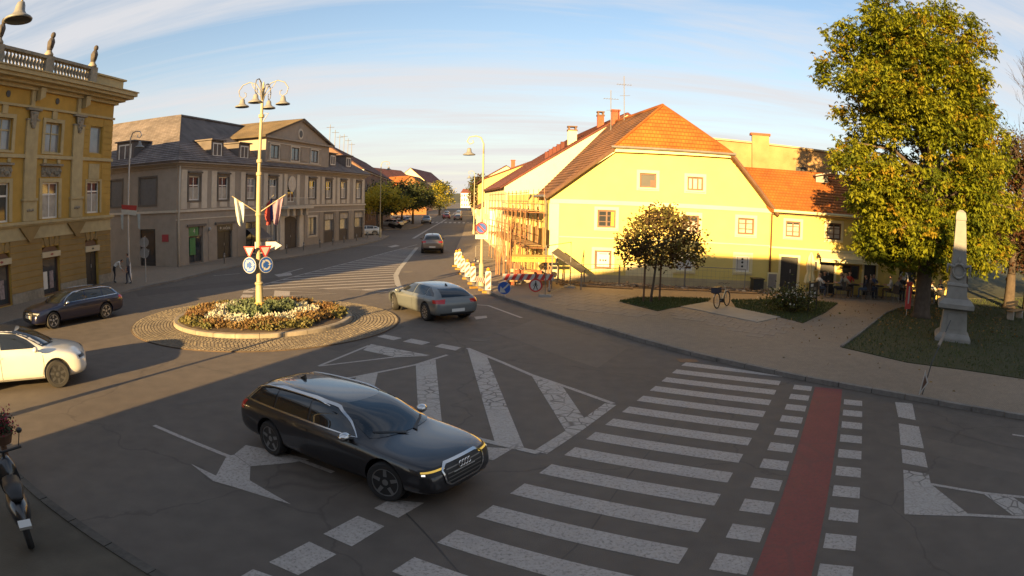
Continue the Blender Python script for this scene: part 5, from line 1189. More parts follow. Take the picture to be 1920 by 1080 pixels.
# ------------------------------------------------------------------ signs
M_blue = mat('sign_blue', (0.020, 0.075, 0.30), .35, var=.05); M_sred = mat('sign_signal_red', (0.40, 0.028, 0.024), .4, var=.05); M_sw = mat('sign_white', (0.40, 0.385, 0.36), .45, var=.06)
class PF:
    """plate frame: centre c, facing azimuth (degrees, math convention) a"""
    def __init__(f, c, a):
        f.n = Vector((math.cos(R(a)), math.sin(R(a)), 0)); f.u = Vector((-f.n.y, f.n.x, 0)); f.c = Vector(c)
    def p(f, s, z, d=0.0): return f.c + f.u * s + f.n * d + Vector((0, 0, z))
def plate(f, pts, d0, d1, m, parent, name):
    return MB().fprism(f, pts, d0, d1).build(name, m, parent)
def circ(r, n=24, cx=0, cz=0): return [(cx + r * math.cos(2 * PI * k / n), cz + r * math.sin(2 * PI * k / n)) for k in range(n)]
def arc_arrow(f, r, a0, a1, w_, d, m, parent):
    n = 8; b = MB(); pts = []
    for k in range(n + 1):
        a = R(a0 + (a1 - a0) * k / n); pts.append((a, r))
    for (a, _), (c, _) in zip(pts[:-1], pts[1:]):
        b.face([f.p(math.cos(a) * (r + w_), math.sin(a) * (r + w_), d), f.p(math.cos(c) * (r + w_), math.sin(c) * (r + w_), d), f.p(math.cos(c) * (r - w_), math.sin(c) * (r - w_), d), f.p(math.cos(a) * (r - w_), math.sin(a) * (r - w_), d)])
    s = 1 if a1 > a0 else -1; a = R(a1); e = R(a1 + s * 26)
    b.face([f.p(math.cos(a) * (r + 2.6 * w_), math.sin(a) * (r + 2.6 * w_), d), f.p(math.cos(e) * r, math.sin(e) * r, d), f.p(math.cos(a) * (r - 2.6 * w_), math.sin(a) * (r - 2.6 * w_), d)])
    return b.build('arrow', m, parent)
def round_sign(name, label, c, a, r, bg, rim, group=None, post_to=None):
    f = PF(c, a); t = thing(name, label, 'sign', f.c, group)
    plate(f, circ(r), -.012, 0, rim, t, 'rim'); plate(f, circ(r * .93 if (bg is M_blue and rim is M_sw) else r * .78), 0, .004, bg, t, 'face')
    if post_to: MB().tube([f.p(0, -.05, -.02), post_to], .02, 6).build('clamp', M_steel, t)
    return f, t
def yield_sign(label, c, a, s, faceback=False):
    f = PF(c, a); t = thing('yield_sign', label, 'sign', f.c, 'yield signs on the cream lamp')
    T = lambda k: [(-s * k, s * .577 * k), (0, -s * 1.155 * k), (s * k, s * .577 * k)]
    plate(f, T(1), -.012, 0, M_sred if not faceback else M_zinc, t, 'plate')
    if not faceback: plate(f, T(.66), 0, .004, M_sw, t, 'face')
    MB().tube([f.p(0, -.1, -.02), Vector((LM.x, LM.y, f.c.z - .12))], .018, 6).build('clamp', M_steel, t); return t
for dx, dy, ang, lbl in ((-.24, -.36, 262, 'blue roundabout sign on the cream lamp, facing the black car side'), (.36, -.12, 318, 'blue roundabout sign on the cream lamp, turned to the square')):
    f, t = round_sign('roundabout_sign', lbl, (LM.x + dx, LM.y + dy, 2.06), ang, .30, M_blue, M_sw, 'roundabout signs on the cream lamp', (LM.x, LM.y, 2.06))
    for k in range(3): arc_arrow(f, .165, 100 - 120 * k, 10 - 120 * k, .032, .006, M_sw, t)
yield_sign('white yield triangle with red border on the sunny side of the cream lamp', (LM.x - .26, LM.y - .32, 2.60), 262, .26)
yield_sign('yield triangle turned to the square on the cream lamp', (LM.x + .33, LM.y - .10, 2.60), 318, .28)
f = PF((LM.x + .30, LM.y + .28, 2.74), 275); t = thing('direction_sign', 'white pointed direction sign behind the yield triangles on the lamp', 'sign', f.c)
plate(f, [(-.55, -.14), (.30, -.14), (.55, .0), (.30, .14), (-.55, .14)], -.012, 0, M_sw, t, 'plate'); MB().tube([f.p(-.3, 0, -.01), Vector((LM.x, LM.y, 2.74))], .018, 6).build('clamp', M_steel, t)
# flags on the lamp
def flag(label, a, cl, cl2, z0=4.0, length=1.05, drop=.95, wd=.42):
    ca, sa = math.cos(R(a)), math.sin(R(a)); tip = LM + Vector((ca * length, sa * length, z0 + .62)); t = thing('flag', label, 'flag', LM + Vector((0, 0, z0)), 'flags on the cream lamp')
    MB().tube([LM + Vector((ca * .06, sa * .06, z0)), tip], .018, 7).build('staff', M_cream_metal, t)
    for (m, k0, k1) in ((cl, 0, 5), (cl2, 5, 10)):
        b = MB(); G2 = {}
        nx, nz = 10, 10
        for i in range(k0, k1 + 1):
            for j in range(nz + 1):
                u = i / nx; v = j / nz; r = length * (.52 + .40 * u) - .16 * v * (u - .3); top = z0 + .62 * (r / length) if v < .01 else z0 + .62 * (.52 + .40 * u)
                sw = .11 * math.sin(u * 9 + v * 3) * (.25 + v) * wd / .4; G2[i, j] = len(b.v)
                q = LM + Vector((ca * r, sa * r, top - drop * v * (.55 + .45 * math.sin(u * 2.2 + .4)))) + Vector((-sa * sw, ca * sw, 0)); b.v.append(tuple(q))
        for i in range(k0, k1):
            for j in range(nz): b.f.append((G2[i, j], G2[i + 1, j], G2[i + 1, j + 1], G2[i, j + 1])); b.mi.append(0)
        b.build('cloth', m, t, smooth=True)
M_fl1 = mat('flag_pale_blue', (.42, .46, .46), .8, var=.12); M_fl2 = mat('flag_white', (.52, .50, .44), .8, var=.08); M_fl3 = mat('flag_red', (.42, .05, .04), .8, var=.1); M_fl4 = mat('flag_mauve', (.24, .16, .22), .8, var=.15)
flag('pale blue and white flag hanging limp on the left of the cream lamp', 208, M_fl1, M_fl2)
flag('red and blue flag hanging limp behind the cream lamp', 75, M_fl3, mat('flag_navy', (.05, .06, .2), .8, var=.1), length=1.0)
flag('mauve flag with a pale emblem hanging limp on the right of the lamp', 14, M_fl4, M_fl4)
# no-parking disc and plate on the right-hand lamp
RL_ = Vector((-1.55, 32.96, 0))
f, t = round_sign('no_parking_sign', 'red and blue no-parking disc on the hooked lamp by the scaffold', (RL_.x - .02, RL_.y - .14, 3.02), 272, .30, M_blue, M_sred, None, (RL_.x, RL_.y, 3.0))
MB().fprism(f, [(-.22, .16), (-.16, .22), (.22, -.16), (.16, -.22)], .004, .008).build('bar', M_sred, t); f = PF((RL_.x - .02, RL_.y - .13, 2.58), 272); t = thing('supplementary_plate', 'white text plate under the no-parking disc', 'sign', f.c)
plate(f, [(-.30, -.11), (.30, -.11), (.30, .11), (-.30, .11)], -.01, 0, M_sw, t, 'plate')
for z in (.04, -.03): MB().fprism(f, [(-.22, z - .012), (.22, z - .012), (.22, z + .012), (-.22, z + .012)], 0, .003).build('print_line', M_zinc, t)
# signs near the ochre building
for z, k in ((2.35, 'upper'), (1.75, 'lower')):
    c = (-20.75, 31.9, z); f = PF(c, 300); t = thing('road_sign', f'grey back of the {k} round sign on the post before the grey side wall', 'sign', f.c, 'sign backs by the grey wall'); plate(f, circ(.3), -.01, 0, M_zinc, t, 'plate'); plate(f, [(-.02, -.28), (.02, -.28), (.02, .28), (-.02, .28)], 0, .03, M_steel, t, 'rib')
t = thing('sign_post', 'thin steel post holding two round sign backs by the grey wall', 'post', (-20.7, 32.0, .1)); MB().cyl((-20.73, 31.97, .1), (-20.73, 31.97, 2.7), .035).build('post', M_steel, t)
for k, (m1, dx) in enumerate(((M_fl3, -.1), (M_fl2, .02), (M_fl1, .35))):
    pass
t = thing('small_flags', 'pair of small red and white flags on the lamp post by the grey wall', 'flag', (-21.7, 31.5, 4.2))
for k, (dz, m1) in enumerate(((.30, M_fl3), (.02, M_fl2))):
    MB().mesh([(-22.2 + .0, 31.45, 4.25 + dz), (-20.95, 31.4, 4.15 + dz), (-21.0, 31.4, 3.93 + dz - .06), (-22.15, 31.45, 4.0 + dz)], [(0, 1, 2, 3)]).build('cloth', m1, t)
for x, m1 in ((-22.25, M_fl1), (-20.95, M_fl1)): MB().mesh([(x, 31.45, 4.0), (x + .25, 31.42, 3.98), (x + .2, 31.45, 3.1), (x + .02, 31.5, 3.2)], [(0, 1, 2, 3)]).build('streamer', m1, t)
# leaning post with the low triangular marker on the near pavement, right
t = thing('leaning_marker', 'slim leaning post with a low white triangular marker on the near pavement', 'post', (10.41, 13.11, .1))
MB().tube([(10.43, 13.12, .12), (10.75, 13.3, .9), (12.25, 14.45, 1.78)], .018, 6).build('rod', M_black, t); MB().tube([(11.3, 13.75, 1.22), (11.75, 14.08, 1.50)], .05, 6).build('sleeve', M_slab, t)
f = PF((10.42, 13.1, .42), 250); plate(f, [(-.11, -.34), (.13, .02), (-.02, .34)], -.02, .0, M_sw, t, 'marker'); plate(f, [(-.06, -.2), (.08, .02), (-.01, .2)], 0, .004, M_brown, t, 'marker_face')

# ------------------------------------------------------------------ bollards along the grey house
bo = thing('bollard', 'first short bollard along the grey house kerb, near its green shop sign', 'bollard', (0, 0, 0), 'bollards along the grey house')
MB().lathe([(.06, 0), (.06, .62), (.075, .64), (.075, .7), (.03, .76)], (0, 0, 0), 10).build('post', M_zinc, bo, angle=40); MB().lathe([(.062, .5), (.062, .58)], (0, 0, 0), 10).build('white_ring', M_sw, bo)
spots = [(-20.4, 42.7), (-19.75, 47.3), (-18.6, 51.5), (-18.1, 54.7), (-17.65, 58.2), (-17.25, 61.3), (-16.95, 64.5), (-16.6, 68.5), (-16.3, 72.6)]
names = ['', 'second', 'third', 'fourth', 'fifth', 'sixth', 'seventh', 'eighth', 'ninth']
for i, (x, y) in enumerate(spots):
    o = bo if i == 0 else copy_tree(bo); o.location = (x, y, .1)
    if i: o['label'] = f'{names[i]} short bollard along the grey house, counted from its green sign'
for i in range(len(spots) - 1):
    pass

# ------------------------------------------------------------------ road works: beacons, barrier, signs, fences, scaffold
M_ybase = mat('yellow_rubber_foot', (0.24, 0.13, 0.015), .8, var=.2)
def stripes(f, w_, z0, z1, d, parent, ms, slope=1.0, n=6):
    """slanted red/white fields clipped to a plate"""
    H = (z1 - z0); step = (H + w_ * slope) / n
    for k in range(n):
        a, c = z0 - w_ * slope + k * step, z0 - w_ * slope + (k + 1) * step
        poly = [(-w_ / 2, a), (w_ / 2, a + w_ * slope), (w_ / 2, c + w_ * slope), (-w_ / 2, c)]
        poly = clip_z(poly, z0, True); poly = clip_z(poly, z1, False)
        if len(poly) >= 3: MB().face([f.p(s, z, d) for s, z in poly]).build('stripe', ms[k % 2], parent)
def clip_z(poly, zc, keep_above):
    out = []
    for i in range(len(poly)):
        a, c = poly[i], poly[(i + 1) % len(poly)]; ia = (a[1] >= zc) == keep_above; ic = (c[1] >= zc) == keep_above
        if ia: out.append(a)
        if ia != ic:
            t = (zc - a[1]) / (c[1] - a[1]); out.append((a[0] + (c[0] - a[0]) * t, zc))
    return out
bks = [(-3.70, 43.5, 0.95, 'red and white beacon farthest up the street by the works'), (-3.35, 41.6, 1.15, 'tall red and white beacon, second from the street end'), (-2.95, 39.0, 0.95, 'red and white beacon, third along the row by the works'), (-2.5, 36.6, 0.95, 'red and white beacon, fourth along the row by the works'), (-2.05, 34.4, 0.95, 'red and white beacon just left of the hooked lamp foot'), (-1.14, 31.2, 1.05, 'large red and white beacon nearest the blue arrow sign')]
for x, y, h, lb in bks:
    f = PF((x, y, .0), 262); t = thing('warning_beacon', lb, 'beacon', (x, y, 0), 'red and white beacons round the works')
    MB().fbox(f, -.26, .26, 0.002, .10, -.14, .14).build('foot', M_ybase, t)
    plate(f, [(-.14, .14), (.14, .14), (.14, h - .06), (.08, h), (-.08, h), (-.14, h - .06)], -.03, 0, M_sw, t, 'plate'); stripes(f, .24, .18, h - .06, .004, t, (M_sred, M_sw), 1.0, 6)
    MB().lathe([(.05, 0), (.09, .05), (.09, .12), (.03, .17)], (x, y + .0, h), 10).build('lamp', mat('amber_lens', (.5, .22, .02), .3, var=.05), t)
def barrier(label, A, B, z0, z1):
    f = Frame(A, B); t = thing('barrier_board', label, 'barrier', f.p(f.L / 2, 0)); L = f.L
    MB().fbox(f, 0, L, z0, z1, -.03, 0).build('board', M_sw, t)
    n = 7
    for k in range(n):
        a = L * (k + .1) / n; w_ = L / n * .5; MB().face([f.p(a, z0 + .004, .004), f.p(a + w_, z0 + .004, .004), f.p(min(L, a + w_ + .16), z1 - .004, .004), f.p(a + .16, z1 - .004, .004)]).build('red_stripe', M_sred, t)
    for s in (.2, L - .2): MB().fbox(f, s - .03, s + .03, .1, z1, -.07, -.031).build('upright', M_steel, t); MB().fbox(f, s - .06, s + .06, .0, .1, -.4, .35).build('foot', M_ybase, t)
barrier('long red and white striped barrier board across the pavement works', (-.45, 31.3), (2.0, 31.6), .62, .92)
barrier('small red and white barrier board beside the corner beacon', (-1.9, 33.0), (-1.2, 31.9), .35, .6)
f, t = round_sign('arrow_sign', 'blue keep-left arrow sign low before the barrier board', (-.35, 29.55, .47), 268, .30, M_blue, M_sw)
f2 = f; b = MB(); b.face([f.p(.17, .20, .006), f.p(.22, .15, .006), f.p(-.04, -.10, .006), f.p(-.09, -.05, .006)]); b.face([f.p(-.20, -.21, .006), f.p(.08, -.20, .006), f.p(.02, -.10, .006), f.p(-.08, -.02, .006), f.p(-.17, .08, .006)])
b.build('arrow', M_sw, t); MB().tube([f.p(0, -.3, -.05), f.p(-.1, -.46, -.3)], .02, 6).build('leg', M_steel, t); MB().tube([f.p(0, -.3, -.02), f.p(.15, -.46, .1)], .02, 6).build('leg', M_steel, t)
f, t = round_sign('no_pedestrians_sign', 'white no-pedestrians disc with red rim before the barrier board', (1.08, 30.1, .55), 268, .31, M_sw, M_sred)
b = MB(); b.ball(f.p(0, .16, .008), .035, 8, 4, (1, .2, 1)); b.fprism(f, [(-.045, -.02), (.045, -.02), (.04, .12), (-.04, .12)], .004, .008); b.fprism(f, [(-.05, -.02), (-.01, -.02), (-.07, -.2), (-.11, -.2)], .004, .008); b.fprism(f, [(.0, -.02), (.05, -.02), (.11, -.2), (.07, -.2)], .004, .008); b.fprism(f, [(.03, .1), (.05, .07), (.12, -.02), (.10, -.04)], .004, .008); b.fprism(f, [(-.05, .07), (-.03, .1), (-.10, -.04), (-.12, -.02)], .004, .008)
b.build('walking_figure', M_black, t); MB().tube([f.p(0, -.2, -.03), f.p(0, .62, -.03)], .03, 6).build('post', M_brown, t); MB().fbox(f, -.45, .45, -.54, -.46, -.25, .15).build('foot', M_black, t)
def site_fence(label, A, B, h, group, z=.1, mesh=True, feet=True):
    f = Frame(A, B); t = thing('site_fence', label, 'fence', f.p(f.L / 2, z), group); L = f.L
    for s in (0, L): MB().tube([f.p(s, z, 0), f.p(s, z + h, 0)], .022, 6).build('upright', M_zinc, t)
    for zz in (z + .12, z + h): MB().tube([f.p(0, zz, 0), f.p(L, zz, 0)], .02, 6).build('rail', M_zinc, t)
    if mesh:
        b = MB(); n = int(L / .22)
        for k in range(1, n): b.tube([f.p(L * k / n, z + .12, 0), f.p(L * k / n, z + h, 0)], .0045, 3, False)
        for k in range(1, int(h / .3)): b.tube([f.p(0, z + .12 + .3 * k, 0), f.p(L, z + .12 + .3 * k, 0)], .0045, 3, False)
        b.build('wire_mesh', M_zinc, t)['kind'] = 'stuff'
    if feet:
        for s in (.05, L - .05): MB().fbox(f, s - .1, s + .1, z, z + .1, -.3, .3).build('foot', M_concrete, t)
gf_ = 'wire fence panels round the works'
site_fence('tall wire fence panel standing at the corner of the yellow house', (1.50, 29.6), (2.92, 33.0), 2.3, gf_, mesh=False)
site_fence('wire fence panel before the first shop window of the yellow house', (2.95, 33.4), (5.55, 33.9), 1.15, gf_); site_fence('wire fence panel behind the young staked tree', (5.6, 33.9), (9.0, 33.4), 1.15, gf_); site_fence('wire fence panel ending by the dark bin', (9.05, 33.4), (12.2, 32.6), 1.2, gf_)
site_fence('low railing across the pavement past the hooked lamp', (-2.6, 46.5), (-.5, 47.2), 1.1, gf_)
t = thing('grey_sheet_ramp', 'grey sheet sloping down inside the corner fence panel', 'sheet', (3.0, 33.3, .1)); MB().mesh([(1.9, 32.4, 1.9), (2.35, 34.4, 2.0), (3.75, 33.6, 1.0), (3.4, 32.2, .95), (1.9, 32.4, 1.86), (2.35, 34.4, 1.96), (3.75, 33.6, .96), (3.4, 32.2, .91)], [(0, 1, 2, 3), (7, 6, 5, 4), (0, 3, 7, 4), (3, 2, 6, 7), (2, 1, 5, 6), (1, 0, 4, 5)]).build('sheet', M_gdark, t)
for x, y, h in ((1.95, 32.4, 1.86), (3.4, 32.25, .91), (3.7, 33.55, .95), (2.35, 34.3, 1.95)): MB().cyl((x, y, .1), (x, y, h), .03, n=6).build('leg', M_zinc, t)
# scaffold along the street front of the yellow house
M_scaf = mat('scaffold_tube', (0.32, 0.155, 0.07), .6, var=.4, scale=4, metal=.2); M_plank = mat('scaffold_plank', (0.32, 0.19, 0.08), .85, var=.3, scale=5)  # orange-brown tubes, tone varying at random
sf = thing('scaffold', 'rusty tube scaffold with plank decks along the street front of the yellow house', 'scaffold', FYs.p(8, 0, 1))
for s in np.arange(-.2, DY + .9, 1.6):
    for d in (.35, 1.35): MB().tube([FYs.p(s, .1, d), FYs.p(s + rnd.uniform(-.03, .03), 5.1 if d < 1 else 5.0, d)], .021, 6).build('standard', M_scaf, sf)
    for z in (1.9, 3.8): MB().tube([FYs.p(s, z, .25), FYs.p(s, z, 1.5)], .024, 6).build('transom', M_scaf, sf)
for z in (1.95, 3.85, 2.5, 2.95, 4.4, 4.85):
    MB().tube([FYs.p(-.5, z, 1.37), FYs.p(DY + 1.0, z, 1.37)], .024, 6).build('ledger', M_scaf, sf)
for z in (1.98, 3.88):
    for k in range(4):
        for s in np.arange(-.3, DY - .5, 3.2): MB().fbox(FYs, s, s + 3.15, z, z + .045, .42 + .23 * k, .63 + .23 * k).build('plank', M_plank, sf)
for s in np.arange(0, DY - 1, 3.2): MB().tube([FYs.p(s, .1, 1.4), FYs.p(s + 3.0, 3.8, 1.4)], .022, 6).build('brace', M_scaf, sf)
for s in np.arange(.6, DY, 2.1): MB().fbox(FYs, s, s + .9, 2.0, 3.0, .3, .33).build('hanging_board', M_plank if rnd.random() < .6 else M_yelp, sf)
# timber shoring and stacked boards at the near end
sh = thing('timber_stack', 'upright stack of rusty props leaning at the scaffold end', 'props', (-.2, 37, .1))
for k in range(14):
    p = FYs.p(rnd.uniform(DY - 4, DY - .3), .1, rnd.uniform(1.6, 2.6)); MB().tube([p, p + Vector((rnd.uniform(-.15, .15), rnd.uniform(-.1, .1), rnd.uniform(2.0, 3.4)))], .026, 6).build('prop', M_scaf, sh)
tr = thing('work_platform', 'orange work trestle with yellow boards at the corner of the house', 'platform', (1.0, 33.8, .1))
for (x, y) in ((.1, 33.4), (1.8, 33.1), (.3, 34.6), (2.0, 34.3)): MB().tube([(x, y, .1), (x, y, 1.55)], .04, 6).build('leg', M_scaf, tr)
for k in range(4): MB().box(-.05, 2.15, 33.1 + .38 * k, 33.42 + .38 * k, 1.55, 1.60).build('board', mat('yellow_board', (.45, .27, .05), .8, var=.25, scale=5), tr)
MB().box(-.05, 2.15, 33.02, 33.06, 1.35, 1.53).build('edge_board', MATS['yellow_board'], tr)
bk_ = thing('material_stack', 'stacked blocks and boards under the work trestle', 'stack', (1.2, 34, .1))
for k in range(26):
    x, y = rnd.uniform(-.2, 2.0), rnd.uniform(33.6, 35.4); z = .1 + .18 * rnd.randint(0, 3); w_, d_ = rnd.uniform(.15, .3), rnd.uniform(.1, .2); MB().box(x - w_, x + w_, y - d_, y + d_, z, z + .16).build('block', rnd.choice([M_yelp, M_plank, M_slab, M_brick]), bk_)
# dug strip along the house
b = MB(); Lr = 11.6; n = 60
for i in range(n):
    pass
rv = MB()
for i in range(46):
    for j in range(6):
        s0_, d0_ = .8 + i * .245, .25 + j * .26
        hgt4 = [FY.p(s0_ + a * .245, .10 + .16 * max(0, math.sin(PI * min(1, (j + c) / 6.0))) * (.5 + .5 * math.sin((i + a) * 1.3 + (j + c) * 2.1)), d0_ + c * .26) for a, c in ((0, 0), (1, 0), (1, 1), (0, 1))]; rv.face([hgt4[3], hgt4[2], hgt4[1], hgt4[0]])
tag(rv.build('dug_earth', M_soil), 'dug strip of brown earth along the foot of the yellow house', 'earth', kind='stuff')
rb_ = MB()
for i in range(260):
    p = FY.p(rnd.uniform(.6, 12.2), .12 + rnd.uniform(0, .12), rnd.uniform(.3, 1.9)); r = rnd.uniform(.03, .13); rb_.ball(p, r, 5, 3, (1, rnd.uniform(.5, 1), rnd.uniform(.4, .8)))
tag(rb_.build('rubble', mat('rubble_stone', (.24, .18, .12), .95, var=.4, scale=5)), 'broken stones and rubble along the dug strip', 'rubble', kind='stuff')
for i, (s, L_, ang) in enumerate(((2.2, 2.4, .1), (5.6, 3.0, -.06), (8.6, 2.6, .05))):
    p = FY.p(s, .14, 1.9); q = FY.p(s + L_, .14, 1.9 + ang * L_); t = thing('loose_plank', ['loose plank on the dug strip near the corner fence', 'loose plank on the dug strip behind the young tree', 'loose plank on the dug strip nearer the bin'][i], 'plank', p, 'planks along the dug strip'); MB().tube([p, q], .06, 4).build('board', M_plank, t)

# ------------------------------------------------------------------ vehicles
M_tyre = mat('tyre_rubber', (0.018, 0.017, 0.017), .8, var=.15); M_rim = mat('alloy_rim', (0.50, 0.50, 0.50), .3, var=.05, metal=.8); M_rimd = mat('dark_alloy_rim', (0.12, 0.12, 0.125), .35, var=.1, metal=.7)
M_rimm = mat('grey_alloy_rim', (.26, .26, .26), .3, var=.1, metal=.7)
M_cglass = mat('car_glass', (0.012, 0.015, 0.018), .03, var=0, spec=.8, coat=.3); M_chrome = mat('chrome', (.62, .62, .62), .15, var=0, metal=1.0); M_plast = mat('black_plastic', (.015, .015, .016), .5, var=.1)
M_tail = mat('tail_lamp', (.42, .012, .015), .15, var=0, coat=.6); M_hlamp = mat('head_lamp', (.42, .43, .44), .1, var=0, coat=.8); M_amber = mat('indicator_lit', (1.0, .62, .10), .4, var=0, emit=.10); M_dlight = mat('day_light_lit', (1, .95, .85), .3, var=0, emit=.3)
M_plate = mat('number_plate', (.62, .62, .60), .4, var=.03)
def paint(name, c, rough=.28, metal=0.0): return mat(name, c, rough, var=.06, scale=1.5, coat=.9, metal=metal, spec=.5)
EST = """-2.47 .66 .42 .70 .58 .74 .42 .76 .77|-2.42 .86 .30 .82 .78 .88 .55 .91 .93|-2.25 .92 .24 .93 .83 1.00 .62 1.10 1.13|-1.95 .935 .20 .96 .84 1.03 .64 1.33 1.38|-1.5 .94 .19 .955 .84 1.03 .66 1.40 1.445|-.5 .94 .18 .94 .84 1.01 .67 1.42 1.465|.25 .94 .18 .925 .84 .995 .66 1.39 1.435|.75 .94 .18 .91 .84 .975 .64 1.25 1.30|1.15 .94 .18 .90 .83 .955 .60 1.04 1.075|1.32 .94 .19 .885 .82 .93 .58 .96 .985|1.7 .935 .20 .86 .80 .895 .5 .925 .945|2.1 .91 .21 .81 .76 .845 .45 .875 .89|2.36 .84 .23 .71 .69 .76 .42 .79 .805|2.455 .74 .28 .58 .58 .64 .40 .67 .68|2.475 .62 .36 .50 .48 .55 .32 .57 .575"""
HAT = """-2.21 .60 .45 .70 .52 .74 .40 .77 .78|-2.17 .84 .34 .84 .74 .90 .55 .95 .97|-2.05 .90 .27 .96 .81 1.03 .62 1.10 1.13|-1.80 .905 .22 .99 .81 1.06 .62 1.28 1.33|-1.35 .91 .19 .975 .81 1.05 .65 1.41 1.46|-.55 .91 .18 .955 .81 1.03 .66 1.455 1.50|.15 .91 .18 .935 .81 1.01 .65 1.43 1.48|.65 .91 .18 .915 .81 .99 .62 1.28 1.33|1.05 .91 .18 .90 .80 .965 .58 1.07 1.10|1.22 .91 .19 .885 .79 .94 .56 .985 1.01|1.6 .90 .20 .86 .77 .90 .5 .93 .955|1.95 .86 .22 .79 .70 .83 .42 .86 .88|2.13 .76 .27 .68 .6 .72 .38 .75 .765|2.20 .64 .36 .58 .5 .61 .32 .63 .64|2.21 .5 .42 .53 .4 .55 .26 .57 .575"""
def prs(t): return [[float(v) for v in r.split()] for r in t.split('|')]
def drape(bv, A, B, d, off, m, parent, name, nu=10, nv=6):
    d = Vector(d).normalized(); rt = d.cross(Vector((0, 0, 1)))
    rt = rt.normalized() if rt.length > .01 else None
    def at(L, t):
        seg = [math.hypot(L[i + 1][0] - L[i][0], L[i + 1][1] - L[i][1]) for i in range(len(L) - 1)]; tot = sum(seg) or 1; x = t * tot
        for i, s in enumerate(seg):
            if x <= s + 1e-9: k = x / s if s else 0; return (L[i][0] + (L[i + 1][0] - L[i][0]) * k, L[i][1] + (L[i + 1][1] - L[i][1]) * k)
            x -= s
        return L[-1]
    b = MB(); idx = {}
    for i in range(nu + 1):
        p, q = at(A, i / nu), at(B, i / nu)
        for j in range(nv + 1):
            k = j / nv; a, z = p[0] + (q[0] - p[0]) * k, p[1] + (q[1] - p[1]) * k
            o = (rt * a + Vector((0, 0, z)) - d * 6) if rt else Vector((a, z, 6))
            h, nrm, _, _ = bv.ray_cast(o, d)
            if h is None: h, nrm, _, _ = bv.find_nearest(o + d * 5)
            if nrm.dot(d) > 0: nrm = -nrm
            idx[i, j] = len(b.v); b.v.append(tuple(h + nrm * off))
    for i in range(nu):
        for j in range(nv): b.f.append((idx[i, j], idx[i + 1, j], idx[i + 1, j + 1], idx[i, j + 1])); b.mi.append(0)
    return b.build(name, m, parent, smooth=True)
def dline(bv, L, w_, d, off, m, parent, name, n=24, closed=False):
    if closed: L = L + [L[0]]
    P = [Vector(p) for p in L]; A = []; B = []
    for i in range(len(P)):
        t = Vector((0, 0))
        if i > 0: t += (P[i] - P[i - 1]).normalized()
        if i < len(P) - 1: t += (P[i + 1] - P[i]).normalized()
        t.normalize(); nn = Vector((-t.y, t.x)) * w_ / 2; A.append(tuple(P[i] + nn)); B.append(tuple(P[i] - nn))
    return drape(bv, A, B, d, off, m, parent, name, n, 1)
def wheel(c, r, w_, side, parent, rim, spokes=5, turn=0.0):
    ax = Vector((math.sin(turn), math.cos(turn), 0)) * side; U = Vector((math.cos(turn), -math.sin(turn), 0)) ; W = ax; V = Vector((0, 0, 1)); c = Vector(c); A = (U, V, W)
    h = w_ / 2
    o = MB().lathe([(r * .62, -h), (r * .93, -h), (r, -h * .7), (r, h * .7), (r * .93, h), (r * .72, h), (r * .70, h * .8)], c, 28, A).build('wheel', M_tyre, parent, angle=50)
    rb = MB().lathe([(r * .69, h * .82), (r * .66, h * .75), (r * .62, h * .1), (.02, h * .05)], c, 28, A).build('rim_barrel', M_plast, o, angle=50)
    b = MB()
    for k in range(spokes):
        g = 2 * PI * k / spokes + .3; cd_, sd_ = math.cos(g), math.sin(g); ra = U * cd_ + V * sd_; ta = -U * sd_ + V * cd_; ww = r * (.11 if spokes < 8 else .06)
        b.hexa([c + ra * r * .1 - ta * ww * 1.2 + W * h * .45, c + ra * r * .68 - ta * ww * .8 + W * h * .5, c + ra * r * .68 + ta * ww * .8 + W * h * .5, c + ra * r * .1 + ta * ww * 1.2 + W * h * .45, c + ra * r * .1 - ta * ww + W * h * .8, c + ra * r * .68 - ta * ww * .7 + W * h * .86, c + ra * r * .68 + ta * ww * .7 + W * h * .86, c + ra * r * .1 + ta * ww + W * h * .8])
    b.lathe([(r * .16, h * .4), (r * .16, h * .84), (.01, h * .88)], c, 12, A); b.lathe([(r * .70, h * .7), (r * .72, h * .9), (r * .66, h * .9), (r * .65, h * .7)], c, 28, A)
    b.build('rim', rim, o)
    return o
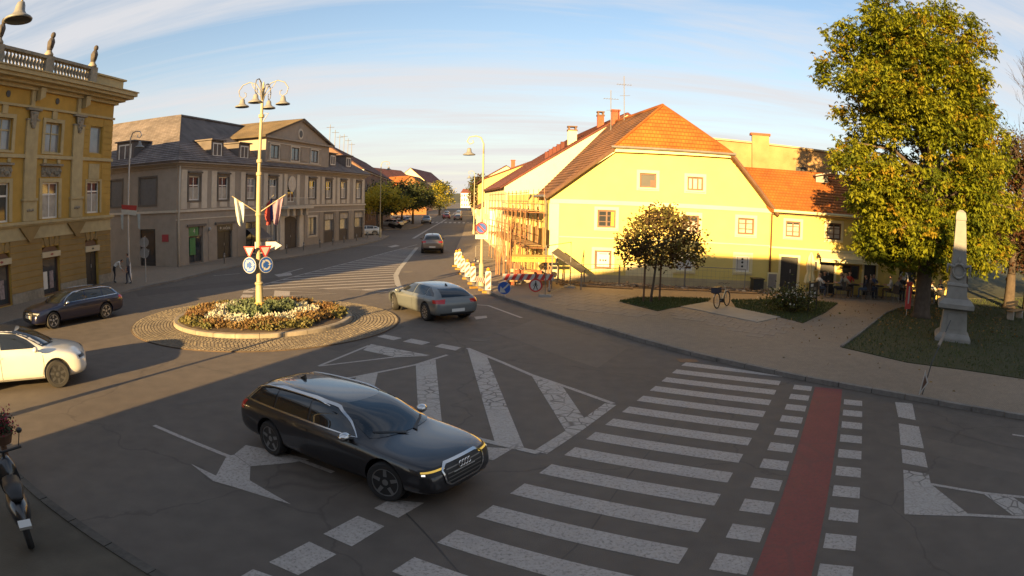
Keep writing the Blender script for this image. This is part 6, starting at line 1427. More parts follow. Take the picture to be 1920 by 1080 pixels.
def make_car(name, label, body_m, table, fa, ra, wr, rim, kind, sc=(1, 1, 1), spokes=5, group=None, trim_m=None, roof_m=None, turn=0.0, detail=True, lit=False):
    t = thing(name, label, 'car', (0, 0, 0), group)
    T = prs(table); sx_, sy_, sz_ = sc
    rings = []
    for x, w_, zb, zs, y5, z5, y6, z6, zt in T:
        hp = [(0, zb), (w_ * .72, zb), (w_ * .955, zb + .09), (w_ * .99, zb * .55 + zs * .45 - .02), (w_, zs - .14 if zs - .14 > zb + .12 else (zb + zs) / 2), (w_ * .965, zs), (y5, z5), (y6, z6), (y6 * .55, zt - (zt - z6) * .18), (0, zt)]
        ring = [(x * sx_, y * sy_, z * sz_) for y, z in hp] + [(x * sx_, -y * sy_, z * sz_) for y, z in hp[-2:0:-1]]
        rings.append(ring)
    n = len(rings[0]); vs = [p for r_ in rings for p in r_]; fs = []
    for i in range(len(rings) - 1):
        for k in range(n): fs.append((i * n + k, i * n + (k + 1) % n, (i + 1) * n + (k + 1) % n, (i + 1) * n + k))
    fs.append(tuple(range(n))); fs.append(tuple((len(rings) - 1) * n + k for k in range(n - 1, -1, -1)))
    me = bpy.data.meshes.new('tmp'); me.from_pydata(vs, [], fs); me.update()
    bm = bmesh.new(); bm.from_mesh(me); bmesh.ops.recalc_face_normals(bm, faces=bm.faces); bm.to_mesh(me); bm.free()
    tmp = bpy.data.objects.new('tmp', me); COL.objects.link(tmp)
    sm = tmp.modifiers.new('s', 'SUBSURF'); sm.levels = 2; sm.render_levels = 2
    cut = MB()
    for ax in (fa, ra):
        for sd in (-1, 1): cut.lathe([(wr + .055, -.20), (wr + .055, .24)], (ax, sd * .86 * sy_, wr + .015), 28, (Vector((1, 0, 0)), Vector((0, 0, 1)), Vector((0, sd, 0))))
    bm = bmesh.new(); cm = bpy.data.meshes.new('c'); cm.from_pydata(cut.v, [], cut.f); bm.from_mesh(cm); bmesh.ops.recalc_face_normals(bm, faces=bm.faces); bm.to_mesh(cm); bm.free()
    co_ = bpy.data.objects.new('c', cm); COL.objects.link(co_)
    dg = bpy.context.evaluated_depsgraph_get(); dg.update()
    sol = bpy.data.meshes.new_from_object(tmp.evaluated_get(dg)); bv = BVHTree.FromPolygons([v.co[:] for v in sol.vertices], [p.vertices[:] for p in sol.polygons])
    bo_ = tmp.modifiers.new('b', 'BOOLEAN'); bo_.operation = 'DIFFERENCE'; bo_.object = co_; bo_.solver = 'EXACT'
    dg = bpy.context.evaluated_depsgraph_get(); dg.update()
    bmsh = bpy.data.meshes.new_from_object(tmp.evaluated_get(dg)); bpy.data.objects.remove(tmp); bpy.data.objects.remove(co_)
    bmsh.materials.clear(); bmsh.materials.append(body_m); bmsh.name = 'body'
    bmsh.polygons.foreach_set('material_index', [0] * len(bmsh.polygons)); bmsh.polygons.foreach_set('use_smooth', [True] * len(bmsh.polygons)); bmsh.set_sharp_from_angle(angle=R(38))
    ob = bpy.data.objects.new('body', bmsh); COL.objects.link(ob); ob.parent = t
    S = lambda L: [(a * sx_, z * sz_) for a, z in L]; SY_ = lambda L: [(a * sy_, z * sz_) for a, z in L]
    est = kind == 'estate'
    if est:
        side = [([(-2.02, 1.045), (-1.27, 1.03)], [(-1.80, 1.275), (-1.29, 1.365)]), ([(-1.21, 1.028), (-.30, 1.015)], [(-1.22, 1.37), (-.34, 1.375)]), ([(-.24, 1.014), (.90, 1.0)], [(-.28, 1.375), (.25, 1.335), (.62, 1.185)])]
        outl = [(-2.08, 1.035), (-1.2, 1.018), (-.3, 1.005), (.93, .985), (.645, 1.20), (.27, 1.355), (-.3, 1.395), (-1.25, 1.392), (-1.84, 1.30)]
        ws = ([(-.73, .995), (.73, .995)], [(-.58, 1.385), (.58, 1.385)]); rw = ([(-.62, 1.03), (.62, 1.03)], [(-.52, 1.34), (.52, 1.34)])
    else:
        side = [([(-1.78, 1.09), (-1.22, 1.07)], [(-1.66, 1.20), (-1.24, 1.385)]), ([(-1.16, 1.067), (-.30, 1.045)], [(-1.17, 1.395), (-.34, 1.415)]), ([(-.24, 1.043), (.84, 1.02)], [(-.28, 1.415), (.18, 1.375), (.54, 1.22)])]
        outl = [(-1.84, 1.075), (-1.2, 1.055), (-.3, 1.033), (.86, 1.005), (.56, 1.24), (.2, 1.395), (-.3, 1.44), (-1.2, 1.42), (-1.70, 1.22)]
        ws = ([(-.70, 1.025), (.70, 1.025)], [(-.56, 1.42), (.56, 1.42)]); rw = ([(-.60, 1.07), (.60, 1.07)], [(-.50, 1.36), (.50, 1.36)])
    for sd in (-1, 1):
        d = (0, -sd, 0)                        # looking at the side from outside: right axis = d x z
        fx = -sd                               # local a axis runs along -sd * x
        for A, B in side:
            drape(bv, [(fx * a, z) for a, z in S(A)], [(fx * a, z) for a, z in S(B)], d, .007, M_cglass, t, 'side_window', 10, 6)
        if trim_m: dline(bv, [(fx * a, z) for a, z in S(outl)], .026, d, .011, trim_m, t, 'window_trim', 60, True)
        if detail:
            dline(bv, [(fx * a, z) for a, z in S([(.98, .98), (1.0, .62), (.90, .24)])], .012, d, .003, M_plast, t, 'door_seam', 10); dline(bv, [(fx * a, z) for a, z in S([(-.27, 1.0), (-.27, .26)])], .012, d, .003, M_plast, t, 'door_seam', 10); dline(bv, [(fx * a, z) for a, z in S([(-1.2, 1.02), (-1.16, .70), (-.95, .26)])], .012, d, .003, M_plast, t, 'door_seam', 10)
            for hx in (-.42, -1.25 + .2): dline(bv, [(fx * a, z) for a, z in S([(hx, .86), (hx + .2, .855)])], .03, d, .02, body_m if not trim_m else body_m, t, 'door_handle', 4)
            dline(bv, [(fx * a, z) for a, z in S([(-1.0, .27), (1.1, .27)])], .07, d, .006, M_plast, t, 'sill_trim', 12)
        # mirror
        mxx, mz = (.80 * sx_, 1.02 * sz_); my = .985 * sy_
        o = MB().ball((mxx, sd * my, mz), .115, 12, 8, (.75, 1.0, .62)).build('mirror', trim_m or body_m, t, smooth=True); MB().tube([(mxx + .05, sd * (my - .16), mz - .06), (mxx, sd * (my - .02), mz - .03)], .03, 6).build('mirror_arm', M_plast, o)
    drape(bv, SY_(ws[0]), SY_(ws[1]), (-1, 0, 0), .007, M_cglass, t, 'windscreen', 12, 10); drape(bv, SY_(rw[0]), SY_(rw[1]), (1, 0, 0), .007, M_cglass, t, 'rear_window', 12, 8)
    for sd in (-1, 1):
        dline(bv, SY_([(-sd * .1 + .0, .985 if est else 1.012), (-sd * .1 - sd * .5, 1.06)]) if detail else SY_([(0, 1.0), (.01, 1.0)]), .018, (-1, 0, 0), .016, M_plast, t, 'wiper', 8) if detail else None
    if roof_m: drape(bv, [(-1.6 * sx_, -.55 * sy_), (.18 * sx_, -.55 * sy_)], [(-1.6 * sx_, .55 * sy_), (.18 * sx_, .55 * sy_)], (0, 0, -1), .006, roof_m, t, 'roof_panel', 12, 8)
    # lamps
    for sd in (-1, 1):
        dh = Vector((-.82, -sd * .57, 0)); rt = dh.normalized().cross(Vector((0, 0, 1)))
        fxx = (2.36 if est else 2.10) * sx_; c0 = Vector((fxx, sd * .66 * sy_, 0)).dot(rt); zc = (.69 if est else .72) * sz_
        drape(bv, [(c0 - .22, zc - .055), (c0 + .22, zc - .045)], [(c0 - .22, zc + .05), (c0 + .22, zc + .055)], dh, .006, M_plast if est else M_hlamp, t, 'headlamp', 8, 3)
        if est:
            dline(bv, [(c0 - .19, zc + .015), (c0 + .19, zc + .02)], .022, dh, .011, M_amber if lit else M_hlamp, t, 'indicator', 8); dline(bv, [(c0 + (.10 if sd > 0 else -.18), zc - .015), (c0 + (.15 if sd > 0 else -.13), zc - .015)], .022, dh, .013, M_dlight if lit else M_hlamp, t, 'day_light', 4)
        else: dline(bv, [(c0 - .17, zc), (c0 + .17, zc)], .06, dh, .010, M_plast, t, 'lamp_lens', 6)
        dr = Vector((.80, -sd * .60, 0)); rt = dr.normalized().cross(Vector((0, 0, 1))); rx = (-2.33 if est else -2.08) * sx_; c1 = Vector((rx, sd * .74 * sy_, 0)).dot(rt); zr = .90 * sz_
        drape(bv, [(c1 - .24, zr - .06), (c1 + .22, zr - .07)], [(c1 - .24, zr + .05), (c1 + .22, zr + .09)], dr, .007, M_tail, t, 'tail_lamp', 8, 4)
    if est:
        g = [(-.50, .60), (-.38, .665), (.38, .665), (.50, .60), (.46, .42), (.34, .345), (-.34, .345), (-.46, .42)]
        drape(bv, [(-.46, .42), (-.34, .35), (.34, .35), (.46, .42)], [(-.49, .60), (-.38, .66), (.38, .66), (.49, .60)], (-1, 0, 0), .010, M_plast, t, 'grille', 14, 6)
        dline(bv, g, .03, (-1, 0, 0), .018, M_chrome, t, 'grille_frame', 48, True)
        for z in (.41, .47, .53, .59): dline(bv, [(-.42, z), (.42, z)], .014, (-1, 0, 0), .017, M_zinc, t, 'grille_bar', 14)
        h, _, _, _ = bv.ray_cast(Vector((6, 0, .585)), Vector((-1, 0, 0)))
        for k in range(4):
            cy = -.105 + .07 * k; MB().tube([(h.x + .03, cy + .047 * math.cos(2 * PI * j / 14), .60 + .047 * math.sin(2 * PI * j / 14)) for j in range(15)], .008, 5).build('emblem_ring', M_chrome, t)
        MB().box(h.x + .005, h.x + .03, -.26, .26, .42, .53).build('number_plate', M_plate, t)
        dline(bv, [(-.72, .28), (-.45, .235), (.45, .235), (.72, .28)], .025, (-1, 0, 0), .012, M_chrome, t, 'bumper_trim', 24)
        for sd in (-1, 1):
            pts = []
            for k in range(15):
                x = -1.85 + 1.95 * k / 14; h2, _, _, _ = bv.ray_cast(Vector((x, sd * .60, 5)), Vector((0, 0, -1))); pts.append(h2 + Vector((0, 0, .035 * min(1, k * .7, (14 - k) * .7))))
            MB().tube(pts, .018, 6).build('roof_rail', M_chrome, t, smooth=True)
    else:
        drape(bv, [(-.42 * sy_, .33 * sz_), (.42 * sy_, .33 * sz_)], [(-.50 * sy_, .52 * sz_), (.50 * sy_, .52 * sz_)], (-1, 0, 0), .008, M_plast, t, 'grille', 10, 5)
    # rear plate, bumper insert
    h, _, _, _ = bv.ray_cast(Vector((-6, 0, .52 * sz_)), Vector((1, 0, 0))); MB().box(h.x - .02, h.x + .004, -.26, .26, .47 * sz_, .47 * sz_ + .11).build('number_plate', M_plate, t)
    drape(bv, [(-.66 * sy_, .30 * sz_), (.66 * sy_, .30 * sz_)], [(-.72 * sy_, .42 * sz_), (.72 * sy_, .42 * sz_)], (1, 0, 0), .008, M_plast, t, 'rear_bumper_insert', 12, 3)
    h, _, _, _ = bv.ray_cast(Vector((-1.25 * sx_, 0, 5)), Vector((0, 0, -1))); MB().fprism(PF(h, 90), [(-.0, -.01), (.16, -.01), (.02, .07)], -.02, .02).build('roof_fin', M_plast, t)
    for ax, tn in ((fa, turn), (ra, 0.0)):
        for sd in (-1, 1):
            wheel((ax, sd * (.94 * sy_ - .125), wr), wr, .225, sd, t, rim, spokes, tn)
            MB().lathe([(wr + .06, 0), (wr + .06, .02)], (ax, sd * .635 * sy_, wr + .02), 20, (Vector((1, 0, 0)), Vector((0, 0, 1)), Vector((0, sd, 0)))).build('wheel_well', M_plast, t)
    return t
def place_by_wheels(t, rear, front, near_right, fa, ra, hw=.86):
    r_, f_ = Vector(rear), Vector(front); d = (f_ - r_).normalized(); lf = Vector((-d.y, d.x)); mid = (r_ + f_) / 2
    c = mid - d * ((fa + ra) / 2) + (lf if near_right else -lf) * hw
    t.location = (c.x, c.y, 0); t.rotation_euler = (0, 0, math.atan2(d.y, d.x))
M_cblack = paint('black_car_paint', (.010, .010, .013)); M_cblue = paint('blue_car_paint', (.006, .008, .030)); M_cgrey = paint('grey_car_paint', (.15, .165, .17), .35, .3); M_cwhite = paint('white_car_paint', (.66, .64, .58)); M_cbrown = paint('bronze_car_paint', (.16, .13, .115), .35, .4); M_csilver = paint('silver_car_paint', (.34, .34, .34), .35, .5); M_cred = paint('red_car_paint', (.22, .02, .02)); M_cnavy = paint('navy_car_paint', (.02, .025, .05))
c_black = make_car('estate_car', 'black estate car with lit amber indicators crossing the foreground', M_cblack, EST, 1.44, -1.267, .315, M_rimm, 'estate', trim_m=M_chrome, turn=R(-14), spokes=5, sc=(.925, .95, .87), lit=True)
place_by_wheels(c_black, [(-4.15, 10.14)][0], [(-1.76, 8.70)][0], True, 1.44, -1.267, .82)
c_blue = make_car('estate_car', 'dark blue estate car driving past the ochre building', M_cblue, EST, 1.48, -1.30, .32, M_rim, 'estate', trim_m=M_chrome, spokes=5, sc=(.95, .97, .90))
place_by_wheels(c_blue, [(-16.11, 21.45)][0], [(-17.17, 18.77)][0], False, 1.48, -1.30)
c_grey = make_car('hatchback_car', 'grey hatchback turning round the flower bed, seen from behind', M_cgrey, HAT, 1.36, -1.33, .325, M_rim, 'hatch', spokes=10, trim_m=None, turn=R(16), sc=(1.0, 1.0, .86))
place_by_wheels(c_grey, [(-3.02, 23.50)][0], [(-4.74, 25.89)][0], False, 1.36, -1.33, .83)
c_white = make_car('white_suv', 'white SUV with a black roof half inside the left edge', M_cwhite, HAT, 1.42, -1.40, .355, M_rimd, 'hatch', sc=(1.05, 1.03, 1.02), spokes=7, roof_m=M_plast, trim_m=None)
_f = Vector([(-11.30, 12.33)][0]); _d = Vector((.77, .64)).normalized(); place_by_wheels(c_white, tuple(_f - _d * 2.82), tuple(_f), True, 1.42, -1.40, .87)
c_suv = make_car('compact_suv', 'bronze compact SUV driving away up the street, seen from behind', M_cbrown, HAT, 1.40, -1.38, .35, M_rim, 'hatch', sc=(1.0, 1.0, 1.08), spokes=5, trim_m=None)
c_suv.location = (-6.85, 55.9, 0); c_suv.rotation_euler = (0, 0, R(97))
def recolour(t, m, label, group):
    t['label'] = label; t['group'] = group
    for o in t.children:
        if o.name.startswith(('body', 'mirror', 'door_handle')) and not o.name.startswith('mirror_arm'):
            o.material_slots[0].link = 'OBJECT'; o.material_slots[0].material = m
def put(src, x, y, deg, m, label, group='cars far down the street', name=None):
    t = copy_tree(src); t.location = (x, y, 0); t.rotation_euler = (0, 0, R(deg)); recolour(t, m, label, group)
    return t
put(c_grey, -18.6, 80.5, 200, M_cwhite, 'white car at the corner behind the grey house')
put(c_suv, -16.4, 124, -83, M_csilver, 'silver van-like car coming down the far left lane')
put(c_grey, -12.6, 150, 94, M_cbrown, 'bronze car waiting in the far lane past the crossing')
put(c_blue, -16.2, 160, 96, M_cred, 'dark red car past the far crossing, left of the bronze one')
put(c_grey, -17.6, 172, 94, M_cnavy, 'navy car queued behind the dark red one')
put(c_suv, -15.4, 185, 94, M_cwhite, 'white car far up the street between queued cars')
put(c_grey, -20.2, 200, 94, M_csilver, 'silver car farthest up the left queue')
put(c_blue, -17.6, 215, 94, M_cblack, 'black car farthest up the street')
for i, (x, y, a, m, lb) in enumerate(((-20.3, 108, 150, M_cwhite, 'white car parked askew under the yellow street tree'), (-21.0, 116, 150, M_csilver, 'silver car parked under the dark street trees'), (-21.8, 124, 150, M_cblack, 'black car parked under the dark street trees'), (-22.6, 132, 150, M_cwhite, 'white car parked at the end of the dark street trees'))):
    put(c_grey if i % 2 else c_blue, x, y, a, m, lb, 'cars parked under the street trees')
# parked scooter at the lower left
sc_ = thing('motor_scooter', 'dark motor scooter parked on the near pavement at lower left', 'scooter', (-6.72, 5.70, .1)); cc = Vector((-6.72, 5.70, .1))
dirv = Vector((.78, -.62, 0)).normalized(); nv_ = Vector((-dirv.y, dirv.x, 0))
Q = lambda a, s, z: cc + dirv * a + nv_ * s + Vector((0, 0, z))
for a in (-.62, .62):
    o = MB().lathe([(.15, -.055), (.24, -.055), (.26, 0), (.24, .055), (.15, .055)], Q(a, 0, .26), 20, (dirv, Vector((0, 0, 1)), nv_)).build('wheel', M_tyre, sc_); MB().lathe([(.15, -.03), (.15, .03)], Q(a, 0, .26), 14, (dirv, Vector((0, 0, 1)), nv_)).build('rim', M_rimd, o)
def hull(sections, m, name):
    b = MB(); n = 10; vs = []
    for a, hw, z0_, z1_ in sections:
        for k in range(n):
            g = 2 * PI * k / n; vs.append(Q(a, hw * math.cos(g), (z0_ + z1_) / 2 + (z1_ - z0_) / 2 * math.sin(g)))
    fs = [(i * n + k, i * n + (k + 1) % n, (i + 1) * n + (k + 1) % n, (i + 1) * n + k) for i in range(len(sections) - 1) for k in range(n)] + [tuple(range(n - 1, -1, -1)), tuple((len(sections) - 1) * n + k for k in range(n))]
    b.mesh(vs, fs); return b.build(name, m, sc_, smooth=True)
hull([(.95, .05, .45, .6), (.75, .16, .35, .78), (.35, .2, .3, .8), (.05, .17, .28, .7), (-.1, .1, .25, .5)], M_cblack, 'rear_body'); hull([(.8, .1, .76, .84), (.4, .17, .74, .86), (-.05, .15, .70, .82)], M_plast, 'seat'); hull([(-.1, .16, .22, .34), (-.35, .16, .22, .34), (-.5, .14, .25, .6)], M_plast, 'footboard'); hull([(-.42, .2, .3, .9), (-.55, .18, .35, .95), (-.66, .08, .4, .9)], M_cblack, 'front_shield')
MB().tube([Q(-.6, 0, .3), Q(-.5, 0, 1.0)], .03, 6).build('steering_column', M_plast, sc_); MB().tube([Q(-.42, -.34, 1.06), Q(-.5, 0, 1.0), Q(-.42, .34, 1.06)], .02, 6).build('handlebar', M_plast, sc_)
for s in (-.3, .3): o = MB().tube([Q(-.5, s, 1.05), Q(-.5, s * 1.2, 1.25)], .01, 5).build('mirror_stem', M_plast, sc_); MB().ball(Q(-.5, s * 1.2, 1.28), .06, 8, 5, (1, 1, .7)).build('mirror', M_plast, o)
MB().tube([Q(.98, -.1, .52), Q(.98, .1, .52)], .07, 4).build('number_plate', M_plate, sc_); MB().ball(Q(-.68, 0, .82), .07, 8, 5).build('headlamp', M_hlamp, sc_)
# row of far motorcycles under the street trees
mc = thing('parked_motorcycle', 'first white and dark motorcycle in the row under the yellow tree', 'motorcycle', (0, 0, 0), 'motorcycles under the street trees')
for x in (-.65, .65): MB().lathe([(.2, -.05), (.3, -.05), (.32, 0), (.3, .05), (.2, .05)], (x, 0, .32), 14, (Vector((1, 0, 0)), Vector((0, 0, 1)), Vector((0, 1, 0)))).build('wheel', M_tyre, mc)
MB().ball((.1, 0, .72), .3, 10, 6, (1.3, .5, .6)).build('tank', M_cwhite, mc, smooth=True); MB().ball((-.35, 0, .72), .25, 10, 6, (1.3, .55, .4)).build('seat', M_plast, mc, smooth=True); MB().tube([(.65, 0, .3), (.42, 0, 1.0)], .04, 6).build('fork', M_steel, mc); MB().tube([(.38, -.35, 1.02), (.42, 0, 1.0), (.38, .35, 1.02)], .025, 6).build('handlebar', M_plast, mc)
for i in range(5):
    o = mc if i == 0 else copy_tree(mc); o.location = (-17.6 - .45 * i, 99 + 1.5 * i, .1); o.rotation_euler = (0, 0, R(150))
    if i: o['label'] = ['', 'second', 'third', 'fourth', 'last'][i] + ' motorcycle in the row under the yellow street tree'

# ------------------------------------------------------------------ trees and shrubs
def leaf_mat(name, c1, c2, tr=.35, scale=.6):
    m = mat(name, c1, .6, var=.5, scale=scale, col2=c2, tint_scale=scale * .35, spec=.25)
    n, l, b = nodes_of(m); t = n.new('ShaderNodeBsdfTranslucent'); mx = n.new('ShaderNodeMixShader'); mx.inputs[0].default_value = tr
    l.new(b.inputs['Base Color'].links[0].from_socket, t.inputs[0]); out = n['Material Output']
    l.new(b.outputs[0], mx.inputs[1]); l.new(t.outputs[0], mx.inputs[2]); l.new(mx.outputs[0], out.inputs[0]); return m
M_bark = mat('bark', (.075, .055, .04), .95, var=.35, scale=5, bump=.6, bscale=14)
def palm_leaves(P, size, rg, k=6, droop=.55):
    """chestnut leaves: k leaflets spread from each point, hanging"""
    n = len(P); a0 = rg.uniform(0, 2 * np.pi, n); V = []
    for i in range(k):
        a = a0 + (i - (k - 1) / 2) * .62 + rg.normal(0, .08, n); el = -droop + rg.normal(0, .28, n); s = (size * rg.uniform(.7, 1.25, n) * (1 - .08 * abs(i - (k - 1) / 2)))[:, None]
        d = np.stack([np.cos(a) * np.cos(el), np.sin(a) * np.cos(el), np.sin(el)], 1); sd_ = np.stack([-np.sin(a), np.cos(a), rg.normal(0, .25, n)], 1)
        q = np.empty((n, 4, 3)); q[:, 0] = P; q[:, 1] = P + d * s * .62 + sd_ * s * .17; q[:, 2] = P + d * s; q[:, 3] = P + d * s * .62 - sd_ * s * .17; V.append(q)
    return np.concatenate(V, 0).reshape(-1, 3), k
def shell_points(ells, n, rg, inner=.55):
    """points near the surface of a union of ellipsoids"""
    vol = np.array([e[1][0] * e[1][1] + e[1][1] * e[1][2] for e in ells]); pk_ = vol / vol.sum(); out = []
    for (c, r), p in zip(ells, pk_):
        m = int(n * p * 1.6) + 4; d = rg.normal(0, 1, (m, 3)); d /= np.linalg.norm(d, axis=1)[:, None]; rad = inner + (1 - inner) * rg.random(m) ** .45
        out.append(np.array(c) + d * rad[:, None] * np.array(r))
    P = np.concatenate(out); keep = np.ones(len(P), bool)
    for c, r in ells:
        q = (P - np.array(c)) / (np.array(r) * inner * .92); keep &= (q ** 2).sum(1) > 1
    P = P[keep]; rg.shuffle(P); return P[:n]
def tree(name, label, base, ells, clumps, per, size, mats, wts, trunk_r, fork_z, palm=False, group=None, spread=.45, limbs=16, inner=.55, cat='tree', lean=(0, 0)):
    B = Vector(base); t = thing(name, label, cat, B, group); rg2 = np.random.default_rng(abs(hash(label)) % 1000 if False else int(abs(B.x * 37 + B.y * 11)) + 3)
    C = shell_points([(np.array(c) , r) for c, r in ells], clumps, rg2, inner)
    fk = B + Vector((lean[0], lean[1], fork_z)); b = MB(); b.tube([B + Vector((0, 0, -.05)), B + Vector((0, 0, .25)), B.lerp(fk, .6), fk], [trunk_r * 1.55, trunk_r * 1.1, trunk_r * .95, trunk_r * .8], 10)
    tk = b.build('trunk', M_bark, t, smooth=True)
    top = max(c[2] + r[2] for c, r in ells); lead = Vector((sum(c[0] for c, _ in ells) / len(ells), sum(c[1] for c, _ in ells) / len(ells), top * .82)); lb = MB()
    lb.tube([fk, fk.lerp(lead, .5), lead], [trunk_r * .8, trunk_r * .45, trunk_r * .1], 7)
    for i in range(min(limbs, len(C))):
        q = Vector(C[i]); s = fk.lerp(lead, min(.9, max(0, (q.z - fk.z) / max(.1, lead.z - fk.z) * .7))); m_ = s.lerp(q, .5) + Vector((0, 0, .12 * (q - s).length)); lb.tube([s, m_, q], [trunk_r * .35, trunk_r * .2, trunk_r * .05], 5)
    lb.build('limbs', M_bark, t, smooth=True)
    P = np.repeat(C, per, 0); sp = np.random.default_rng(5); P = P + sp.normal(0, spread, P.shape) * np.array([1, 1, .7])
    ci = np.repeat(rg2.choice(len(mats), len(C), p=np.array(wts) / sum(wts)), per)
    if palm:
        V, k = palm_leaves(P, size, rg2); mi = np.tile(ci, k)
    else: V = leaf_quads(P, size, rg2, .35, .55); mi = ci
    o = fast_mesh('crown', V, 4, mats, t, mi); o['kind'] = 'stuff'
    return t
_r = np.random.default_rng(21); BOUGHS = [((19.6, 25.6, 7.4), (4.2, 3.8, 4.1)), ((19.3, 25.6, 10.9), (3.4, 3.1, 2.8)), ((19.2, 25.1, 4.2), (4.0, 3.3, 1.3)), ((19.4, 25.4, 3.2), (3.8, 3.1, 1.0))]
for _k in range(84):
    _t = _r.random() ** 1.25; _z = 3.2 + 11.0 * _t; _R = 4.6 * math.sin(PI * min(1, (.16 + .80 * (1 - _t)) ** .8)) ** .55 if _t > .45 else 4.7 + 1.2 * _t; _R *= _r.uniform(.78, .96) * (.84 if _z < 5.5 else 1); _a = _r.uniform(0, 2 * PI); _q = _r.uniform(.75, 1.45)
    BOUGHS.append(((19.75 - .09 * (_z - 6) + _R * math.cos(_a), 25.6 + .85 * _R * math.sin(_a), _z), (_q, _q, _q * .72)))
BOUGHS += [((17.3, 25.5, 14.3), (1.3, 1.3, 1.2)), ((16.6, 25.3, 12.2), (1.1, 1.1, 1.0)), ((18.6, 25.5, 13.9), (1.2, 1.2, 1.0)), ((23.2, 25.6, 10.6), (1.2, 1.2, 1.0))]
LC1 = leaf_mat('chestnut_leaf_green', (.17, .20, .012), (.26, .255, .018)); LC2 = leaf_mat('chestnut_leaf_gold', (.32, .25, .022), (.28, .17, .018)); LC3 = leaf_mat('chestnut_leaf_dark', (.08, .11, .010), (.12, .14, .015))
tree('chestnut_tree', 'tall gold and green horse chestnut rising beside the cafe', (18.9, 24.8, .1), BOUGHS, 3000, 13, .27, [LC1, LC2, LC3], [.64, .10, .26], .42, 3.2, True, spread=.25, limbs=70, inner=.5)
LM1 = leaf_mat('plum_leaf', (.07, .044, .02), (.10, .065, .026), .3); LM2 = leaf_mat('plum_leaf_pale', (.11, .11, .03), (.16, .13, .035), .35)
mp_t = tree('young_tree', 'small round dark-leaved tree tied between stakes before the yellow house', (6.13, 28.3, .12), [((6.45, 28.3, 2.95), (1.85, 1.7, 1.25)), ((6.4, 28.3, 3.7), (1.1, 1.0, .7)), ((5.3, 28.3, 2.3), (.7, .8, .6)), ((7.6, 28.2, 2.5), (.8, .8, .7))], 230, 24, .17, [LM1, LM2], [.70, .30], .055, 1.7, spread=.2, limbs=24, inner=.4, lean=(.15, 0))
for i, (x, y) in enumerate(((5.84, 28.55), (6.62, 28.75))):
    st = thing('tree_stake', ['round wooden stake nearer the kerb beside the young tree', 'round wooden stake behind the young tree'][i], 'stake', (x, y, .1), 'stakes of the young tree'); MB().tube([(x, y, .1), (x, y, 2.25)], .045, 8).build('post', M_brown, st); MB().lathe([(.052, 0), (.052, .1)], (x, y, 1.6), 8).build('strap', M_black, st)
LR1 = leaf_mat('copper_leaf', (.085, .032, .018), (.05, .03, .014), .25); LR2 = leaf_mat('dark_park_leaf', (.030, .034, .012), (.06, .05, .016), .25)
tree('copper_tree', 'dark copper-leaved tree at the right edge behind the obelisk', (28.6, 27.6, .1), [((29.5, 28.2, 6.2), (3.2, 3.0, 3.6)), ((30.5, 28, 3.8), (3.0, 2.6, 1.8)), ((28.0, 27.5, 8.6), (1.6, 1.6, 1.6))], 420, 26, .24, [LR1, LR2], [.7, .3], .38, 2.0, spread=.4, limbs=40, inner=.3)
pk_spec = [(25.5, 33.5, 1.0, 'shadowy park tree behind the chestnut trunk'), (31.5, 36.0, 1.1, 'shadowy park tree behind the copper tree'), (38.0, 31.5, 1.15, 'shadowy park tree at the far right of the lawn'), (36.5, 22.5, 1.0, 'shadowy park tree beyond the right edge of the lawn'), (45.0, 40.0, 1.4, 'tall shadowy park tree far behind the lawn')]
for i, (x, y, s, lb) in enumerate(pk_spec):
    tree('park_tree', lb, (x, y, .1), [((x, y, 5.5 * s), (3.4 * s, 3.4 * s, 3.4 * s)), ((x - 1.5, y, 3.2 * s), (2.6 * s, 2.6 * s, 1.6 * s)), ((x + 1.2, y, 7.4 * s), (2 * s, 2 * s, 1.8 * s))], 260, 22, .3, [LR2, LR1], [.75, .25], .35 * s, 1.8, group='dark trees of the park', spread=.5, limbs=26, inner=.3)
# bare tree
def bare_tree(base, h, label):
    B = Vector(base); t = thing('bare_tree', label, 'tree', B); r0 = random.Random(4); b = MB()
    tk = MB().tube([B, B + Vector((.1, 0, h * .3)), B + Vector((.3, 0, h * .55))], [.28, .22, .16], 8).build('trunk', M_bark, t, smooth=True)
    def br(p, d, L, r, k):
        q = p + d * L; m_ = p.lerp(q, .5) + Vector((r0.uniform(-.1, .1), r0.uniform(-.1, .1), .05)) * L; b.tube([p, m_, q], [r, r * .8, r * .55], 5 if k > 1 else 3, False)
        if k == 0: return
        for _ in range(3): br(p.lerp(q, r0.uniform(.45, 1)), (d + Vector((r0.uniform(-.75, .75), r0.uniform(-.75, .75), r0.uniform(-.1, .7)))).normalized(), L * r0.uniform(.55, .8), r * .55, k - 1)
    for k in range(6): br(B + Vector((.1 + .03 * k, 0, h * (.28 + .045 * k))), Vector((r0.uniform(-.6, .6), r0.uniform(-.6, .6), 1)).normalized(), h * .24, .11, 4)
    b.build('branches', M_bark, t)
bare_tree((29.8, 27.0, .1), 15.5, 'leafless tree with fine upward branches at the right edge')
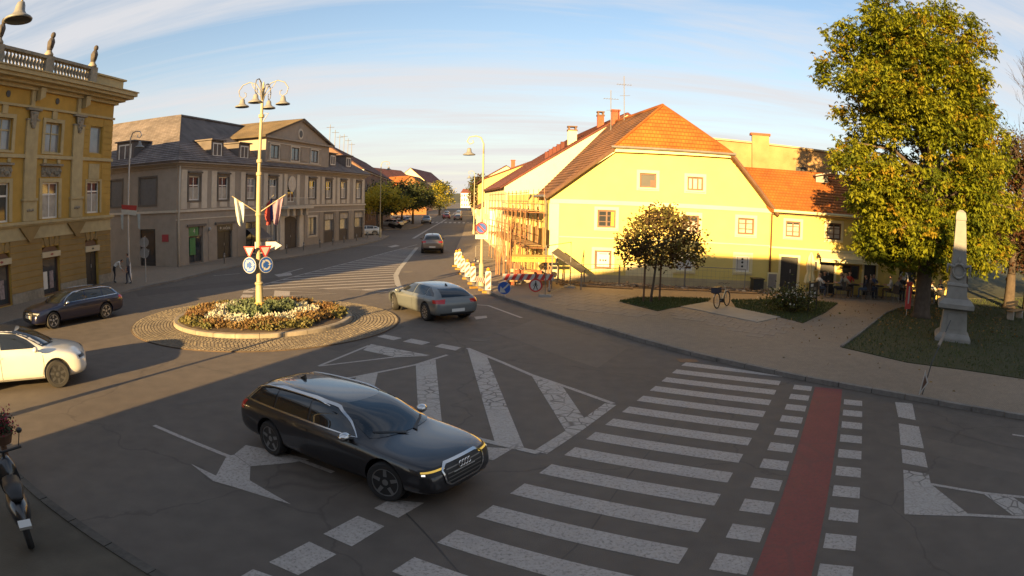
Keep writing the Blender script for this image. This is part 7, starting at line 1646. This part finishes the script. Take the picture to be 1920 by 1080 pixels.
# street trees on the left
LY1 = leaf_mat('street_leaf_gold', (.42, .33, .03), (.30, .26, .03)); LY2 = leaf_mat('street_leaf_green', (.055, .075, .018), (.085, .09, .02)); LY3 = leaf_mat('street_leaf_dark', (.022, .032, .012), (.04, .045, .015))  # gold brightened so sunlight on the shaded first crown sits in its colour
tree('street_tree', 'street tree with a sunlit yellow crown past the grey house', (-18.0, 86.0, .1), [((-17.4, 86, 5.0), (3.0, 2.8, 1.15)), ((-15.4, 86, 4.2), (1.9, 1.8, .8)), ((-18.8, 86.2, 3.9), (1.5, 1.8, 1.1))], 170, 26, .3, [LY1, LY2], [.9, .1], .16, 2.4, group='street trees along the left side', spread=.35, limbs=16, inner=.3)
for x, y, s, lb in ((-19.6, 97, 1.0, 'dark street tree right behind the yellow one'), (-18.4, 108, 1.1, 'second dark street tree along the left side'), (-18.4, 120, 1.15, 'third dark street tree, widest of the row'), (-20.5, 134, 1.15, 'last dark street tree before the sunlit gable')):
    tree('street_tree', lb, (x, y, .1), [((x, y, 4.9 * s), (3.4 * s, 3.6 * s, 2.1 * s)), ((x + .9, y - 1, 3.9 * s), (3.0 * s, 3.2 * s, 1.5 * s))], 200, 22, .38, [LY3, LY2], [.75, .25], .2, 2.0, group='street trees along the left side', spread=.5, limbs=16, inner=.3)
tree('lone_street_tree', 'round olive street tree standing alone far down the left side', (-22.0, 196, .1), [((-22.0, 196, 5.6), (4.0, 4.2, 3.6)), ((-21.2, 195, 8.4), (2.4, 2.6, 1.7))], 200, 22, .5, [LY2, LY1], [.6, .4], .3, 2.0, spread=.6, limbs=16, inner=.3)
for i, (x, y, lb) in enumerate(((-6.5, 122, 'narrow tree on the right side past the yellow gable'), (-8.1, 150, 'farther narrow tree on the right side of the street'))):
    tree('street_tree', lb, (x, y, .1), [((x, y, 6.0), (1.7, 2.2, 3.4))], 110, 22, .4, [LY2, LR1], [.6, .4], .2, 2.0, group='street trees along the right side', spread=.45, limbs=10, inner=.3)
# shrub on the lawn
sb = thing('lawn_shrub', 'loose leafy shrub with pale flowers on the lawn by the notice board', 'shrub', (12.1, 26.1, .12)); b = MB()
for k in range(24):
    a = rnd.uniform(0, 2 * PI); r = rnd.uniform(.2, .95); b.tube([(12.1 + .15 * math.cos(a), 26.1 + .15 * math.sin(a), .12), (12.1 + r * math.cos(a), 26.1 + r * math.sin(a), rnd.uniform(.5, 1.1))], .012, 4)
b.build('stems', M_bark, sb); P = np.array([12.1, 26.1, .62]) + rg.normal(0, 1, (2600, 3)) * np.array([.55, .5, .26]); P = P[P[:, 2] > .16]; fast_mesh('foliage', leaf_quads(P, .13, rg), 4, [LY2, LR2], sb, rg.integers(0, 2, len(P)))['kind'] = 'stuff'
P = np.array([12.0, 26.0, .85]) + rg.normal(0, 1, (160, 3)) * np.array([.55, .5, .18]); fast_mesh('blossoms', leaf_quads(P, .09, rg, 0, .8), 4, mat('pale_blossom', (.4, .38, .3), .6, var=.1), sb)['kind'] = 'stuff'

# ------------------------------------------------------------------ obelisk
M_obel = mat('obelisk_stone', (.215, .205, .185), .85, var=.16, scale=3, bump=.2, bscale=25, detail=7)
OB = Vector((16.95, 19.75, .12)); ob_ = thing('obelisk', 'pale stone obelisk on a stepped pedestal on the dark lawn', 'monument', OB); _yw = R(-37)
def fr(levels, name, parent=None):
    b = MB(); vs = []
    for hw, z in levels:
        for k in range(4):
            g = _yw + PI / 4 + PI / 2 * k; vs.append(OB + Vector((math.cos(g) * hw * 1.414, math.sin(g) * hw * 1.414, z)))
    n = len(levels); fs = [(i * 4 + k, i * 4 + (k + 1) % 4, (i + 1) * 4 + (k + 1) % 4, (i + 1) * 4 + k) for i in range(n - 1) for k in range(4)] + [(3, 2, 1, 0), tuple((n - 1) * 4 + k for k in range(4))]
    return b.mesh(vs, fs).build(name, M_obel, parent or ob_)
fr([(.80, 0), (.80, .12), (.76, .2), (.62, .3)], 'plinth'); fr([(.60, .3), (.52, 1.18)], 'pedestal'); fr([(.62, 1.19), (.80, 1.26), (.80, 1.42), (.55, 1.6)], 'cap_slab'); fr([(.46, 1.6), (.43, 2.08)], 'lower_block'); fr([(.47, 2.09), (.45, 2.16), (.40, 2.2)], 'moulding'); fr([(.375, 2.2), (.22, 4.55)], 'shaft'); fr([(.235, 4.56), (.24, 4.66), (.20, 4.86), (.08, 4.95)], 'tip')
fv = Vector((math.cos(R(-127)), math.sin(R(-127)), 0)); rtv = Vector((-fv.y, fv.x, 0))
wr_ = OB + fv * .40 + Vector((0, 0, 2.65)); MB().tube([wr_ + rtv * (.27 * math.cos(2 * PI * k / 18)) + Vector((0, 0, .27 * math.sin(2 * PI * k / 18))) for k in range(19)], .055, 6).build('wreath', M_obel, ob_, smooth=True)
for sg_ in (-1, 1): MB().tube([wr_ + rtv * sg_ * .25 + Vector((0, 0, .15)), wr_ + rtv * sg_ * .5 + Vector((0, 0, .22)), wr_ + rtv * sg_ * .52 + Vector((0, 0, -.1))], [.08, .07, .04], 6).build('drapery', M_obel, ob_, smooth=True)
MB().tube([wr_ + fv * -.04 + Vector((0, 0, .3)), wr_ + fv * -.06 + Vector((0, 0, .52))], [.09, .02], 6).build('crest', M_obel, ob_, smooth=True)
pl = MB(); pl.fbox(PF(OB + fv * .575, -127), -.33, .33, .45, 1.05, -.03, .03); pl.build('inscription_panel', M_obel, ob_)

# ------------------------------------------------------------------ bicycle, bin, boards, parasol
bi = thing('bicycle', 'city bicycle with a rear box parked on the concrete pad', 'bicycle', (0, 0, 0))
def ring(c, r, m, name, tr):
    return MB().tube([(c[0] + r * math.cos(2 * PI * k / 28), c[1], c[2] + r * math.sin(2 * PI * k / 28)) for k in range(29)], tr, 6).build(name, m, bi, smooth=True)
for x in (-.53, .55):
    o = ring((x, 0, .34), .32, M_tyre, 'wheel', .024); b = MB()
    for k in range(12): b.tube([(x, 0, .34), (x + .3 * math.cos(2 * PI * k / 12), 0, .34 + .3 * math.sin(2 * PI * k / 12))], .003, 3, False)
    b.build('spokes', M_steel, o); MB().tube([(x + .35 * math.cos(g), 0, .34 + .35 * math.sin(g)) for g in np.linspace(.3, 2.6, 12)], .022, 5).build('mudguard', M_steel, o)
M_bike = mat('bicycle_frame', (.40, .38, .30), .4, var=.05)
for p, q, r in (((-.53, 0, .34), (0, 0, .30), .016), ((0, 0, .30), (.40, 0, .72), .022), ((0, 0, .30), (-.16, 0, .86), .018), ((.34, 0, .92), (.55, 0, .34), .018), ((-.12, 0, .72), (-.53, 0, .34), .012)): MB().tube([p, q], r, 6).build('frame_tube', M_bike, bi)
MB().tube([(.25, -.28, 1.02), (.34, -.12, 1.04), (.33, 0, .98), (.34, .12, 1.04), (.25, .28, 1.02)], .014, 6).build('handlebar', M_black, bi); MB().ball((-.18, 0, .9), .12, 10, 5, (1.1, .7, .35)).build('saddle', M_black, bi, smooth=True)
MB().box(-.78, -.36, -.15, .15, .68, .92).build('rear_box', mat('dark_box', (.03, .03, .045), .6, var=.2), bi); MB().box(-.8, -.3, -.07, .07, .655, .675).build('rack', M_black, bi); MB().tube([(0, -.1, .30), (0, .1, .30)], .09, 10).build('chainring', M_black, bi); MB().tube([(.0, .1, .3), (-.1, .2, .1)], .012, 5).build('stand', M_steel, bi)
bi.location = (9.12, 27.1, .135); bi.rotation_euler = (R(-5), 0, R(47))
t = thing('litter_bin', 'dark square bin at the right foot of the yellow house', 'bin', (13.1, 33.0, .1)); MB().box(12.8, 13.4, 32.75, 33.3, .1, .75).build('body', M_black, t); MB().box(12.76, 13.44, 32.71, 33.34, .752, .82).build('lid', M_plast, t)
t = thing('notice_board', 'dark notice board on two posts at the tip of the lawn', 'board', (13.36, 26.4, .1)); F_n = Frame((13.0, 26.1), (13.73, 26.7))
for s in (0, F_n.L): MB().tube([F_n.p(s, .1), F_n.p(s, 1.5)], .03, 6).build('post', M_black, t)
MB().fbox(F_n, .03, F_n.L - .03, .65, 1.42, -.02, .02).build('panel', M_black, t)
for k in range(7): MB().fbox(F_n, .1 + .38 * (k % 2), .38 + .38 * (k % 2), .72 + .17 * (k // 2), .84 + .17 * (k // 2), .021, .024).build('notice', M_slab if k % 3 else M_plate, t)
t = thing('closed_parasol', 'cream parasol folded shut beside the dark cafe door', 'parasol', (16.2, 32.55, .1)); c = Vector((16.2, 32.55, .1))
MB().lathe([(.28, 0), (.28, .06), (.05, .1)], c, 14).build('base', M_concrete, t); MB().tube([c, c + Vector((0, 0, 2.3))], .025, 8).build('pole', M_plank, t)
b = MB(); n = 16; vs = []
for j, (z, r) in enumerate(((2.28, .03), (2.0, .16), (1.5, .26), (1.15, .22), (.95, .30), (.62, .36))):
    for k in range(n): g = 2 * PI * k / n; rr = r * (1 if k % 2 else .55); vs.append(c + Vector((rr * math.cos(g), rr * math.sin(g), z - (.12 if k % 4 == 0 and j == 5 else 0))))
b.mesh(vs, [(i * n + k, i * n + (k + 1) % n, (i + 1) * n + (k + 1) % n, (i + 1) * n + k) for i in range(5) for k in range(n)]); b.build('canopy', M_yelw, t)

# ------------------------------------------------------------------ people
M_skin = mat('skin', (.36, .20, .13), .6, var=.06); M_hair = mat('dark_hair', (.025, .017, .012), .7, var=.2); M_hair2 = mat('fair_hair', (.16, .10, .05), .7, var=.2)
CL = {k: mat('cloth_' + k, c, .9, var=.12, scale=8) for k, c in dict(white=(.52, .50, .46), black=(.02, .02, .022), grey=(.13, .13, .13), red=(.50, .05, .025), blue=(.05, .07, .14), navy=(.025, .03, .05), brown=(.11, .07, .04), beige=(.30, .25, .17), green=(.05, .07, .04), jeans=(.06, .08, .12)).items()}
def body_mesh(pose):
    """one continuous figure grown from a jointed skeleton (facing +x, origin on the ground)"""
    V = []; E = []; Rr = []; part = []
    def add(p, r, k, par=None):
        V.append(p); Rr.append(r); part.append(k)
        if par is not None: E.append((par, len(V) - 1))
        return len(V) - 1
    if pose == 'sit':
        pel, ch, nk, hd = (0, 0, .55), (-.03, 0, .86), (-.01, 0, 1.08), (.03, 0, 1.24); kn = lambda s: (.43, s * .11, .55); an = lambda s: (.40, s * .11, .11); el = lambda s: (.06, s * .27, .78); ha = lambda s: (.30, s * .17, .80)
    elif pose == 'stand':
        pel, ch, nk, hd = (0, 0, .95), (0, 0, 1.27), (.0, 0, 1.5), (.03, 0, 1.65); kn = lambda s: (.03 + .06 * s, s * .10, .50); an = lambda s: (-.04 + .12 * s, s * .10, .09); el = lambda s: (-.03, s * .27, 1.15); ha = lambda s: (.06, s * .28, .90)
    else:
        pel, ch, nk, hd = (0, 0, .90), (.26, 0, 1.10), (.45, 0, 1.20), (.57, 0, 1.26); kn = lambda s: (.07, s * .11, .48); an = lambda s: (-.02, s * .12, .09); el = lambda s: (.42, s * .25, .88); ha = lambda s: (.58, s * .18, .70)
    Vc = Vector
    P0 = add(pel, .145, 'p'); w_ = add(tuple(Vc(pel).lerp(Vc(ch), .5)), .135, 's', P0); c = add(ch, .155, 's', w_); sh = add(tuple(Vc(ch).lerp(Vc(nk), .6)), .12, 's', c); n_ = add(nk, .055, 'k', sh); j = add(tuple(Vc(nk).lerp(Vc(hd), .55)), .075, 'k', n_); h = add(hd, .098, 'k', j); top = add(tuple(Vc(hd) + (Vc(hd) - Vc(nk)).normalized() * .08), .085, 'h', h)
    fwd = Vc((1, 0, 0)) if pose != 'bend' else Vc((.5, 0, -.86)); add(tuple(Vc(hd) + fwd * .105 + Vc((0, 0, -.02))), .02, 'k', h)
    for s in (-1, 1):
        add(tuple(Vc(hd) + Vc((0, s * .09, 0))), .022, 'k', h)
        hp = add(tuple(Vc(pel) + Vc((.0, s * .10, -.04))), .115, 'p', P0); k_ = add(kn(s), .066, 'p', hp); a = add(an(s), .045, 'p', k_); add(tuple(Vc(an(s)) + Vc((.15, 0, -.045))), .04, 'f', a)
        so_ = add(tuple(Vc(ch).lerp(Vc(nk), .55) + Vc((0, s * .175, 0))), .068, 's', sh); e = add(el(s), .048, 's', so_); wr = add(ha(s), .034, 'k', e); d = (Vc(ha(s)) - Vc(el(s))).normalized(); pm = add(tuple(Vc(ha(s)) + d * .06), .036, 'k', wr)
        for q in range(4): f1 = add(tuple(Vc(ha(s)) + d * .125 + Vc((0, (q - 1.5) * .021, -.01))), .0105, 'k', pm); add(tuple(Vc(ha(s)) + d * (.165 - .008 * abs(q - 1.4)) + Vc((0, (q - 1.5) * .021, -.035))), .009, 'k', f1)
        add(tuple(Vc(ha(s)) + d * .085 + Vc((0, -s * .05, .0))), .011, 'k', wr)
    me = bpy.data.meshes.new('person'); me.from_pydata(V, E, []); o = bpy.data.objects.new('person', me); COL.objects.link(o)
    md = o.modifiers.new('skin', 'SKIN'); md.use_smooth_shade = True; md.branch_smoothing = .3
    if not me.skin_vertices: me.attributes
    for i, v in enumerate(me.skin_vertices[0].data): v.radius = (Rr[i] * (1.0 if part[i] not in ('s', 'p') else .82), Rr[i] * (1.0 if part[i] not in ('s',) else 1.12)); v.use_root = (i == 0)
    ss = o.modifiers.new('sub', 'SUBSURF'); ss.levels = 1; ss.render_levels = 1
    dg = bpy.context.evaluated_depsgraph_get(); dg.update(); m2 = bpy.data.meshes.new_from_object(o.evaluated_get(dg)); bpy.data.objects.remove(o)
    m2.materials.clear()
    for mm in (CL['grey'], CL['jeans'], M_skin, M_hair, M_plast): m2.materials.append(mm)
    ids = dict(s=0, p=1, k=2, h=3, f=4); mi = []; VV = [Vector(v) for v in V]
    for p in m2.polygons:
        c_ = p.center; bi_ = min(range(len(VV)), key=lambda i: (VV[i] - c_).length - Rr[i] * .6); k = part[bi_]
        if part[bi_] == 'k' and (c_ - Vector(hd)).length < .16 and (c_ - Vector(hd)).dot(fwd) < -.01 and c_.z > hd[2] - .07: k = 'h'
        mi.append(ids[k])
    m2.polygons.foreach_set('material_index', mi); m2.polygons.foreach_set('use_smooth', [True] * len(mi)); return m2
PM = {k: body_mesh(k) for k in ('sit', 'stand', 'bend')}
def person(pose, x, y, deg, top, legs, label, group=None, z=.1, hair=None, s=1.0):
    o = bpy.data.objects.new('person', PM[pose]); COL.objects.link(o); o.location = (x, y, z); o.rotation_euler = (0, 0, R(deg)); o.scale = (s, s, s)
    for i, m in ((0, CL[top]), (1, CL[legs]), (3, hair or M_hair)): o.material_slots[i].link = 'OBJECT'; o.material_slots[i].material = m
    return tag(o, label, 'person', group)
person('bend', -22.7, 31.2, 35, 'white', 'black', 'person in a white shirt bending forward at the ochre corner')
person('stand', -21.35, 30.9, 200, 'grey', 'navy', 'person in grey standing by the lamp post at the ochre corner')
person('stand', -18.2, 140, 180, 'black', 'black', 'person in black walking over the far crossing')
# cafe chairs and tables
ch0 = thing('cafe_chair', 'x', 'chair', (0, 0, 0), 'chairs on the cafe terrace'); M_wick = mat('dark_wicker', (.05, .04, .035), .8, var=.25, scale=12)
MB().box(-.22, .22, -.23, .23, .42, .47).build('seat', M_wick, ch0); MB().mesh([(-.24, -.22, .47), (-.20, -.22, .47), (-.26, -.22, .88), (-.30, -.22, .88), (-.24, .22, .47), (-.20, .22, .47), (-.26, .22, .88), (-.30, .22, .88)], [(0, 1, 2, 3), (7, 6, 5, 4), (0, 3, 7, 4), (1, 5, 6, 2), (3, 2, 6, 7), (0, 4, 5, 1)]).build('backrest', M_wick, ch0)
for sx_ in (-.19, .19):
    for sy_ in (-.2, .2): MB().tube([(sx_, sy_, 0), (sx_ * .95, sy_, .42)], .018, 5).build('leg', M_zinc, ch0)
tb0 = thing('cafe_table', 'x', 'table', (0, 0, 0), 'tables on the cafe terrace'); MB().lathe([(.36, .70), (.37, .72), (.36, .74)], (0, 0, 0), 18).build('table_top', M_dark, tb0); MB().cyl((0, 0, .03), (0, 0, .7), .03).build('stem', M_zinc, tb0); MB().lathe([(.24, 0), (.24, .02), (.05, .05)], (0, 0, 0), 14).build('base', M_zinc, tb0)
tabs = [(16.8, 31.35, 'by the closed parasol'), (18.4, 31.15, 'under the awning end'), (20.0, 30.9, 'in mid terrace'), (21.5, 30.1, 'in the chestnut shade'), (23.2, 29.3, 'right of the chestnut trunk')]
cols = ['white', 'grey', 'black', 'beige', 'navy', 'red', 'brown', 'white', 'blue', 'grey', 'beige', 'black', 'white', 'navy']; legs = ['jeans', 'black', 'navy', 'brown']
k = 0
for i, (x, y, wh) in enumerate(tabs):
    o = tb0 if i == 0 else copy_tree(tb0); o.location = (x, y, .1); o['label'] = 'small round dark cafe table ' + wh
    for j, a in enumerate((200, 330, 80) if i < 4 else (220, 20)):
        px, py = x + .72 * math.cos(R(a)), y + .72 * math.sin(R(a))
        c_ = ch0 if k == 0 else copy_tree(ch0); c_.location = (px, py, .1); c_.rotation_euler = (0, 0, R(a + 180)); side_ = ('the far side' if j == 2 else ('the left' if j == 0 else 'the right')); c_['label'] = f'dark wicker chair on {side_} of the table {wh}'
        person('sit', px - .04 * math.cos(R(a + 180)), py - .04 * math.sin(R(a + 180)), a + 180, cols[k % len(cols)], legs[k % 4], f'person in {cols[k % len(cols)]} seated on {side_} of the table {wh}', 'guests on the cafe terrace', .1, M_hair2 if k % 3 == 0 else None, .98 + .04 * (k % 2)); k += 1
person('stand', 22.4, 31.6, 250, 'white', 'black', 'person in white standing at the back of the terrace'); 
t = thing('red_banner', 'narrow red banner standing beside the chestnut trunk', 'banner', (18.15, 25.1, .1)); MB().tube([(18.15, 25.1, .1), (18.15, 25.1, 1.75)], .02, 6).build('pole', M_steel, t); MB().box(18.0, 18.36, 25.07, 25.09, .45, 1.7).build('cloth', M_fl3, t); MB().box(18.14, 18.22, 25.06, 25.068, .7, 1.5).build('print', M_sw, t)
# benches and litter bin deeper in the park
for i, (x, y, a, lb) in enumerate(((25.5, 24.0, 20, 'park bench right of the obelisk in the shade'), (30.5, 24.5, -10, 'park bench at the right edge under the copper tree'))):
    t = thing('park_bench', lb, 'bench', (x, y, .12), 'benches on the lawn'); c, s = math.cos(R(a)), math.sin(R(a)); W_ = Frame((x - .9 * c, y - .9 * s), (x + .9 * c, y + .9 * s))
    for q in range(3): MB().fbox(W_, 0, 1.8, .55, .59, -.18 + .15 * q, -.06 + .15 * q).build('seat_slat', M_plank, t)
    for q in range(2): MB().fbox(W_, 0, 1.8, .72 + .16 * q, .84 + .16 * q, -.26, -.22).build('back_slat', M_plank, t)
    for q in (.2, 1.6): MB().fbox(W_, q - .04, q + .04, .12, .54, -.2, .25).build('leg', M_concrete, t)
# manhole covers and a gully on the road
for i, (x, y, r) in enumerate(((-1.0, 20.5, .33), (2.2, 24.8, .33), (-6.4, 40.0, .35))):
    t = thing('manhole_cover', ['round iron manhole cover in the lane right of the hatched island', 'round iron manhole cover near the kerb of the square', 'round iron manhole cover near the far hatched island'][i], 'manhole cover', (x, y, 0), 'manhole covers in the road'); MB().lathe([(r, .001), (r, .006), (r - .03, .006), (r - .03, .004), (.02, .004)], (x, y, 0), 24).build('cover', M_gdark, t)
gy = thing('road_gully', 'rusty drain grate by the kerb above the crossing', 'drain', [(5.11, 18.11)][0] + (0,)); gx, gyy = [(5.09, 17.91)][0]; MB().box(gx - .3, gx + .3, gyy - .2, gyy + .2, .001, .008).build('grate', M_brown, gy)

# leaves blown over the pavement and gutter
X, Y = scatter([(6, 20), (9, 15.5), (16, 9), (24, 12), (23, 32), (12, 31)], 900, rg); k = (np.hypot(X - 18.5, Y - 24) < 9) | (rg.random(len(X)) < .25); X, Y = X[k], Y[k]
tag(fast_mesh('blown_leaves', leaf_quads(np.stack([X, Y, np.full(len(X), 0.112)], 1), 0.10, rg, 0.30, 0.6), 4, M_fallen), 'dry brown leaves blown over the paved square', 'leaves', kind='stuff')
